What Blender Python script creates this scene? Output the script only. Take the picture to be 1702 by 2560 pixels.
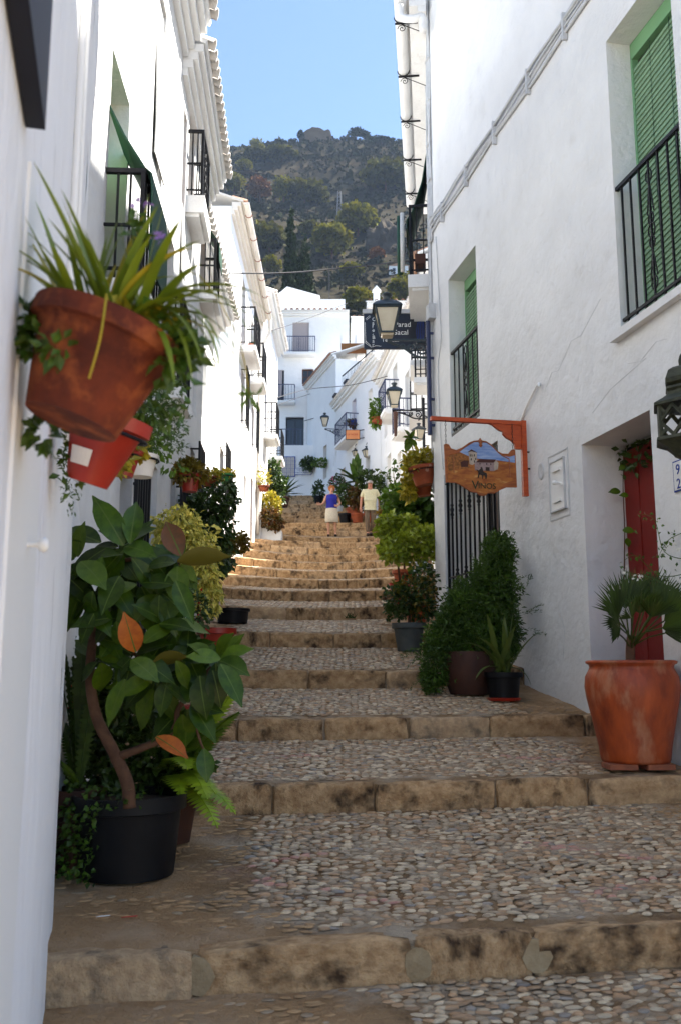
import bpy, bmesh, math, random
from mathutils import Vector, Matrix, noise
R = math.radians
random.seed(7)
for o in list(bpy.data.objects): bpy.data.objects.remove(o)
SC = bpy.context.scene
COL = SC.collection

# ------------------------------------------------------------------ camera, sky, sun, exposure
FPX, PITCH = 2300.0, math.atan(390 / 2300)
cam_d = bpy.data.cameras.new('camera'); cam = bpy.data.objects.new('camera', cam_d); COL.objects.link(cam)
cam.location = (0, 0, 0); cam.rotation_euler = (math.pi / 2 + PITCH, 0, 0)
cam_d.sensor_width = 36; cam_d.lens = 36 * FPX / 2560
cam_d.clip_start = 0.02; cam_d.clip_end = 3000
cam_d.dof.use_dof = True; cam_d.dof.focus_distance = 10.0; cam_d.dof.aperture_fstop = 4.5
SC.camera = cam
SUN_EL, SUN_AZ = R(58.5), R(65)          # azimuth from +Y towards +X
W = bpy.data.worlds.new('World'); SC.world = W; W.use_nodes = True
nt = W.node_tree; bg = nt.nodes['Background']
sky = nt.nodes.new('ShaderNodeTexSky'); sky.sky_type = 'NISHITA'; sky.sun_disc = False
sky.sun_elevation = SUN_EL; sky.sun_rotation = SUN_AZ; sky.altitude = 900
sky.air_density = 1.0; sky.dust_density = 0.5; sky.ozone_density = 3.0
nt.links.new(sky.outputs[0], bg.inputs[0]); bg.inputs[1].default_value = 0.063
sl = bpy.data.lights.new('sun', 'SUN'); sl.energy = 5.0; sl.angle = R(0.53); sl.color = (1.0, 0.95, 0.86)
sun = bpy.data.objects.new('sun', sl); COL.objects.link(sun)
sd = Vector((math.cos(SUN_EL) * math.sin(SUN_AZ), math.cos(SUN_EL) * math.cos(SUN_AZ), math.sin(SUN_EL)))
sun.rotation_euler = sd.to_track_quat('Z', 'Y').to_euler(); sun.location = sd * 60
SC.view_settings.view_transform = 'Standard'; SC.view_settings.look = 'None'
SC.view_settings.exposure = 2.25; SC.view_settings.gamma = 1.0
SC.view_settings.use_curve_mapping = False
SC.render.engine = 'CYCLES'
SC.cycles.max_bounces = 8; SC.cycles.diffuse_bounces = 5; SC.cycles.glossy_bounces = 3; SC.cycles.volume_bounces = 0; SC.cycles.transmission_bounces = 3; SC.cycles.caustics_reflective = False; SC.cycles.caustics_refractive = False

# ------------------------------------------------------------------ helpers
def at(u, v, Y):
    """point seen at photo pixel (u, v) at street distance Y"""
    r, up = (u - 851) / FPX, (1280 - v) / FPX
    k = Y / (math.cos(PITCH) - up * math.sin(PITCH))
    return Vector((r * k, Y, (math.sin(PITCH) + up * math.cos(PITCH)) * k))
WINV = {}
I4 = Matrix.Identity(4)
def link(o, parent=None, M=None):
    COL.objects.link(o)
    M = M or I4
    o.matrix_basis = M
    if parent:
        o.parent = parent; o.matrix_parent_inverse = WINV[parent.name]
    WINV[o.name] = M.inverted()
    return o
def thing(name, label, cat, loc, group=None):
    o = bpy.data.objects.new(name, None); o.empty_display_size = .1
    link(o, None, Matrix.Translation(Vector(loc)))
    return tag(o, label, cat, group)
def tag(o, label, cat, group=None):
    o['label'] = label; o['category'] = cat
    if group: o['group'] = group
    return o
def struct(o): o['kind'] = 'structure'; return o
def stuff(o): o['kind'] = 'stuff'; return o
class MB:
    def __init__(s): s.v = []; s.f = []; s.m = []; s.cur = 0
    def add(s, vs, fs):
        b = len(s.v); s.v += [tuple(x) for x in vs]
        for f in fs: s.f.append(tuple(b + i for i in f)); s.m.append(s.cur)
        return s
    def quad(s, a, b, c, d): return s.add((a, b, c, d), ((0, 1, 2, 3),))
    def box(s, M, sx, sy, sz):
        v = [M @ Vector((x * sx / 2, y * sy / 2, z * sz / 2)) for z in (-1, 1) for y in (-1, 1) for x in (-1, 1)]
        return s.add(v, ((0, 2, 3, 1), (4, 5, 7, 6), (0, 1, 5, 4), (2, 6, 7, 3), (0, 4, 6, 2), (1, 3, 7, 5)))
    def bar(s, a, b, w, h=None):
        """square bar between two points"""
        a, b = Vector(a), Vector(b); d = b - a; L = d.length
        q = d.to_track_quat('X', 'Z').to_matrix().to_4x4()
        return s.box(Matrix.Translation((a + b) / 2) @ q, L, w, h or w)
    def tube(s, pts, r, n=8, cap=True):
        pts = [Vector(p) for p in pts]; rs = r if isinstance(r, (list, tuple)) else [r] * len(pts)
        vs = []; fs = []; up = None
        for i, p in enumerate(pts):
            t = (pts[min(i + 1, len(pts) - 1)] - pts[max(i - 1, 0)]).normalized()
            if up is None: up = t.orthogonal().normalized()
            up = (up - t * up.dot(t)); up = up.normalized() if up.length > 1e-6 else t.orthogonal().normalized()
            w = t.cross(up)
            for k in range(n):
                a = 2 * math.pi * k / n
                vs.append(p + (up * math.cos(a) + w * math.sin(a)) * rs[i])
        for i in range(len(pts) - 1):
            for k in range(n):
                k2 = (k + 1) % n
                fs.append((i * n + k, i * n + k2, (i + 1) * n + k2, (i + 1) * n + k))
        if cap:
            fs.append(tuple(range(n - 1, -1, -1))); fs.append(tuple((len(pts) - 1) * n + k for k in range(n)))
        return s.add(vs, fs)
    def lathe(s, prof, c=(0, 0, 0), n=24, M=None, ph=0):
        c = Vector(c); vs = []; fs = []
        for r, z in prof:
            for k in range(n):
                a = 2 * math.pi * k / n + ph
                p = Vector((r * math.cos(a), r * math.sin(a), z))
                vs.append((M @ p if M else p) + c)
        for i in range(len(prof) - 1):
            for k in range(n):
                k2 = (k + 1) % n
                fs.append((i * n + k, i * n + k2, (i + 1) * n + k2, (i + 1) * n + k))
        return s.add(vs, fs)
    def prism(s, poly, M, th):
        """2D polygon (x, z) extruded by th along local y"""
        n = len(poly)
        vs = [M @ Vector((x, -th / 2, z)) for x, z in poly] + [M @ Vector((x, th / 2, z)) for x, z in poly]
        fs = [tuple(range(n)), tuple(range(2 * n - 1, n - 1, -1))]
        for i in range(n):
            j = (i + 1) % n; fs.append((j, i, n + i, n + j))
        return s.add(vs, fs)
    def mesh(s, name, mats=None, smooth=False):
        me = bpy.data.meshes.new(name); me.from_pydata(s.v, [], s.f)
        for m in (mats if isinstance(mats, (list, tuple)) else [mats] if mats else []): me.materials.append(m)
        if any(s.m): me.polygons.foreach_set('material_index', s.m)
        if smooth: me.polygons.foreach_set('use_smooth', [True] * len(me.polygons))
        me.update(); return me
    def build(s, name, mats, parent=None, smooth=False, M=None):
        return link(bpy.data.objects.new(name, s.mesh(name, mats, smooth)), parent, M)
def autosmooth(o, ang=40):
    me = o.data
    me.polygons.foreach_set('use_smooth', [True] * len(me.polygons))
    bm = bmesh.new(); bm.from_mesh(me)
    for e in bm.edges:
        if len(e.link_faces) == 2 and e.calc_face_angle(0) > R(ang): e.smooth = False
    bm.to_mesh(me); bm.free(); return o
def piece(name, me, parent, M): return link(bpy.data.objects.new(name, me), parent, M)
def TRS(p, rot=None, sc=(1, 1, 1)):
    M = Matrix.Translation(Vector(p))
    if rot is not None: M = M @ rot
    return M @ Matrix.Diagonal((sc[0], sc[1], sc[2], 1))
def unit_box(mat, bev=0):
    bm = bmesh.new(); bmesh.ops.create_cube(bm, size=1)
    me = bpy.data.meshes.new('unit_bar'); bm.to_mesh(me); bm.free(); me.materials.append(mat); return me
def bar_M(a, b, w, h=None):
    a, b = Vector(a), Vector(b); d = b - a
    q = d.to_track_quat('X', 'Z').to_matrix().to_4x4()
    return Matrix.Translation((a + b) / 2) @ q @ Matrix.Diagonal((d.length, w, h or w, 1))
def catmull(pts, n=6):
    pts = [Vector(p) for p in pts]; out = []
    for i in range(len(pts) - 1):
        p0, p1, p2, p3 = pts[max(i - 1, 0)], pts[i], pts[i + 1], pts[min(i + 2, len(pts) - 1)]
        for k in range(n):
            t = k / n
            out.append(.5 * ((2 * p1) + (p2 - p0) * t + (2 * p0 - 5 * p1 + 4 * p2 - p3) * t * t + (3 * p1 - p0 - 3 * p2 + p3) * t ** 3))
    out.append(pts[-1]); return out
def rnd(a, b): return random.uniform(a, b)

# ------------------------------------------------------------------ materials
def mat(name, c1, c2=None, scale=4.0, rough=.8, bump=0.0, bscale=None, det=6, lo=.35, hi=.65, spec=.3, c3=None, s3=1.0, l3=.6, h3=.7,
        stretch=None, objrand=0.0, island=0.0, metal=0.0, trans=None, coat=0, back=None, bump2=None, rnd_tint=None):
    m = bpy.data.materials.new(name); m.use_nodes = True
    t = m.node_tree; N = t.nodes; L = t.links; b = N['Principled BSDF']
    b.inputs['Roughness'].default_value = rough; b.inputs['Specular IOR Level'].default_value = spec
    b.inputs['Metallic'].default_value = metal
    if coat: b.inputs['Coat Weight'].default_value = coat; b.inputs['Coat Roughness'].default_value = .25
    tc = N.new('ShaderNodeTexCoord'); co = tc.outputs['Object']
    if stretch:
        mp = N.new('ShaderNodeMapping'); L.new(co, mp.inputs[0]); mp.inputs['Scale'].default_value = stretch; co = mp.outputs[0]
    if rnd_tint:
        oi0 = N.new('ShaderNodeObjectInfo'); sc0 = N.new('ShaderNodeMath'); sc0.operation = 'MULTIPLY'; sc0.inputs[1].default_value = 37.0; L.new(oi0.outputs['Random'], sc0.inputs[0])
        va = N.new('ShaderNodeVectorMath'); va.operation = 'ADD'; L.new(co, va.inputs[0]); L.new(sc0.outputs[0], va.inputs[1]); co = va.outputs[0]
    def nz(sc, d=det):
        n = N.new('ShaderNodeTexNoise'); n.inputs['Scale'].default_value = sc; n.inputs['Detail'].default_value = d
        n.inputs['Roughness'].default_value = .6; L.new(co, n.inputs['Vector']); return n.outputs[0]
    def rng(src, a, bb):
        r = N.new('ShaderNodeMapRange'); r.inputs[1].default_value = a; r.inputs[2].default_value = bb; L.new(src, r.inputs[0]); return r.outputs[0]
    def mix(f, a, bb, mode='MIX'):
        x = N.new('ShaderNodeMix'); x.data_type = 'RGBA'; x.blend_type = mode
        if isinstance(f, float): x.inputs[0].default_value = f
        else: L.new(f, x.inputs[0])
        for i, q in ((6, a), (7, bb)):
            if isinstance(q, tuple): x.inputs[i].default_value = (*q, 1)
            else: L.new(q, x.inputs[i])
        return x.outputs[2]
    col = tuple(c1)
    if c2: col = mix(rng(nz(scale), lo, hi), tuple(c1), tuple(c2))
    if c3: col = mix(rng(nz(s3, 4), l3, h3), col, tuple(c3))
    if rnd_tint or objrand:
        oi = N.new('ShaderNodeObjectInfo')
        if rnd_tint: col = mix(rng(oi.outputs['Random'], rnd_tint[1], rnd_tint[2]), col, tuple(rnd_tint[0]))
        if objrand:
            hs = N.new('ShaderNodeHueSaturation'); L.new(rng(oi.outputs['Random'], 0, 1), hs.inputs['Value'])
            mr = hs.inputs['Value'].links[0].from_node; mr.inputs[3].default_value = 1 - objrand; mr.inputs[4].default_value = 1 + objrand
            if isinstance(col, tuple): hs.inputs['Color'].default_value = (*col, 1)
            else: L.new(col, hs.inputs['Color'])
            col = hs.outputs[0]
    if island:
        g = N.new('ShaderNodeNewGeometry'); hs = N.new('ShaderNodeHueSaturation')
        r = N.new('ShaderNodeMapRange'); r.inputs[3].default_value = 1 - island; r.inputs[4].default_value = 1 + island
        L.new(g.outputs['Random Per Island'], r.inputs[0]); L.new(r.outputs[0], hs.inputs['Value'])
        if isinstance(col, tuple): hs.inputs['Color'].default_value = (*col, 1)
        else: L.new(col, hs.inputs['Color'])
        col = hs.outputs[0]
    if back:
        g = N.new('ShaderNodeNewGeometry'); col = mix(g.outputs['Backfacing'], col, tuple(back))
    if isinstance(col, tuple): b.inputs['Base Color'].default_value = (*col, 1)
    else: L.new(col, b.inputs['Base Color'])
    if bump:
        h = nz(bscale or scale * 3, 8)
        if bump2:
            a = N.new('ShaderNodeMath'); a.operation = 'MULTIPLY_ADD'; L.new(nz(bump2[0], 3), a.inputs[0]); a.inputs[1].default_value = bump2[1]; L.new(h, a.inputs[2]); h = a.outputs[0]
        bp = N.new('ShaderNodeBump'); bp.inputs['Strength'].default_value = 1.0; bp.inputs['Distance'].default_value = bump
        L.new(h, bp.inputs['Height']); L.new(bp.outputs[0], b.inputs['Normal'])
    if trans:
        tr = N.new('ShaderNodeBsdfTranslucent'); ms = N.new('ShaderNodeMixShader'); ms.inputs[0].default_value = trans
        if isinstance(col, tuple): tr.inputs[0].default_value = (*col, 1)
        else: L.new(col, tr.inputs[0])
        out = N['Material Output']; L.new(b.outputs[0], ms.inputs[1]); L.new(tr.outputs[0], ms.inputs[2]); L.new(ms.outputs[0], out.inputs[0])
    return m
M_ = {}
def defm(k, *a, **kw): M_[k] = mat(k, *a, **kw); return M_[k]
defm('plaster', (.73, .73, .725), (.66, .66, .655), 1.3, .9, .018, 9, c3=(.60, .59, .575), s3=2.6, l3=.62, h3=.82, bump2=(2.2, 2.2))
defm('plaster_old', (.86, .86, .86), (.78, .78, .79), 1.6, .85, .016, 20, c3=(.55, .55, .55), s3=5, l3=.62, h3=.8, stretch=(1, 1, .35), bump2=(3, 2.0))
defm('plaster_far', (.84, .84, .83), (.78, .78, .78), .8, .9, .02, 4, c3=(.60, .58, .55), s3=1.1, l3=.62, h3=.8)
defm('plaster_cream', (.78, .73, .66), (.70, .65, .58), 1.0, .9, .01, 5)
defm('iron', (.006, .006, .008), None, rough=.55, spec=.25)
defm('blue_iron', (.02, .03, .09), None, rough=.4, spec=.5)
defm('lantern_iron', (.012, .02, .028), (.03, .05, .06), 20, .45, spec=.5)
defm('verdigris', (.016, .020, .012), (.042, .046, .026), 18, .6, .004, 60, spec=.3)
defm('lamp_glass', (.62, .55, .42), (.55, .47, .34), 6, .25, spec=.5)
defm('glass_dark', (.02, .025, .03), None, rough=.08, spec=.6)
defm('unlit_interior', (.012, .010, .010), None, rough=.9)  # near-black colour stands for unlit space behind the doors
defm('green_slat', (.23, .36, .22), (.18, .30, .18), 30, .55, objrand=.10)
defm('green_box', (.17, .35, .18), None, rough=.5)
defm('green_blind', (.012, .045, .03), (.02, .07, .045), 60, .75, stretch=(1, 1, 6))
defm('white_blind', (.62, .62, .60), (.48, .48, .47), 90, .8)
defm('brown_blind', (.42, .37, .36), (.34, .29, .28), 50, .8, stretch=(.3, .3, 4))
defm('red_door', (.23, .011, .005), (.14, .008, .004), 5, .5, .003, 30, stretch=(8, 8, .6), spec=.3)
defm('blue_door', (.012, .02, .25), None, rough=.4)
defm('wood_dark', (.05, .02, .012), (.09, .035, .018), 9, .55, stretch=(6, 6, .6))
defm('orange_wood', (.46, .075, .012), (.34, .045, .008), 7, .45, .002, 20, stretch=(1, 1, 8), spec=.4, c3=(.12, .02, .006), s3=5, l3=.68, h3=.74)
defm('terracotta', (.33, .075, .022), (.22, .045, .016), 6, .75, .003, 30, c3=(.42, .30, .22), s3=7, l3=.63, h3=.74)
defm('terracotta_big', (.44, .080, .014), (.19, .030, .009), 5, .5, .005, 18, c3=(.42, .19, .10), s3=6, l3=.54, h3=.78, stretch=(1, 1, .45), spec=.4)
defm('terracotta_old', (.16, .030, .009), (.060, .011, .005), 9, .85, .004, 30, c3=(.30, .08, .02), s3=12, l3=.5, h3=.72)
defm('pot_red', (.34, .022, .008), (.25, .016, .007), 6, .4, spec=.5)
defm('pot_black', (.004, .004, .005), (.007, .007, .008), 9, .5, spec=.2)
defm('pot_grey', (.075, .085, .085), (.11, .12, .115), 7, .6, metal=.3)
defm('pot_green', (.02, .16, .04), None, rough=.5)
defm('pot_brown', (.06, .022, .012), (.035, .014, .01), 5, .7)
defm('pot_white', (.6, .6, .58), None, rough=.5)
defm('soil', (.03, .018, .01), (.05, .03, .018), 30, .95, .01, 60)
defm('kerb', (.56, .37, .195), (.32, .185, .085), 14, .85, .018, 50, c3=(.050, .027, .012), s3=5, l3=.50, h3=.68, stretch=(.75, .23, .23), objrand=.10, lo=.35, hi=.65, rnd_tint=((.46, .37, .26), .75, 1.6), bump2=(12, 1.2))
defm('kerb_filler', (.34, .26, .155), (.24, .165, .085), 9, .95, .01, 25)
defm('stone_pale', (.54, .42, .275), (.38, .28, .17), 30, .42, objrand=.15, island=.18, spec=.35)
defm('stone_grey', (.35, .26, .165), (.24, .172, .105), 30, .42, objrand=.15, island=.2, spec=.35)
defm('stone_tan', (.38, .235, .125), (.27, .16, .08), 30, .5, objrand=.2, island=.2, spec=.4)
defm('stone_dirt', (.40, .25, .125), (.29, .175, .085), 20, .8, objrand=.12, island=.14, spec=.2)
defm('stone_blue', (.20, .165, .13), (.25, .21, .17), 30, .45, objrand=.2, island=.2, spec=.3)
defm('stone_red', (.36, .155, .11), (.40, .24, .17), 30, .5, objrand=.2, island=.2, spec=.4)
defm('roof_tile', (.74, .71, .67), (.58, .54, .50), 6, .85, .006, 30, objrand=.10)
defm('roof_clay', (.40, .24, .16), (.28, .15, .10), 5, .85, .006, 30, objrand=.2)
defm('cable', (.55, .56, .57), (.45, .46, .47), 8, .6)
defm('cable_dark', (.03, .03, .035), None, rough=.6)
defm('ruin', (.19, .14, .095), (.13, .095, .065), .35, .95, .1, 1.2, spec=.0)
defm('rock', (.085, .072, .058), (.05, .044, .038), .4, .95, .2, 1.5, spec=.0)
defm('reed', (.32, .14, .045), (.24, .09, .03), 12, .8, stretch=(.4, .4, 9))
defm('faded_blue', (.46, .52, .60), None, rough=.7)
defm('navy', (.010, .011, .022), (.018, .02, .03), 3, .6)
defm('board_navy', (.006, .009, .018), (.010, .014, .026), 14, .35, spec=.5)
defm('paint_white', (.78, .78, .76), None, rough=.5)
defm('tile_white', (.72, .73, .74), None, rough=.2, spec=.5)
defm('tile_blue', (.03, .06, .28), None, rough=.25, spec=.5)
defm('sign_orange', (.72, .27, .10), None, rough=.5)
defm('sign_red', (.45, .02, .01), None, rough=.5)
defm('brick', (.30, .10, .05), (.2, .07, .04), 12, .85)
LF = dict(rough=.45, spec=.4, trans=.22, island=.35)
defm('leaf_rubber', (.042, .084, .003), (.018, .044, .002), 5, .36, objrand=.45, spec=.25, trans=.06, back=(.10, .088, .012))
defm('leaf_rubber_light', (.085, .140, .005), (.048, .095, .004), 5, .36, objrand=.25, spec=.28, trans=.1, back=(.12, .10, .014))
defm('leaf_rust', (.15, .05, .012), (.09, .04, .012), 6, .5, spec=.4, trans=.1)
defm('leaf_orange', (.50, .13, .008), (.36, .08, .008), 6, .5, spec=.4, trans=.15)
defm('leaf_rib', (0.078, 0.122, 0.015), None, rough=.5)
defm('bark', (.13, .065, .035), (.075, .036, .02), 14, .85, .004, 40)
defm('leaf_lime', (.33, .38, .025), (.20, .27, .018), 3, **LF)
defm('leaf_mid', (0.065, 0.128, 0.009), (0.039, 0.082, 0.007), 3, **LF)
defm('leaf_dark', (.030, .060, .008), (.042, .075, .008), 3, **LF)
defm('leaf_varieg', (.80, .68, .15), (.36, .36, .05), 26, .5, lo=.44, hi=.58, spec=.4, trans=.2, island=.3)
defm('leaf_yellow', (0.442, 0.337, 0.022), (0.260, 0.245, 0.015), 6, **LF)
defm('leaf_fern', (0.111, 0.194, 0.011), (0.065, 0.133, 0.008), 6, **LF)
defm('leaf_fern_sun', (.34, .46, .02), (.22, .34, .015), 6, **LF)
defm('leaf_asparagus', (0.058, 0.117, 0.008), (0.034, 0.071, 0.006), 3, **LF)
defm('leaf_spider', (0.195, 0.245, 0.015), (0.117, 0.173, 0.010), 5, **LF)
defm('leaf_palm', (0.033, 0.061, 0.010), (0.052, 0.087, 0.011), 4, **LF)
defm('leaf_agave', (0.065, 0.102, 0.018), (0.098, 0.133, 0.022), 6, **LF)
defm('leaf_burgundy', (0.130, 0.046, 0.011), (0.078, 0.071, 0.010), 3, **LF)
defm('leaf_olive', (0.130, 0.117, 0.010), (0.182, 0.102, 0.009), 4, **LF)
defm('flower_purple', (.35, .22, .55), None, rough=.6, trans=.3)
defm('flower_red', (.5, .03, .02), None, rough=.6, trans=.2)
defm('flower_white', (.75, .75, .70), None, rough=.6, trans=.3)
defm('flower_yellow', (.55, .42, .03), None, rough=.6, trans=.2)
defm('flower_pink', (.55, .18, .28), None, rough=.6, trans=.2)
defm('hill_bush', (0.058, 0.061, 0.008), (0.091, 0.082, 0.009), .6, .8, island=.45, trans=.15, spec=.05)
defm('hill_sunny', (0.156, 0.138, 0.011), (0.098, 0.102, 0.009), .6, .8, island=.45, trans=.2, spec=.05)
defm('hill_rust', (.20, .085, .03), (.15, .07, .03), .6, .8, island=.4, spec=.05)
defm('cypress', (.016, .026, .008), (.024, .036, .010), .8, .8, island=.45, trans=.08, spec=.05)
defm('pine', (.028, .040, .016), (.04, .052, .02), .8, .8, island=.4, spec=.05)
defm('scrub', (.050, .044, .028), (.036, .042, .020), .12, .9, island=.4, spec=.0)
# ------------------------------------------------------------------ the stepped street
def lx(Y):
    if Y < 3.9: return -.2095 - .2445 * Y
    if Y < 5.3: return -1.163 - .29 * (Y - 3.9)
    if Y < 12.7: return -1.6 - .05 * (Y - 5.3)
    if Y < 19.7: return -2.45
    if Y < 28: return -2.5
    if Y < 32.5: return -2.3
    return -3.4
def rx(Y):
    if Y < 12.9: return 2.25 - .206 * (Y - 8.4)
    if Y < 25: return 1.33 + .09 * (Y - 12.9)
    if Y < 33.5: return 2.4 - .106 * (Y - 25)
    return 1.5 - .232 * (Y - 33.5)
RIS = []   # (Yc, zc, slope in plan, bow, cross slope, cross curve)
for v, Y, k, q in ((2361, 4.13, .18, 0), (1963, 6.2, .18, 0), (1797, 7.9, .19, 0), (1680, 9.6, .16, .01), (1585.6, 11.6, .10, .01),
                (1521, 13.5, .06, .02), (1479, 15.6, .04, .02), (1450.6, 17.6, .02, .025), (1429, 19.8, .02, .03), (1407.5, 21.6, 0, .03),
                (1388.6, 23.4, 0, .03), (1372, 25, 0, .03), (1356.6, 26.6, 0, .02), (1345, 28, 0, .02), (1328, 29.3, 0, .02),
                (1320, 30.7, -.05, .01), (1308, 32, -.05, .01), (1297, 33.4, -.05, 0), (1288, 34.8, -.05, 0), (1279, 36.2, -.05, 0),
                (1269, 37.7, -.05, 0), (1259, 39.2, -.05, 0), (1251, 40.7, -.05, 0), (1245, 42.2, -.05, 0), (1238, 43.8, -.05, 0)):
    RIS.append((Y, at(851, v, Y).z, k, .01 if Y > 12 else 0, .015 if 12 < Y < 24 else 0, q))
RH = .168
def ry(i, x):
    Y, z, k, b, c, q = RIS[i]; xx = max(-3.5, min(3.5, x)); return Y + k * xx + b * xx * xx
def rz(i, x):
    Y, z, k, b, c, q = RIS[i]; xx = max(-2.8, min(2.2, x)); return z + c * xx + q * xx * xx
def ground(x, y):
    n = len(RIS)
    if y < ry(0, x):
        return rz(0, x) - RH - .11 * (ry(0, x) - y)
    for i in range(n - 1):
        if y < ry(i + 1, x):
            y0, y1 = ry(i, x), ry(i + 1, x); t = (y - y0) / (y1 - y0)
            return rz(i, x) + (rz(i + 1, x) - RH - rz(i, x)) * t
    return rz(n - 1, x) + .03 * (y - ry(n - 1, x))
# faded red paint: a lozenge on the first landings
def seg_d(p, a, b):
    ab = (b[0] - a[0], b[1] - a[1]); t = ((p[0] - a[0]) * ab[0] + (p[1] - a[1]) * ab[1]) / (ab[0] ** 2 + ab[1] ** 2)
    t = max(0, min(1, t)); return math.hypot(p[0] - a[0] - t * ab[0], p[1] - a[1] - t * ab[1])
LOZ = [((-.62, 5.0), (.25, 4.62)), ((-.62, 5.0), (-.15, 5.35)), ((2.0, 5.25), (1.15, 4.72)), ((2.0, 5.25), (1.05, 5.62)), ((-1.0, 6.95), (-.2, 7.2)), ((1.2, 7.3), (1.9, 7.1))]
def stain(x, y):
    d = min(seg_d((x, y), a, b) for a, b in LOZ)
    return max(0, 1 - d / .11) * (.55 + .9 * noise.noise(Vector((x * 7, y * 7, 3))))
def dirt(x, y):
    """1 where soil hides the cobbles (left edge, right edge, beside kerbs)"""
    Y = y; n = noise.noise(Vector((x * 1.3, y * 1.3, 9))) * .55 + noise.noise(Vector((x * 4, y * 4, 1))) * .25
    if y < 6.2:
        a = 1 - (x + .75 - max(0, 4.75 - y) * 1.0) / .55
        b = (x - 1.55 - (y - 4.2) * .3) / .6
    else:
        a = 1 - (x - lx(Y) - .35) / .3
        b = (x - rx(Y) + .9) / .5
    return max(a, b) + n
mb = MB(); attr_s = []; attr_d = []
XS = [x * .12 for x in range(-33, 34)]
def strip(i0f, i1f, ny, fine):
    xs = XS if fine else XS[::4] + [XS[-1]]
    b = len(mb.v)
    for j in range(ny + 1):
        t = j / ny
        for x in xs:
            y0, z0 = i0f(x); y1, z1 = i1f(x); y = y0 + (y1 - y0) * t; z = z0 + (z1 - z0) * t
            z += .012 * noise.noise(Vector((x * 3, y * 3, 0))) + (.006 * noise.noise(Vector((x * 11, y * 11, 4))) if fine else 0)
            mb.v.append((x, y, z)); attr_s.append(max(0, stain(x, y)) if fine else 0); attr_d.append(dirt(x, y))
    n = len(xs)
    for j in range(ny):
        for k in range(n - 1):
            a = b + j * n + k; mb.f.append((a, a + 1, a + n + 1, a + n)); mb.m.append(0)
strip(lambda x: (ry(0, x) - 8, rz(0, x) - RH - .88), lambda x: (ry(0, x) + .03, rz(0, x) - RH), 70, True)
for i in range(len(RIS)):
    f0 = (lambda x, i=i: (ry(i, x) + .03, rz(i, x)))
    if i < len(RIS) - 1: f1 = (lambda x, i=i: (ry(i + 1, x) + .03, rz(i + 1, x) - RH))
    else: f1 = (lambda x, i=i: (ry(i, x) + 6, rz(i, x) + .1))
    strip(f0, f1, 34 if i < 4 else 8, i < 4)
    strip((lambda x, i=i: (ry(i, x) + .03, rz(i, x) - RH)), (lambda x, i=i: (ry(i, x) + .031, rz(i, x))), 1, False)   # riser core
mm = mat('mortar', (.30, .19, .095), (.17, .098, .045), 7, .95, .030, 45, c3=(.42, .33, .23), s3=3, l3=.45, h3=.65)
t = mm.node_tree; pb = t.nodes['Principled BSDF']; src = pb.inputs['Base Color'].links[0].from_socket
at1 = t.nodes.new('ShaderNodeAttribute'); at1.attribute_name = 'stain'; at2 = t.nodes.new('ShaderNodeAttribute'); at2.attribute_name = 'dirt'
x1 = t.nodes.new('ShaderNodeMix'); x1.data_type = 'RGBA'; x2 = t.nodes.new('ShaderNodeMix'); x2.data_type = 'RGBA'
mr = t.nodes.new('ShaderNodeMapRange'); mr.inputs[1].default_value = .7; mr.inputs[2].default_value = 1.3; mr.inputs[4].default_value = .55
t.links.new(at2.outputs['Fac'], mr.inputs[0]); t.links.new(mr.outputs[0], x2.inputs[0]); t.links.new(src, x2.inputs[6]); x2.inputs[7].default_value = (.46, .275, .130, 1)
mr = t.nodes.new('ShaderNodeMapRange'); mr.inputs[4].default_value = .4; t.links.new(at1.outputs['Fac'], mr.inputs[0]); t.links.new(mr.outputs[0], x1.inputs[0])
t.links.new(x2.outputs[2], x1.inputs[6]); x1.inputs[7].default_value = (.30, .075, .06, 1)
t.links.new(x1.outputs[2], pb.inputs['Base Color'])
street = struct(mb.build('street', mm, smooth=True))
for nm, vals in (('stain', attr_s), ('dirt', attr_d)):
    a = street.data.attributes.new(nm, 'FLOAT', 'POINT'); a.data.foreach_set('value', vals)
g = MB(); g.quad((-14, -26, -2.22), (16, -26, -2.22), (16, -3.7, -2.21), (-14, -3.7, -2.21)); g.quad((4.0, -3.7, -2.21), (16, -3.7, -2.21), (16, 2.5, -2.0), (4.0, 2.5, -2.0)); g.quad((-14, -3.7, -2.21), (-4.0, -3.7, -2.21), (-4.0, .2, -2.0), (-14, .2, -2.0))
struct(g.build('bounce_pavement', mat('bounce_pavement', (.48, .40, .30), (.40, .33, .24), 3, .9)))  # unseen paving added behind the camera to bounce sun onto the steps
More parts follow.
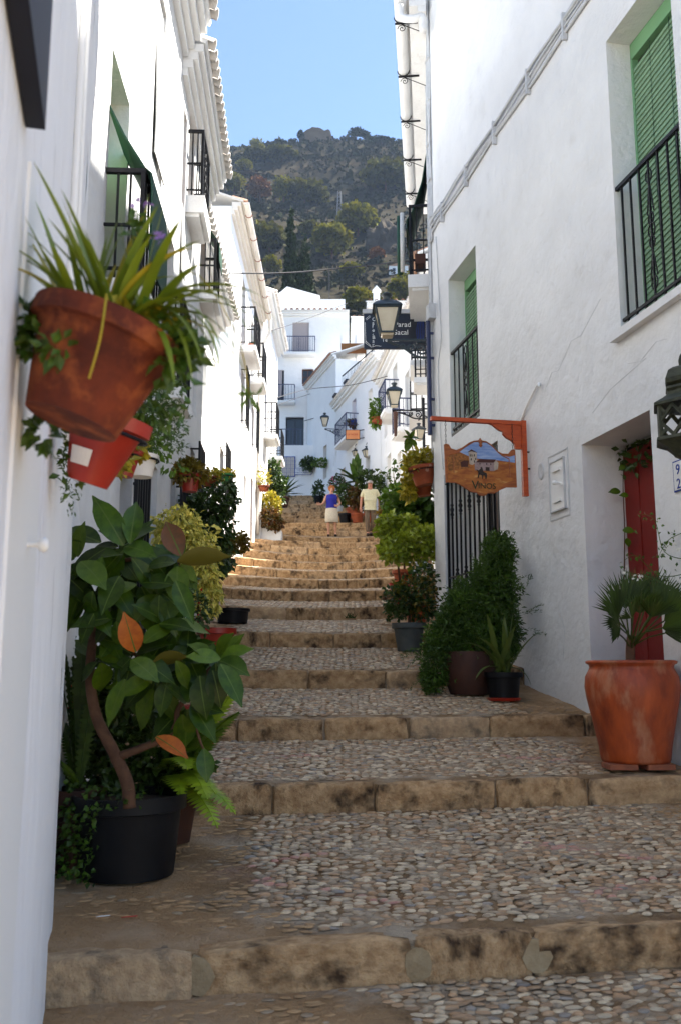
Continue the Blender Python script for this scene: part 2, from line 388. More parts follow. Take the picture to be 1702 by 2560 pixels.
# kerb stones
def kerb_mesh(seed):
    bm = bmesh.new(); bmesh.ops.create_cube(bm, size=1)
    bmesh.ops.subdivide_edges(bm, edges=bm.edges, cuts=5, use_grid_fill=True)
    for v in bm.verts:
        p = v.co.copy(); q = Vector(p)
        for ax, rr in ((0, .035), (1, .10), (2, .12)):
            pass
        # round the long edges
        e = Vector((max(0, abs(p.x) - .46) / .04, max(0, abs(p.y) - .40) / .10, max(0, abs(p.z) - .38) / .12))
        L = max(1, e.length)
        v.co.x = math.copysign(min(abs(p.x), .46) + e.x / L * .04, p.x)
        v.co.y = math.copysign(min(abs(p.y), .40) + e.y / L * .10, p.y)
        v.co.z = math.copysign(min(abs(p.z), .38) + e.z / L * .12, p.z)
        n = noise.noise_vector(Vector((p.x * 5, p.y * 2, p.z * 2)) + Vector((seed * 7, 0, 0)))
        v.co += Vector((n.x * .012, n.y * .10, n.z * .065))
        n2 = noise.noise_vector(Vector((p.x * 14, p.y * 5, p.z * 5)) + Vector((0, seed * 5, 0)))
        v.co += Vector((0, n2.y * .06, n2.z * .045))
    me = bpy.data.meshes.new('kerb_stone'); bm.to_mesh(me); bm.free(); me.materials.append(M_['kerb'])
    me.polygons.foreach_set('use_smooth', [True] * len(me.polygons)); return me
KM = [kerb_mesh(s) for s in range(9)]
fill_me = None
for i in range(len(RIS)):
    Yc = RIS[i][0]; xl, xr = lx(Yc) - .06, rx(Yc) + .05
    if i == 0: xl = -1.25; xr = 3.3
    if i == 1: xr = 2.9
    x = xl; first = True
    while x < xr - .05:
        L = rnd(.5, .95) if i < 4 else rnd(.4, .85)
        if xr - x - L < .25: L = xr - x
        xm = x + L / 2; y0, y1 = ry(i, x), ry(i, x + L)
        ang = math.atan2(y1 - y0, L); za, zb = rz(i, x), rz(i, x + L)
        dep = rnd(.13, .17); hh = RH + .06
        M = TRS((xm, (y0 + y1) / 2 + dep / 2 - rnd(0, .02), (za + zb) / 2 - hh / 2 + rnd(.004, .016)),
                Matrix.Rotation(ang, 4, 'Z') @ Matrix.Rotation(-math.atan2(zb - za, L) + R(rnd(-.6, .6)), 4, 'Y'), (L - rnd(.002, .012), dep, hh))
        piece('kerb_stone', random.choice(KM), street, M)
        if i == 0 and not first:      # grey cement patch over the joint of the lowest step
            g = MB(); pr = [(rnd(.85, 1.15) * math.cos(a) * .065, rnd(.85, 1.15) * math.sin(a) * .075) for a in [k * math.pi / 5 for k in range(10)]]
            g.prism(pr, TRS((x + .02, y0 + .012, za - RH / 2 - .012), Matrix.Rotation(ang, 4, 'Z')), .03)
            g.build('cement_patch', M_['kerb_filler'], street)
        first = False
        x += L
# cobbles
def dome(seed, nseg=8):
    rs = random.Random(seed); vs = []; fs = []
    ph = rs.uniform(0, 6); sh = [1 + .16 * math.sin(2 * a + ph) + .10 * rs.uniform(-1, 1) for a in [2 * math.pi * k / nseg for k in range(nseg)]]
    for rr, z in ((1.0, -.35), (.96, .25), (.62, .82)):
        for k in range(nseg):
            a = 2 * math.pi * k / nseg; vs.append((rr * sh[k] * math.cos(a), rr * sh[k] * math.sin(a), z))
    vs.append((0, 0, 1.0))
    for j in range(2):
        for k in range(nseg): k2 = (k + 1) % nseg; fs.append((j * nseg + k, j * nseg + k2, (j + 1) * nseg + k2, (j + 1) * nseg + k))
    for k in range(nseg): fs.append((2 * nseg + k, 2 * nseg + (k + 1) % nseg, 3 * nseg))
    return vs, fs
DM = [dome(s) for s in range(8)]
SM = ['stone_pale', 'stone_grey', 'stone_tan', 'stone_blue', 'stone_red', 'stone_dirt']
dome_me = {}
for d in range(8):
    for m in SM:
        me = bpy.data.meshes.new('cobble'); me.from_pydata(DM[d][0], [], DM[d][1]); me.materials.append(M_[m])
        me.polygons.foreach_set('use_smooth', [True] * len(me.polygons)); dome_me[d, m] = me
stones = []
for i in range(-1, 9):
    near = i < 4
    dy, dx = (.038, .056) if i < 3 else (.046, .066) if i < 5 else (.058, .085)
    ya, yb = (3.25, 9) if i == -1 else (0, 0)
    x = -2.6
    while x < 3.4:
        y0 = 3.2 if i == -1 else ry(i, x) + .165
        y1 = ry(i + 1, x) - .02
        r = 0; y = y0 + rnd(0, dy)
        while y < y1:
            px, py = x + rnd(-.02, .02), y + rnd(-.014, .014)
            if lx(py) + .03 < px < rx(py) - .03:
                dd = dirt(px, py)
                if dd < .75 + rnd(-.35, .3) or (near and random.random() < .5):
                    a = rnd(.022, .036) * (1.3 if random.random() < .07 else 1) * (1.15 if i > 3 else 1); b_ = rnd(.015, .021) * (1.15 if i > 3 else 1)
                    h = rnd(.005, .011) * (.45 if dd > .6 else 1)
                    st = stain(px, py)
                    w = random.random()
                    if st > .35 and random.random() < .4: m = 'stone_red'
                    elif dd > .6: m = 'stone_dirt' if w < .93 else 'stone_grey'
                    else: m = 'stone_pale' if w < .30 else 'stone_grey' if w < .68 else 'stone_tan' if w < .965 else 'stone_blue'
                    stones.append((px, py, ground(px, py) - (.0045 if dd > .6 else .001), a, b_, h, rnd(-.4, .4) + .15, random.randrange(8), m))
            y += dy * rnd(.85, 1.2)
        x += dx * rnd(.9, 1.1)
vis = [s for s in stones if s[1] > 3.4 and -.30 < s[0] / s[1] < .37]
vis.sort(key=lambda s: -s[3] * s[4] / s[1] ** 2)
big = set(id(s) for s in vis[:300])
mb = MB()
for s in stones:
    M = TRS((s[0], s[1], s[2]), Matrix.Rotation(s[6], 4, 'Z'), (s[3], s[4], s[5]))
    if id(s) in big: piece('cobble', dome_me[s[7], s[8]], street, M)
    else:
        mb.cur = SM.index(s[8]); mb.add([M @ Vector(v) for v in DM[s[7]][0]], DM[s[7]][1])
stuff(mb.build('cobblestones', [M_[k] for k in SM], street, True))
# small weed in a riser joint and litter on the lowest landing
g = MB()
for k in range(26):
    p = Vector((.13 + rnd(-.07, .07), 13.42, rz(5, 0) - RH + .02)); q = p + Vector((rnd(-.08, .08), rnd(-.08, -.01), rnd(.02, .10)))
    g.add((p, p + Vector((.02, 0, 0)), q), ((0, 1, 2),))
tag(stuff(g.build('weed', M_['leaf_dark'])), 'small dark weed growing from a step joint mid street', 'weed')
for lab, u, v, m, sx in (('small red scrap of litter on the lowest landing', 324, 2312, 'sign_red', .035), ('tiny white scrap of litter on the lowest landing', 258, 2297, 'paint_white', .03)):
    p = at(u, v, 4.35); p.z = ground(p.x, p.y) + .012
    g = MB(); g.prism([(-sx, -.006), (sx * .8, -.008), (sx, .005), (-sx * .7, .008)], TRS(p, Matrix.Rotation(.4, 4, 'Z') @ Matrix.Rotation(R(70), 4, 'X')), .003)
    tag(g.build('litter', M_[m]), lab, 'litter')
# ------------------------------------------------------------------ buildings
class Fr:
    """facade frame: s along the street, h up, o out of the wall"""
    def __init__(f, A, B, side):
        f.A, f.B = Vector(A), Vector(B); f.L = (f.B - f.A).length; f.d = (f.B - f.A) / f.L
        f.n = Vector((f.d.y, -f.d.x)) if side == 'L' else Vector((-f.d.y, f.d.x))
    def p(f, s, h, o=0): q = f.A + f.d * s + f.n * o; return Vector((q.x, q.y, h))
    def s(f, Y): return (Y - f.A.y) / f.d.y
    def rot(f):
        return Matrix(((f.d.x, f.n.x, 0, 0), (f.d.y, f.n.y, 0, 0), (0, 0, 1, 0), (0, 0, 0, 1)))
    def M(f, s, h, o=0, sc=(1, 1, 1)): return TRS(f.p(s, h, o), f.rot(), sc)
IRON = unit_box(M_['iron']); BLUEI = unit_box(M_['blue_iron']); SLAT = unit_box(M_['green_slat'])
def house(name, label, F, z0, z1, ops, wm='plaster', D=5.0, cat='house', group=None, skew=(0, 0)):
    root = thing(name, label, cat, F.p(F.L / 2, max(z0, -2), -.2), group)
    mb = MB()
    ss = sorted(set([0, F.L] + [q for o in ops for q in o[:2]])); hs = sorted(set([z0, z1] + [q for o in ops for q in o[2:4]]))
    for i in range(len(ss) - 1):
        for j in range(len(hs) - 1):
            sm, hm = (ss[i] + ss[i + 1]) / 2, (hs[j] + hs[j + 1]) / 2
            if any(o[0] < sm < o[1] and o[2] < hm < o[3] for o in ops): continue
            mb.quad(F.p(ss[i], hs[j]), F.p(ss[i + 1], hs[j]), F.p(ss[i + 1], hs[j + 1]), F.p(ss[i], hs[j + 1]))
    for o in ops:
        a, b, c, e = o[:4]; d = o[4] if len(o) > 4 else .28
        for (s1, h1), (s2, h2) in (((a, c), (b, c)), ((b, c), (b, e)), ((b, e), (a, e)), ((a, e), (a, c))):
            mb.quad(F.p(s1, h1), F.p(s2, h2), F.p(s2, h2, -d), F.p(s1, h1, -d))
    P = lambda s, h, o: F.p(s, h, o)
    L = F.L
    mb.quad(P(0, z0, 0), P(0, z1, 0), P(skew[0], z1, -D), P(skew[0], z0, -D)); mb.quad(P(L, z0, 0), P(L, z1, 0), P(L + skew[1], z1, -D), P(L + skew[1], z0, -D))
    mb.quad(P(skew[0], z0, -D), P(L + skew[1], z0, -D), P(L + skew[1], z1, -D), P(skew[0], z1, -D)); mb.quad(P(0, z1, 0), P(L, z1, 0), P(L + skew[1], z1, -D), P(skew[0], z1, -D))
    o = mb.build('wall', M_[wm], root)
    bm = bmesh.new(); bm.from_mesh(o.data); bmesh.ops.recalc_face_normals(bm, faces=bm.faces); bm.to_mesh(o.data); bm.free()
    return root
def panel(root, F, name, op, m, d=None, th=.04, inset=0, parent=None):
    a, b, c, e = op[:4]; d = d if d is not None else (op[4] if len(op) > 4 else .28) - .03
    g = MB(); g.box(F.M((a + b) / 2, (c + e) / 2, -d), b - a - inset, th, e - c - inset)
    return g.build(name, M_[m], parent or root)
def framed(root, F, name, op, mf, mp, d=None, w=.06, bars=(1, 1)):
    a, b, c, e = op[:4]; d = d if d is not None else (op[4] if len(op) > 4 else .28) - .05
    g = MB()
    for s0, s1, h0, h1 in ((a, a + w, c, e), (b - w, b, c, e), (a + w, b - w, c, c + w), (a + w, b - w, e - w, e)):
        g.box(F.M((s0 + s1) / 2, (h0 + h1) / 2, -d), s1 - s0, .05, h1 - h0)
    for k in range(1, bars[0] + 1): g.box(F.M(a + (b - a) * k / (bars[0] + 1), (c + e) / 2, -d), w * .7, .04, e - c - 2 * w)
    for k in range(1, bars[1] + 1): g.box(F.M((a + b) / 2, c + (e - c) * k / (bars[1] + 1), -d + .002), b - a - 2 * w, .036, w * .6)
    fr = g.build(name, M_[mf], root)
    g = MB(); g.box(F.M((a + b) / 2, (c + e) / 2, -d - .03), b - a, .01, e - c); g.build('pane', M_[mp], fr)
    return fr
def railing(root, F, s0, s1, h0, h1, o, n, me=None, m='iron', name='railing', scroll=True):
    me = me or IRON; g = MB()
    g.box(F.M((s0 + s1) / 2, h1, o), s1 - s0 + .04, .035, .035)
    r = g.build(name, M_[m], root)
    g = MB(); g.box(F.M((s0 + s1) / 2, h0 + .05, o), s1 - s0 + .02, .025, .025); g.build('bottom_rail', M_[m], r)
    for k in range(n):
        s = s0 + (s1 - s0) * (k + .5) / n
        piece('bar', me, r, F.M(s, (h0 + h1) / 2, o, (.016, .016, h1 - h0 - .02)))
    if scroll:
        sm = (s0 + s1) / 2; g = MB(); hh = h1 - h0
        for hc, rr in ((h0 + hh * .14, .045), (h0 + hh * .42, .04), (h0 + hh * .50, .05), (h0 + hh * .58, .04), (h0 + hh * .88, .045)):
            g.tube([F.p(sm + rr * math.cos(a), hc + rr * 1.3 * math.sin(a), o) for a in [k * math.pi / 5 for k in range(11)]], .007, 5)
        for a_, b_ in ((.18, .38), (.62, .84)):
            for sg in (-1, 0, 1): g.tube([F.p(sm + sg * .05, h0 + hh * a_, o), F.p(sm, h0 + hh * b_, o)], .007, 5)
        g.build('scroll_panel', M_[m], r)
    return r
def balcony(root, F, s0, s1, z, prot, rh, n, th=.12, m='iron', me=None, slab='plaster_far', scroll=True, mid=True):
    me = me or IRON
    g = MB(); g.box(F.M((s0 + s1) / 2, z - th / 2, prot / 2), s1 - s0, prot, th)
    g.box(F.M((s0 + s1) / 2, z - th - .02, prot / 2 - .03), s1 - s0 - .08, prot - .062, .04)
    b = g.build('balcony', M_[slab], root)
    g = MB(); o = prot - .04; a, e = s0 + .03, s1 - .03
    for h in ((z + rh, z + .08, z + rh * .5) if mid else (z + rh, z + .08)):
        w = .035 if h == z + rh else .02
        g.box(F.M((a + e) / 2, h, o), e - a + w, w, w)
        for s in (a, e): g.box(F.M(s, h, o / 2 - w / 4), w, o - w / 2, w * .98)
    for s in (a, e): g.box(F.M(s, z + rh / 2, o), .032, .032, rh)
    r = g.build('railing', M_[m], b)
    for k in range(1, n): piece('bar', me, b, F.M(a + (e - a) * k / n, z + rh / 2, o, (.015, .015, rh - .02)))
    for s in (a, e):
        for k in (1, 2): piece('bar', me, b, F.M(s, z + rh / 2, o * k / 3, (.015, .015, rh - .02)))
    if scroll:
        g = MB(); sm = (a + e) / 2
        for q in (.2, .42, .6, .82):
            g.tube([F.p(sm + .05 * math.cos(t), z + rh * q + .07 * math.sin(t), o) for t in [k * math.pi / 4 for k in range(9)]], .008, 5)
        g.build('scroll_panel', M_[m], b)
    return b
def tile_mesh(m, L=.36, r=.085):
    g = MB(); vs = []; n = 6
    for y, rr in ((0, r), (L, r * .82)):
        for q in (rr, rr - .016):
            for k in range(n + 1): a = math.pi * k / n; vs.append((q * math.cos(a), y, q * math.sin(a)))
    N = n + 1; fs = []
    for k in range(n):
        fs.append((k, k + 1, 2 * N + k + 1, 2 * N + k)); fs.append((N + k + 1, N + k, 3 * N + k, 3 * N + k + 1)); fs.append((k + 1, k, N + k, N + k + 1))
    g.add(vs, fs); return g.mesh('tile', M_[m], True)
TILE_W, TILE_C = tile_mesh('roof_tile'), tile_mesh('roof_clay')
def eave(root, F, s0, s1, z, ov, layers=3, tile=TILE_W, pitch=22, rows=1, rl=3.0, m='plaster_far', name='roof', step=.2, under='plaster_far'):
    """stepped cornice under a tiled roof edge"""
    g = MB()
    for k in range(layers):
        o = ov * (k + 1) / (layers + .6); h = .10
        g.box(F.M((s0 + s1) / 2, z - .10 * (layers - k) + h / 2, o / 2 + .002 * k), s1 - s0 - .006 * (layers - k), o, h - .002)
    g.build('cornice', M_[m], root)
    a = R(pitch); g = MB(); up = Vector((0, 0, 1))
    def rp(s, t): q = F.p(s, z, ov - t * math.cos(a)); q.z += t * math.sin(a); return q
    nn = Vector((F.n.x * math.sin(a), F.n.y * math.sin(a), math.cos(a))) * .05
    c = [rp(s0, 0), rp(s1, 0), rp(s1, rl), rp(s0, rl)]
    g.add([x for x in c] + [x + nn for x in c], ((0, 3, 2, 1), (4, 5, 6, 7), (0, 1, 5, 4), (1, 2, 6, 5), (2, 3, 7, 6), (3, 0, 4, 7)))
    rf = g.build(name, M_[under], root)
    rot = F.rot() @ Matrix.Rotation(math.pi, 4, 'Z') @ Matrix.Rotation(a, 4, 'X')
    n = int((s1 - s0) / step)
    for r_ in range(rows):
        for k in range(n):
            q = rp(s0 + step * (k + .5), -.07 + r_ * .3) + nn * 1.02; q += Vector((0, 0, rnd(-.008, .008) + r_ * .012))
            piece('tile', tile, rf, TRS(q, rot @ Matrix.Rotation(R(rnd(-2, 2)), 4, 'Z')))
    return rf
def slat_blind(root, F, op, d, pitch=.052, name='roller_shutter', box=.16):
    a, b, c, e = op[:4]
    g = MB(); g.box(F.M((a + b) / 2, e - box / 2, -d), b - a - .004, .07, box - .004)
    for s in (a + .015, b - .015): g.box(F.M(s, (c + e - box) / 2, -d + .005), .03, .06, e - c - box)
    r = g.build(name, M_['green_box'], root); n = int((e - c - box) / pitch)
    for k in range(n):
        h = c + pitch * (k + .5)
        piece('slat', SLAT, r, F.M((a + b) / 2, h, -d - .005 + rnd(-.0015, .0015), (b - a - .06, .012, pitch * .86)) @ Matrix.Rotation(R(7), 4, 'X'))
    for q in (.14, .42, .72):
        g = MB(); s = a + (b - a) * q
        g.tube([F.p(s, c + .02, -d + .014), F.p(s + .01, (c + e) / 2, -d + .02), F.p(s, e - box, -d + .014)], .003, 4)
        g.build('ladder_cord', M_['green_blind'], r)
    return r
def grille(root, F, a, b, c, e, o, n, knobs=False, name='window_grille'):
    g = MB()
    for s in (a, b): g.box(F.M(s, (c + e) / 2, o), .03, .03, e - c)
    for h in (c + .03, (c + e) / 2, e - .03): g.box(F.M((a + b) / 2, h, o), b - a, .03, .018)
    for h in (c + .1, e - .1):
        for s in (a + .002, b - .002): g.box(F.M(s, h, o / 2 - .002), .02, max(o, .03), .02)
    r = g.build(name, M_['iron'], root)
    for k in range(1, n):
        piece('bar', IRON, r, F.M(a + (b - a) * k / n, (c + e) / 2, o, (.022, .022, e - c)))
        if knobs:
            hh = (c + (e - c) * (.5 if k % 2 else .82))
            gg = MB(); gg.lathe([(.008, -.11), (.022, -.095), (.012, -.08), (.028, -.05), (.016, -.02), (.03, .02), (.014, .055), (.026, .08), (.008, .11)], F.p(a + (b - a) * k / n, hh, o), 8)
            gg.build('turned_knot', M_['iron'], r, True)
    return r
def drape(root, F, name, s0, s1, pts, m):
    """hanging blind: (h, o) profile swept along s"""
    g = MB(); n = 5
    for t in (0, .012):
        for h, o in pts:
            for k in range(n + 1): g.v.append(tuple(F.p(s0 + (s1 - s0) * k / n, h, o - t)))
    N = n + 1; P_ = len(pts)
    for t in (0, 1):
        for j in range(P_ - 1):
            for k in range(n): b = t * N * P_ + j * N + k; g.f.append((b, b + 1, b + N + 1, b + N)); g.m.append(0)
    for j in range(P_ - 1):
        for k in (0, n): a = j * N + k; g.f.append((a, a + N, a + N + N * P_, a + N * P_)); g.m.append(0)
    return g.build(name, M_[m], root)

# ---- right near house
RA, RB = (2.25 - .206 * (5.4 - 8.4), 5.4), (1.33, 12.87)
FR = Fr(RA, RB, 'R'); sY = FR.s
w1 = (sY(6.555), sY(7.573), 2.857, 5.641, .30); w2 = (sY(11.0), sY(12.08), 3.07, 5.32, .30)
d1 = (sY(7.2), sY(8.39), -1.5, 2.06, .43); d2 = (sY(10.45), sY(12.43), -1.0, 2.62, .40)
r1 = house('white_house', 'tall white house on the right with green shutters and a red door', FR, -3, 10.6, [w1, w2, d1, d2], 'plaster', 6, skew=(0, 3.0))
for w, nb in ((w1, 7), (w2, 6)):
    slat_blind(r1, FR, w, .27)
    railing(r1, FR, w[0] + .01, w[1] - .01, w[2] + .06, w[2] + 1.33 if w is w1 else w[2] + 1.18, -.03, nb, name='window_railing')
g = MB(); g.box(FR.M((w1[0] + w1[1]) / 2, w1[2] - .035, .02), w1[1] - w1[0] + .16, .10, .07); g.build('window_sill', M_['plaster'], r1)
g = MB(); g.box(FR.M((w2[0] + w2[1]) / 2, w2[2] + .02, -.03), w2[1] - w2[0], .05, .05)
for k in range(6):
    s = w2[0] + (w2[1] - w2[0]) * (k + .5) / 6; g.tube([FR.p(s + .05 * math.cos(t), w2[2] + .09 + .04 * math.sin(t), -.03) for t in [j * .7 for j in range(10)]], .01, 5)
g.build('window_sill_scrolls', M_['iron'], r1)
# red plank door
door = MB(); door.box(FR.M((d1[0] + d1[1]) / 2, .35, -.47), d1[1] - d1[0], .02, 3.4); door = door.build('door', M_['unlit_interior'], r1)
npl = 9; pw = (d1[1] - d1[0]) / npl
pl = unit_box(M_['red_door'])
for k in range(npl):
    piece('plank', pl, door, FR.M(d1[0] + pw * (k + .5), .3, -.43 + (.006 if k % 2 else 0), (pw - .008, .03, 3.4)))
# iron gate with a near-black panel painted in for the unlit doorway
gt = grille(r1, FR, d2[0] + .1, d2[1] - .03, -.2, d2[3] - .03, -.04, 11, True, 'iron_gate')
dw = (sY(10.55), sY(11.75), -1, 2.5, .40)
panel(r1, FR, 'doorway', (d2[0], d2[1] - .55, -.6, 2.6), 'unlit_interior', .42, .05)
panel(r1, FR, 'doorway_door', (d2[0] + .75, d2[0] + .95, -.6, 2.5), 'wood_dark', .36, .05)
panel(r1, FR, 'doorway_wall', (d2[1] - .56, d2[1], -.6, 2.62), 'plaster', .42, .05)
# meter cupboard and round dimple
g = MB(); a, b, c, e = sY(8.725), sY(9.055), 1.52, 2.03
g.box(FR.M((a + b) / 2, (c + e) / 2, .003), b - a, .03, e - c)
mc = g.build('meter_door', M_['paint_white'], r1)
for q in (.14, .0):
    g = MB(); w = .012
    for s0, s1, h0, h1 in ((a - q * .4, b + q * .4, c - q * .55, c - q * .55 + w), (a - q * .4, b + q * .4, e + q * .55 - w, e + q * .55), (a - q * .4, a - q * .4 + w, c - q * .55, e + q * .55), (b + q * .4 - w, b + q * .4, c - q * .55, e + q * .55)):
        g.box(FR.M((s0 + s1) / 2, (h0 + h1) / 2, .004 + .016 * (q == 0)), s1 - s0, .006 if q else .02, h1 - h0)
    g.build('meter_door_rim', M_['cable'], mc)
for h in (1.62, 1.93):
    g = MB(); g.box(FR.M((a + b) / 2, h, .025), .16, .025, .03); g.build('meter_latch', M_['paint_white'], mc)
g = MB(); g.lathe([(.0, .09), (.02, .085), (.024, .06), (.012, .04), (.012, 0)], FR.p(a + .09, 1.78, .018), 10, FR.rot() @ Matrix.Rotation(R(-90), 4, 'X')); g.build('meter_knob', M_['paint_white'], mc, True)
g = MB(); g.lathe([(.085, 0), (.075, .012), (.06, .004), (0, -.002)], FR.p(sY(9.28), 2.0, .004), 20, FR.rot() @ Matrix.Rotation(R(-90), 4, 'X') @ Matrix.Diagonal((.8, 1.1, 1, 1)));
g.build('vent_cover', M_['cable'], r1, True)
# cable bundle along the wall and up the corner
for k in range(5):
    h = 6.33 + .055 * k; pts = []
    for j in range(13):
        Y = 12.72 - j * .62; pts.append(FR.p(sY(Y), h + .018 * math.sin(j * 1.9 + k) - .02 * j / 3 + .02 * math.sin(j * .5 + 2 * k), .022 + .012 * (k % 2)))
    e_ = FR.p(sY(12.80), h - .25 - .05 * k, .02); pts = [FR.p(sY(12.82), 3.2 + .3 * k, .02 + .006 * k), e_ + Vector((0, 0, -.6)), e_] + pts
    g = MB(); g.tube(catmull(pts, 4), .017 if k in (0, 3) else .011, 6); g.build('cable', M_['cable'], r1, True)
for k in range(4):
    pts = [FR.p(sY(12.80 - .03 * k), h, .02 + .012 * math.sin(h * 3 + k)) + Vector((0, 0, 0)) for h in [6.2 + .4 * j for j in range(11)]]
    g = MB(); g.tube(catmull(pts, 3), .014, 6); g.build('cable', M_['cable'], r1, True)
for h in (6.6, 7.2, 7.8, 8.5, 9.2, 9.8): g = MB(); g.box(FR.M(sY(12.77), h, .03), .17, .03, .02); g.build('cable_clip', M_['cable'], r1)
for Y in (12.2, 11.2, 10.2, 9.2, 8.3, 7.4): g = MB(); g.box(FR.M(sY(Y), 6.40 - (12.7 - Y) * .011, .03), .03, .05, .30); g.build('cable_clip', M_['cable'], r1)
for pts in ([(12.55, 6.2), (12.45, 5.2), (12.4, 4.6), (12.55, 4.2), (12.5, 3.2), (12.42, 2.7)],):
    g = MB(); g.tube(catmull([FR.p(sY(Y), h, .012) for Y, h in pts], 5), .006, 5); g.build('thin_cable', M_['cable'], r1, True)
g = MB(); g.tube(catmull([FR.p(sY(9.75), 2.65, .01), FR.p(sY(9.5), 2.78, .03), FR.p(sY(9.25), 2.92, .02), FR.p(sY(9.15), 2.86, .06)], 4), .014, 6); g.build('cable_stub', M_['paint_white'], r1, True)
g = MB(); g.box(FR.M(sY(12.72), 5.1, .05), .16, .10, .22); g.build('junction_box', M_['cable'], r1)
wx = lambda Y: 2.25 - .206 * (Y - 8.4)
g = MB(); c = [(wx(2.85), 2.85), (wx(5.39), 5.39), (wx(5.39) + 5, 6.2), (wx(2.85) + 5, 3.6)]
g.add([(x, y, -3) for x, y in c] + [(x, y, 9.3) for x, y in c], ((0, 1, 5, 4), (1, 2, 6, 5), (2, 3, 7, 6), (3, 0, 4, 7), (4, 5, 6, 7))); g.build('shade_wing', M_['plaster'], r1)  # unseen wing, its length and height set to shade the near left wall
g = MB(); c = [(wx(5.42) + .02, 5.42), (wx(7.2) + .02, 7.2), (wx(7.2) + 3, 7.6), (wx(5.42) + 3, 5.9)]
g.add([(x, y, 10.55) for x, y in c] + [(x, y, 11.9) for x, y in c], ((0, 1, 5, 4), (1, 2, 6, 5), (2, 3, 7, 6), (3, 0, 4, 7), (4, 5, 6, 7))); g.build('roof_block', M_['plaster'], r1)  # unseen block added above the roof to keep sun off the left corner
for pts in ([(9.15, 2.80), (8.95, 2.95), (8.8, 2.92), (8.5, 3.12), (8.3, 3.1), (7.9, 3.3)], [(9.6, 2.74), (9.9, 2.7), (10.2, 2.78)], [(8.15, 2.3), (7.8, 2.42), (7.2, 2.5)], [(7.5, 2.55), (7.3, 2.5), (7.05, 2.58), (6.9, 2.55)], [(9.0, .6), (8.9, .35), (8.95, .1)]):
    g = MB(); g.tube([FR.p(sY(Y), h, .001) for Y, h in pts], .0022, 4); g.build('plaster_crack', M_['cable'], r1)
# ---- near left house, wall a hand's breadth from the lens
LA, LB = (-.2095 - .2445 * 1.1, 1.1), (-1.163, 3.9)
FL = Fr(LA, LB, 'L'); FB = Fr((-1.163, 3.9), (-1.57, 5.3), 'L')
l0 = house('white_house', 'white plastered wall of the nearest house filling the left edge', FL, -3, 4.7, [], 'plaster_old', 4)
sL = FL.s; sB = FB.s
g = MB(); n1, n2 = 24, 14; vs = []
for j in range(n1 + 1):
    h = -2 + 6.7 * j / n1
    for k in range(n2 + 1):
        q = k / n2; o_ = .035 * noise.noise(Vector((q * 2, h * .8, 3))) * min(1, q * 4) + .012 * noise.noise(Vector((q * 6, h * 3, 8)))
        o_ += .06 * math.exp(-((q - .96) / .12) ** 2) * (1 / (1 + math.exp((h - .95) * 9)))
        vs.append(FB.p(FB.L * q, h, o_))
g.add(vs, [(j * (n2 + 1) + k, j * (n2 + 1) + k + 1, (j + 1) * (n2 + 1) + k + 1, (j + 1) * (n2 + 1) + k) for j in range(n1) for k in range(n2)])
P = FB.p; L_ = FB.L; e_ = vs[n2::n2 + 1]
g.add(e_ + [P(L_, -2 + 6.7 * j / n1, -3) for j in range(n1 + 1)], [(j, j + 1, n1 + 2 + j, n1 + 1 + j) for j in range(n1)])
g.quad(P(0, 4.7, 0), P(L_, 4.7, 0), P(L_, 4.7, -3), P(0, 4.7, -3))
g.build('corner_wall', M_['plaster_old'], l0, True)
g = MB(); g.box(FL.M(sL(2.0), .05, .003), .62, .008, 1.9); dr = g.build('door', M_['paint_white'], l0)
g = MB(); g.lathe([(.005, 0), (.006, .022), (.014, .028), (.018, .038), (.012, .046), (0, .048)], FL.p(sL(2.06), .275, .006), 14, FL.rot() @ Matrix.Rotation(R(-90), 4, 'X')); g.build('knob', M_['paint_white'], dr, True)
for Y, r_ in ((2.95, .014), (3.25, .011)):
    g = MB(); g.tube([FL.p(sL(Y) + .01 * math.sin(h * 2), h, .012) for h in [.8 + .35 * j for j in range(11)]], r_, 6); g.build('cable', M_['paint_white'], l0, True)
g = MB(); g.tube(catmull([FB.p(sB(4.1), 1.25, .03), FB.p(sB(4.4), 1.60, .05), FB.p(sB(4.7), 1.66, .07), FB.p(sB(4.9), 1.35, .05)], 5), .010, 6); g.build('cable', M_['cable_dark'], l0, True)
g = MB(); g.box(FL.M(sL(1.37), 1.62, .02), .50, .036, 1.2); tag(g.build('window_shutter', M_['navy']), 'dark navy wooden shutter edge in the top left corner', 'shutter')

# ---- left row
F2 = Fr((-1.6, 5.3), (-1.6 - .05 * 4.3, 9.6), 'L'); s2 = F2.s
oA = (s2(5.97), s2(6.66), 2.62, 4.4, .25); oB = (s2(7.76), s2(8.35), 4.65, 6.5, .22); oF = (s2(8.85), s2(9.4), 2.76, 4.5, .25)
og = (s2(6.9), s2(7.4), .2, 1.55, .2); od = (s2(8.25), s2(8.75), -.6, 1.9, .25); ox = (s2(6.75), s2(7.3), 5.6, 7.1, .2)
l2 = house('white_house', 'sunlit white house with a dark awning draped over its balcony', F2, -3, 7.3, [oA, oB, oF, og, od, ox], 'plaster', 4)
panel(l2, F2, 'balcony_door', oA, 'green_box'); panel(l2, F2, 'window_blind', oB, 'white_blind', .05); panel(l2, F2, 'balcony_door', oF, 'glass_dark')
framed(l2, F2, 'window', og, 'wood_dark', 'glass_dark'); panel(l2, F2, 'door', od, 'wood_dark'); panel(l2, F2, 'window_blind', ox, 'white_blind', .1)
eave(l2, F2, -.02, F2.L, 7.36, .30, 4, step=.17)
balcony(l2, F2, s2(5.9), s2(6.95), 2.62, .30, .80, 8)
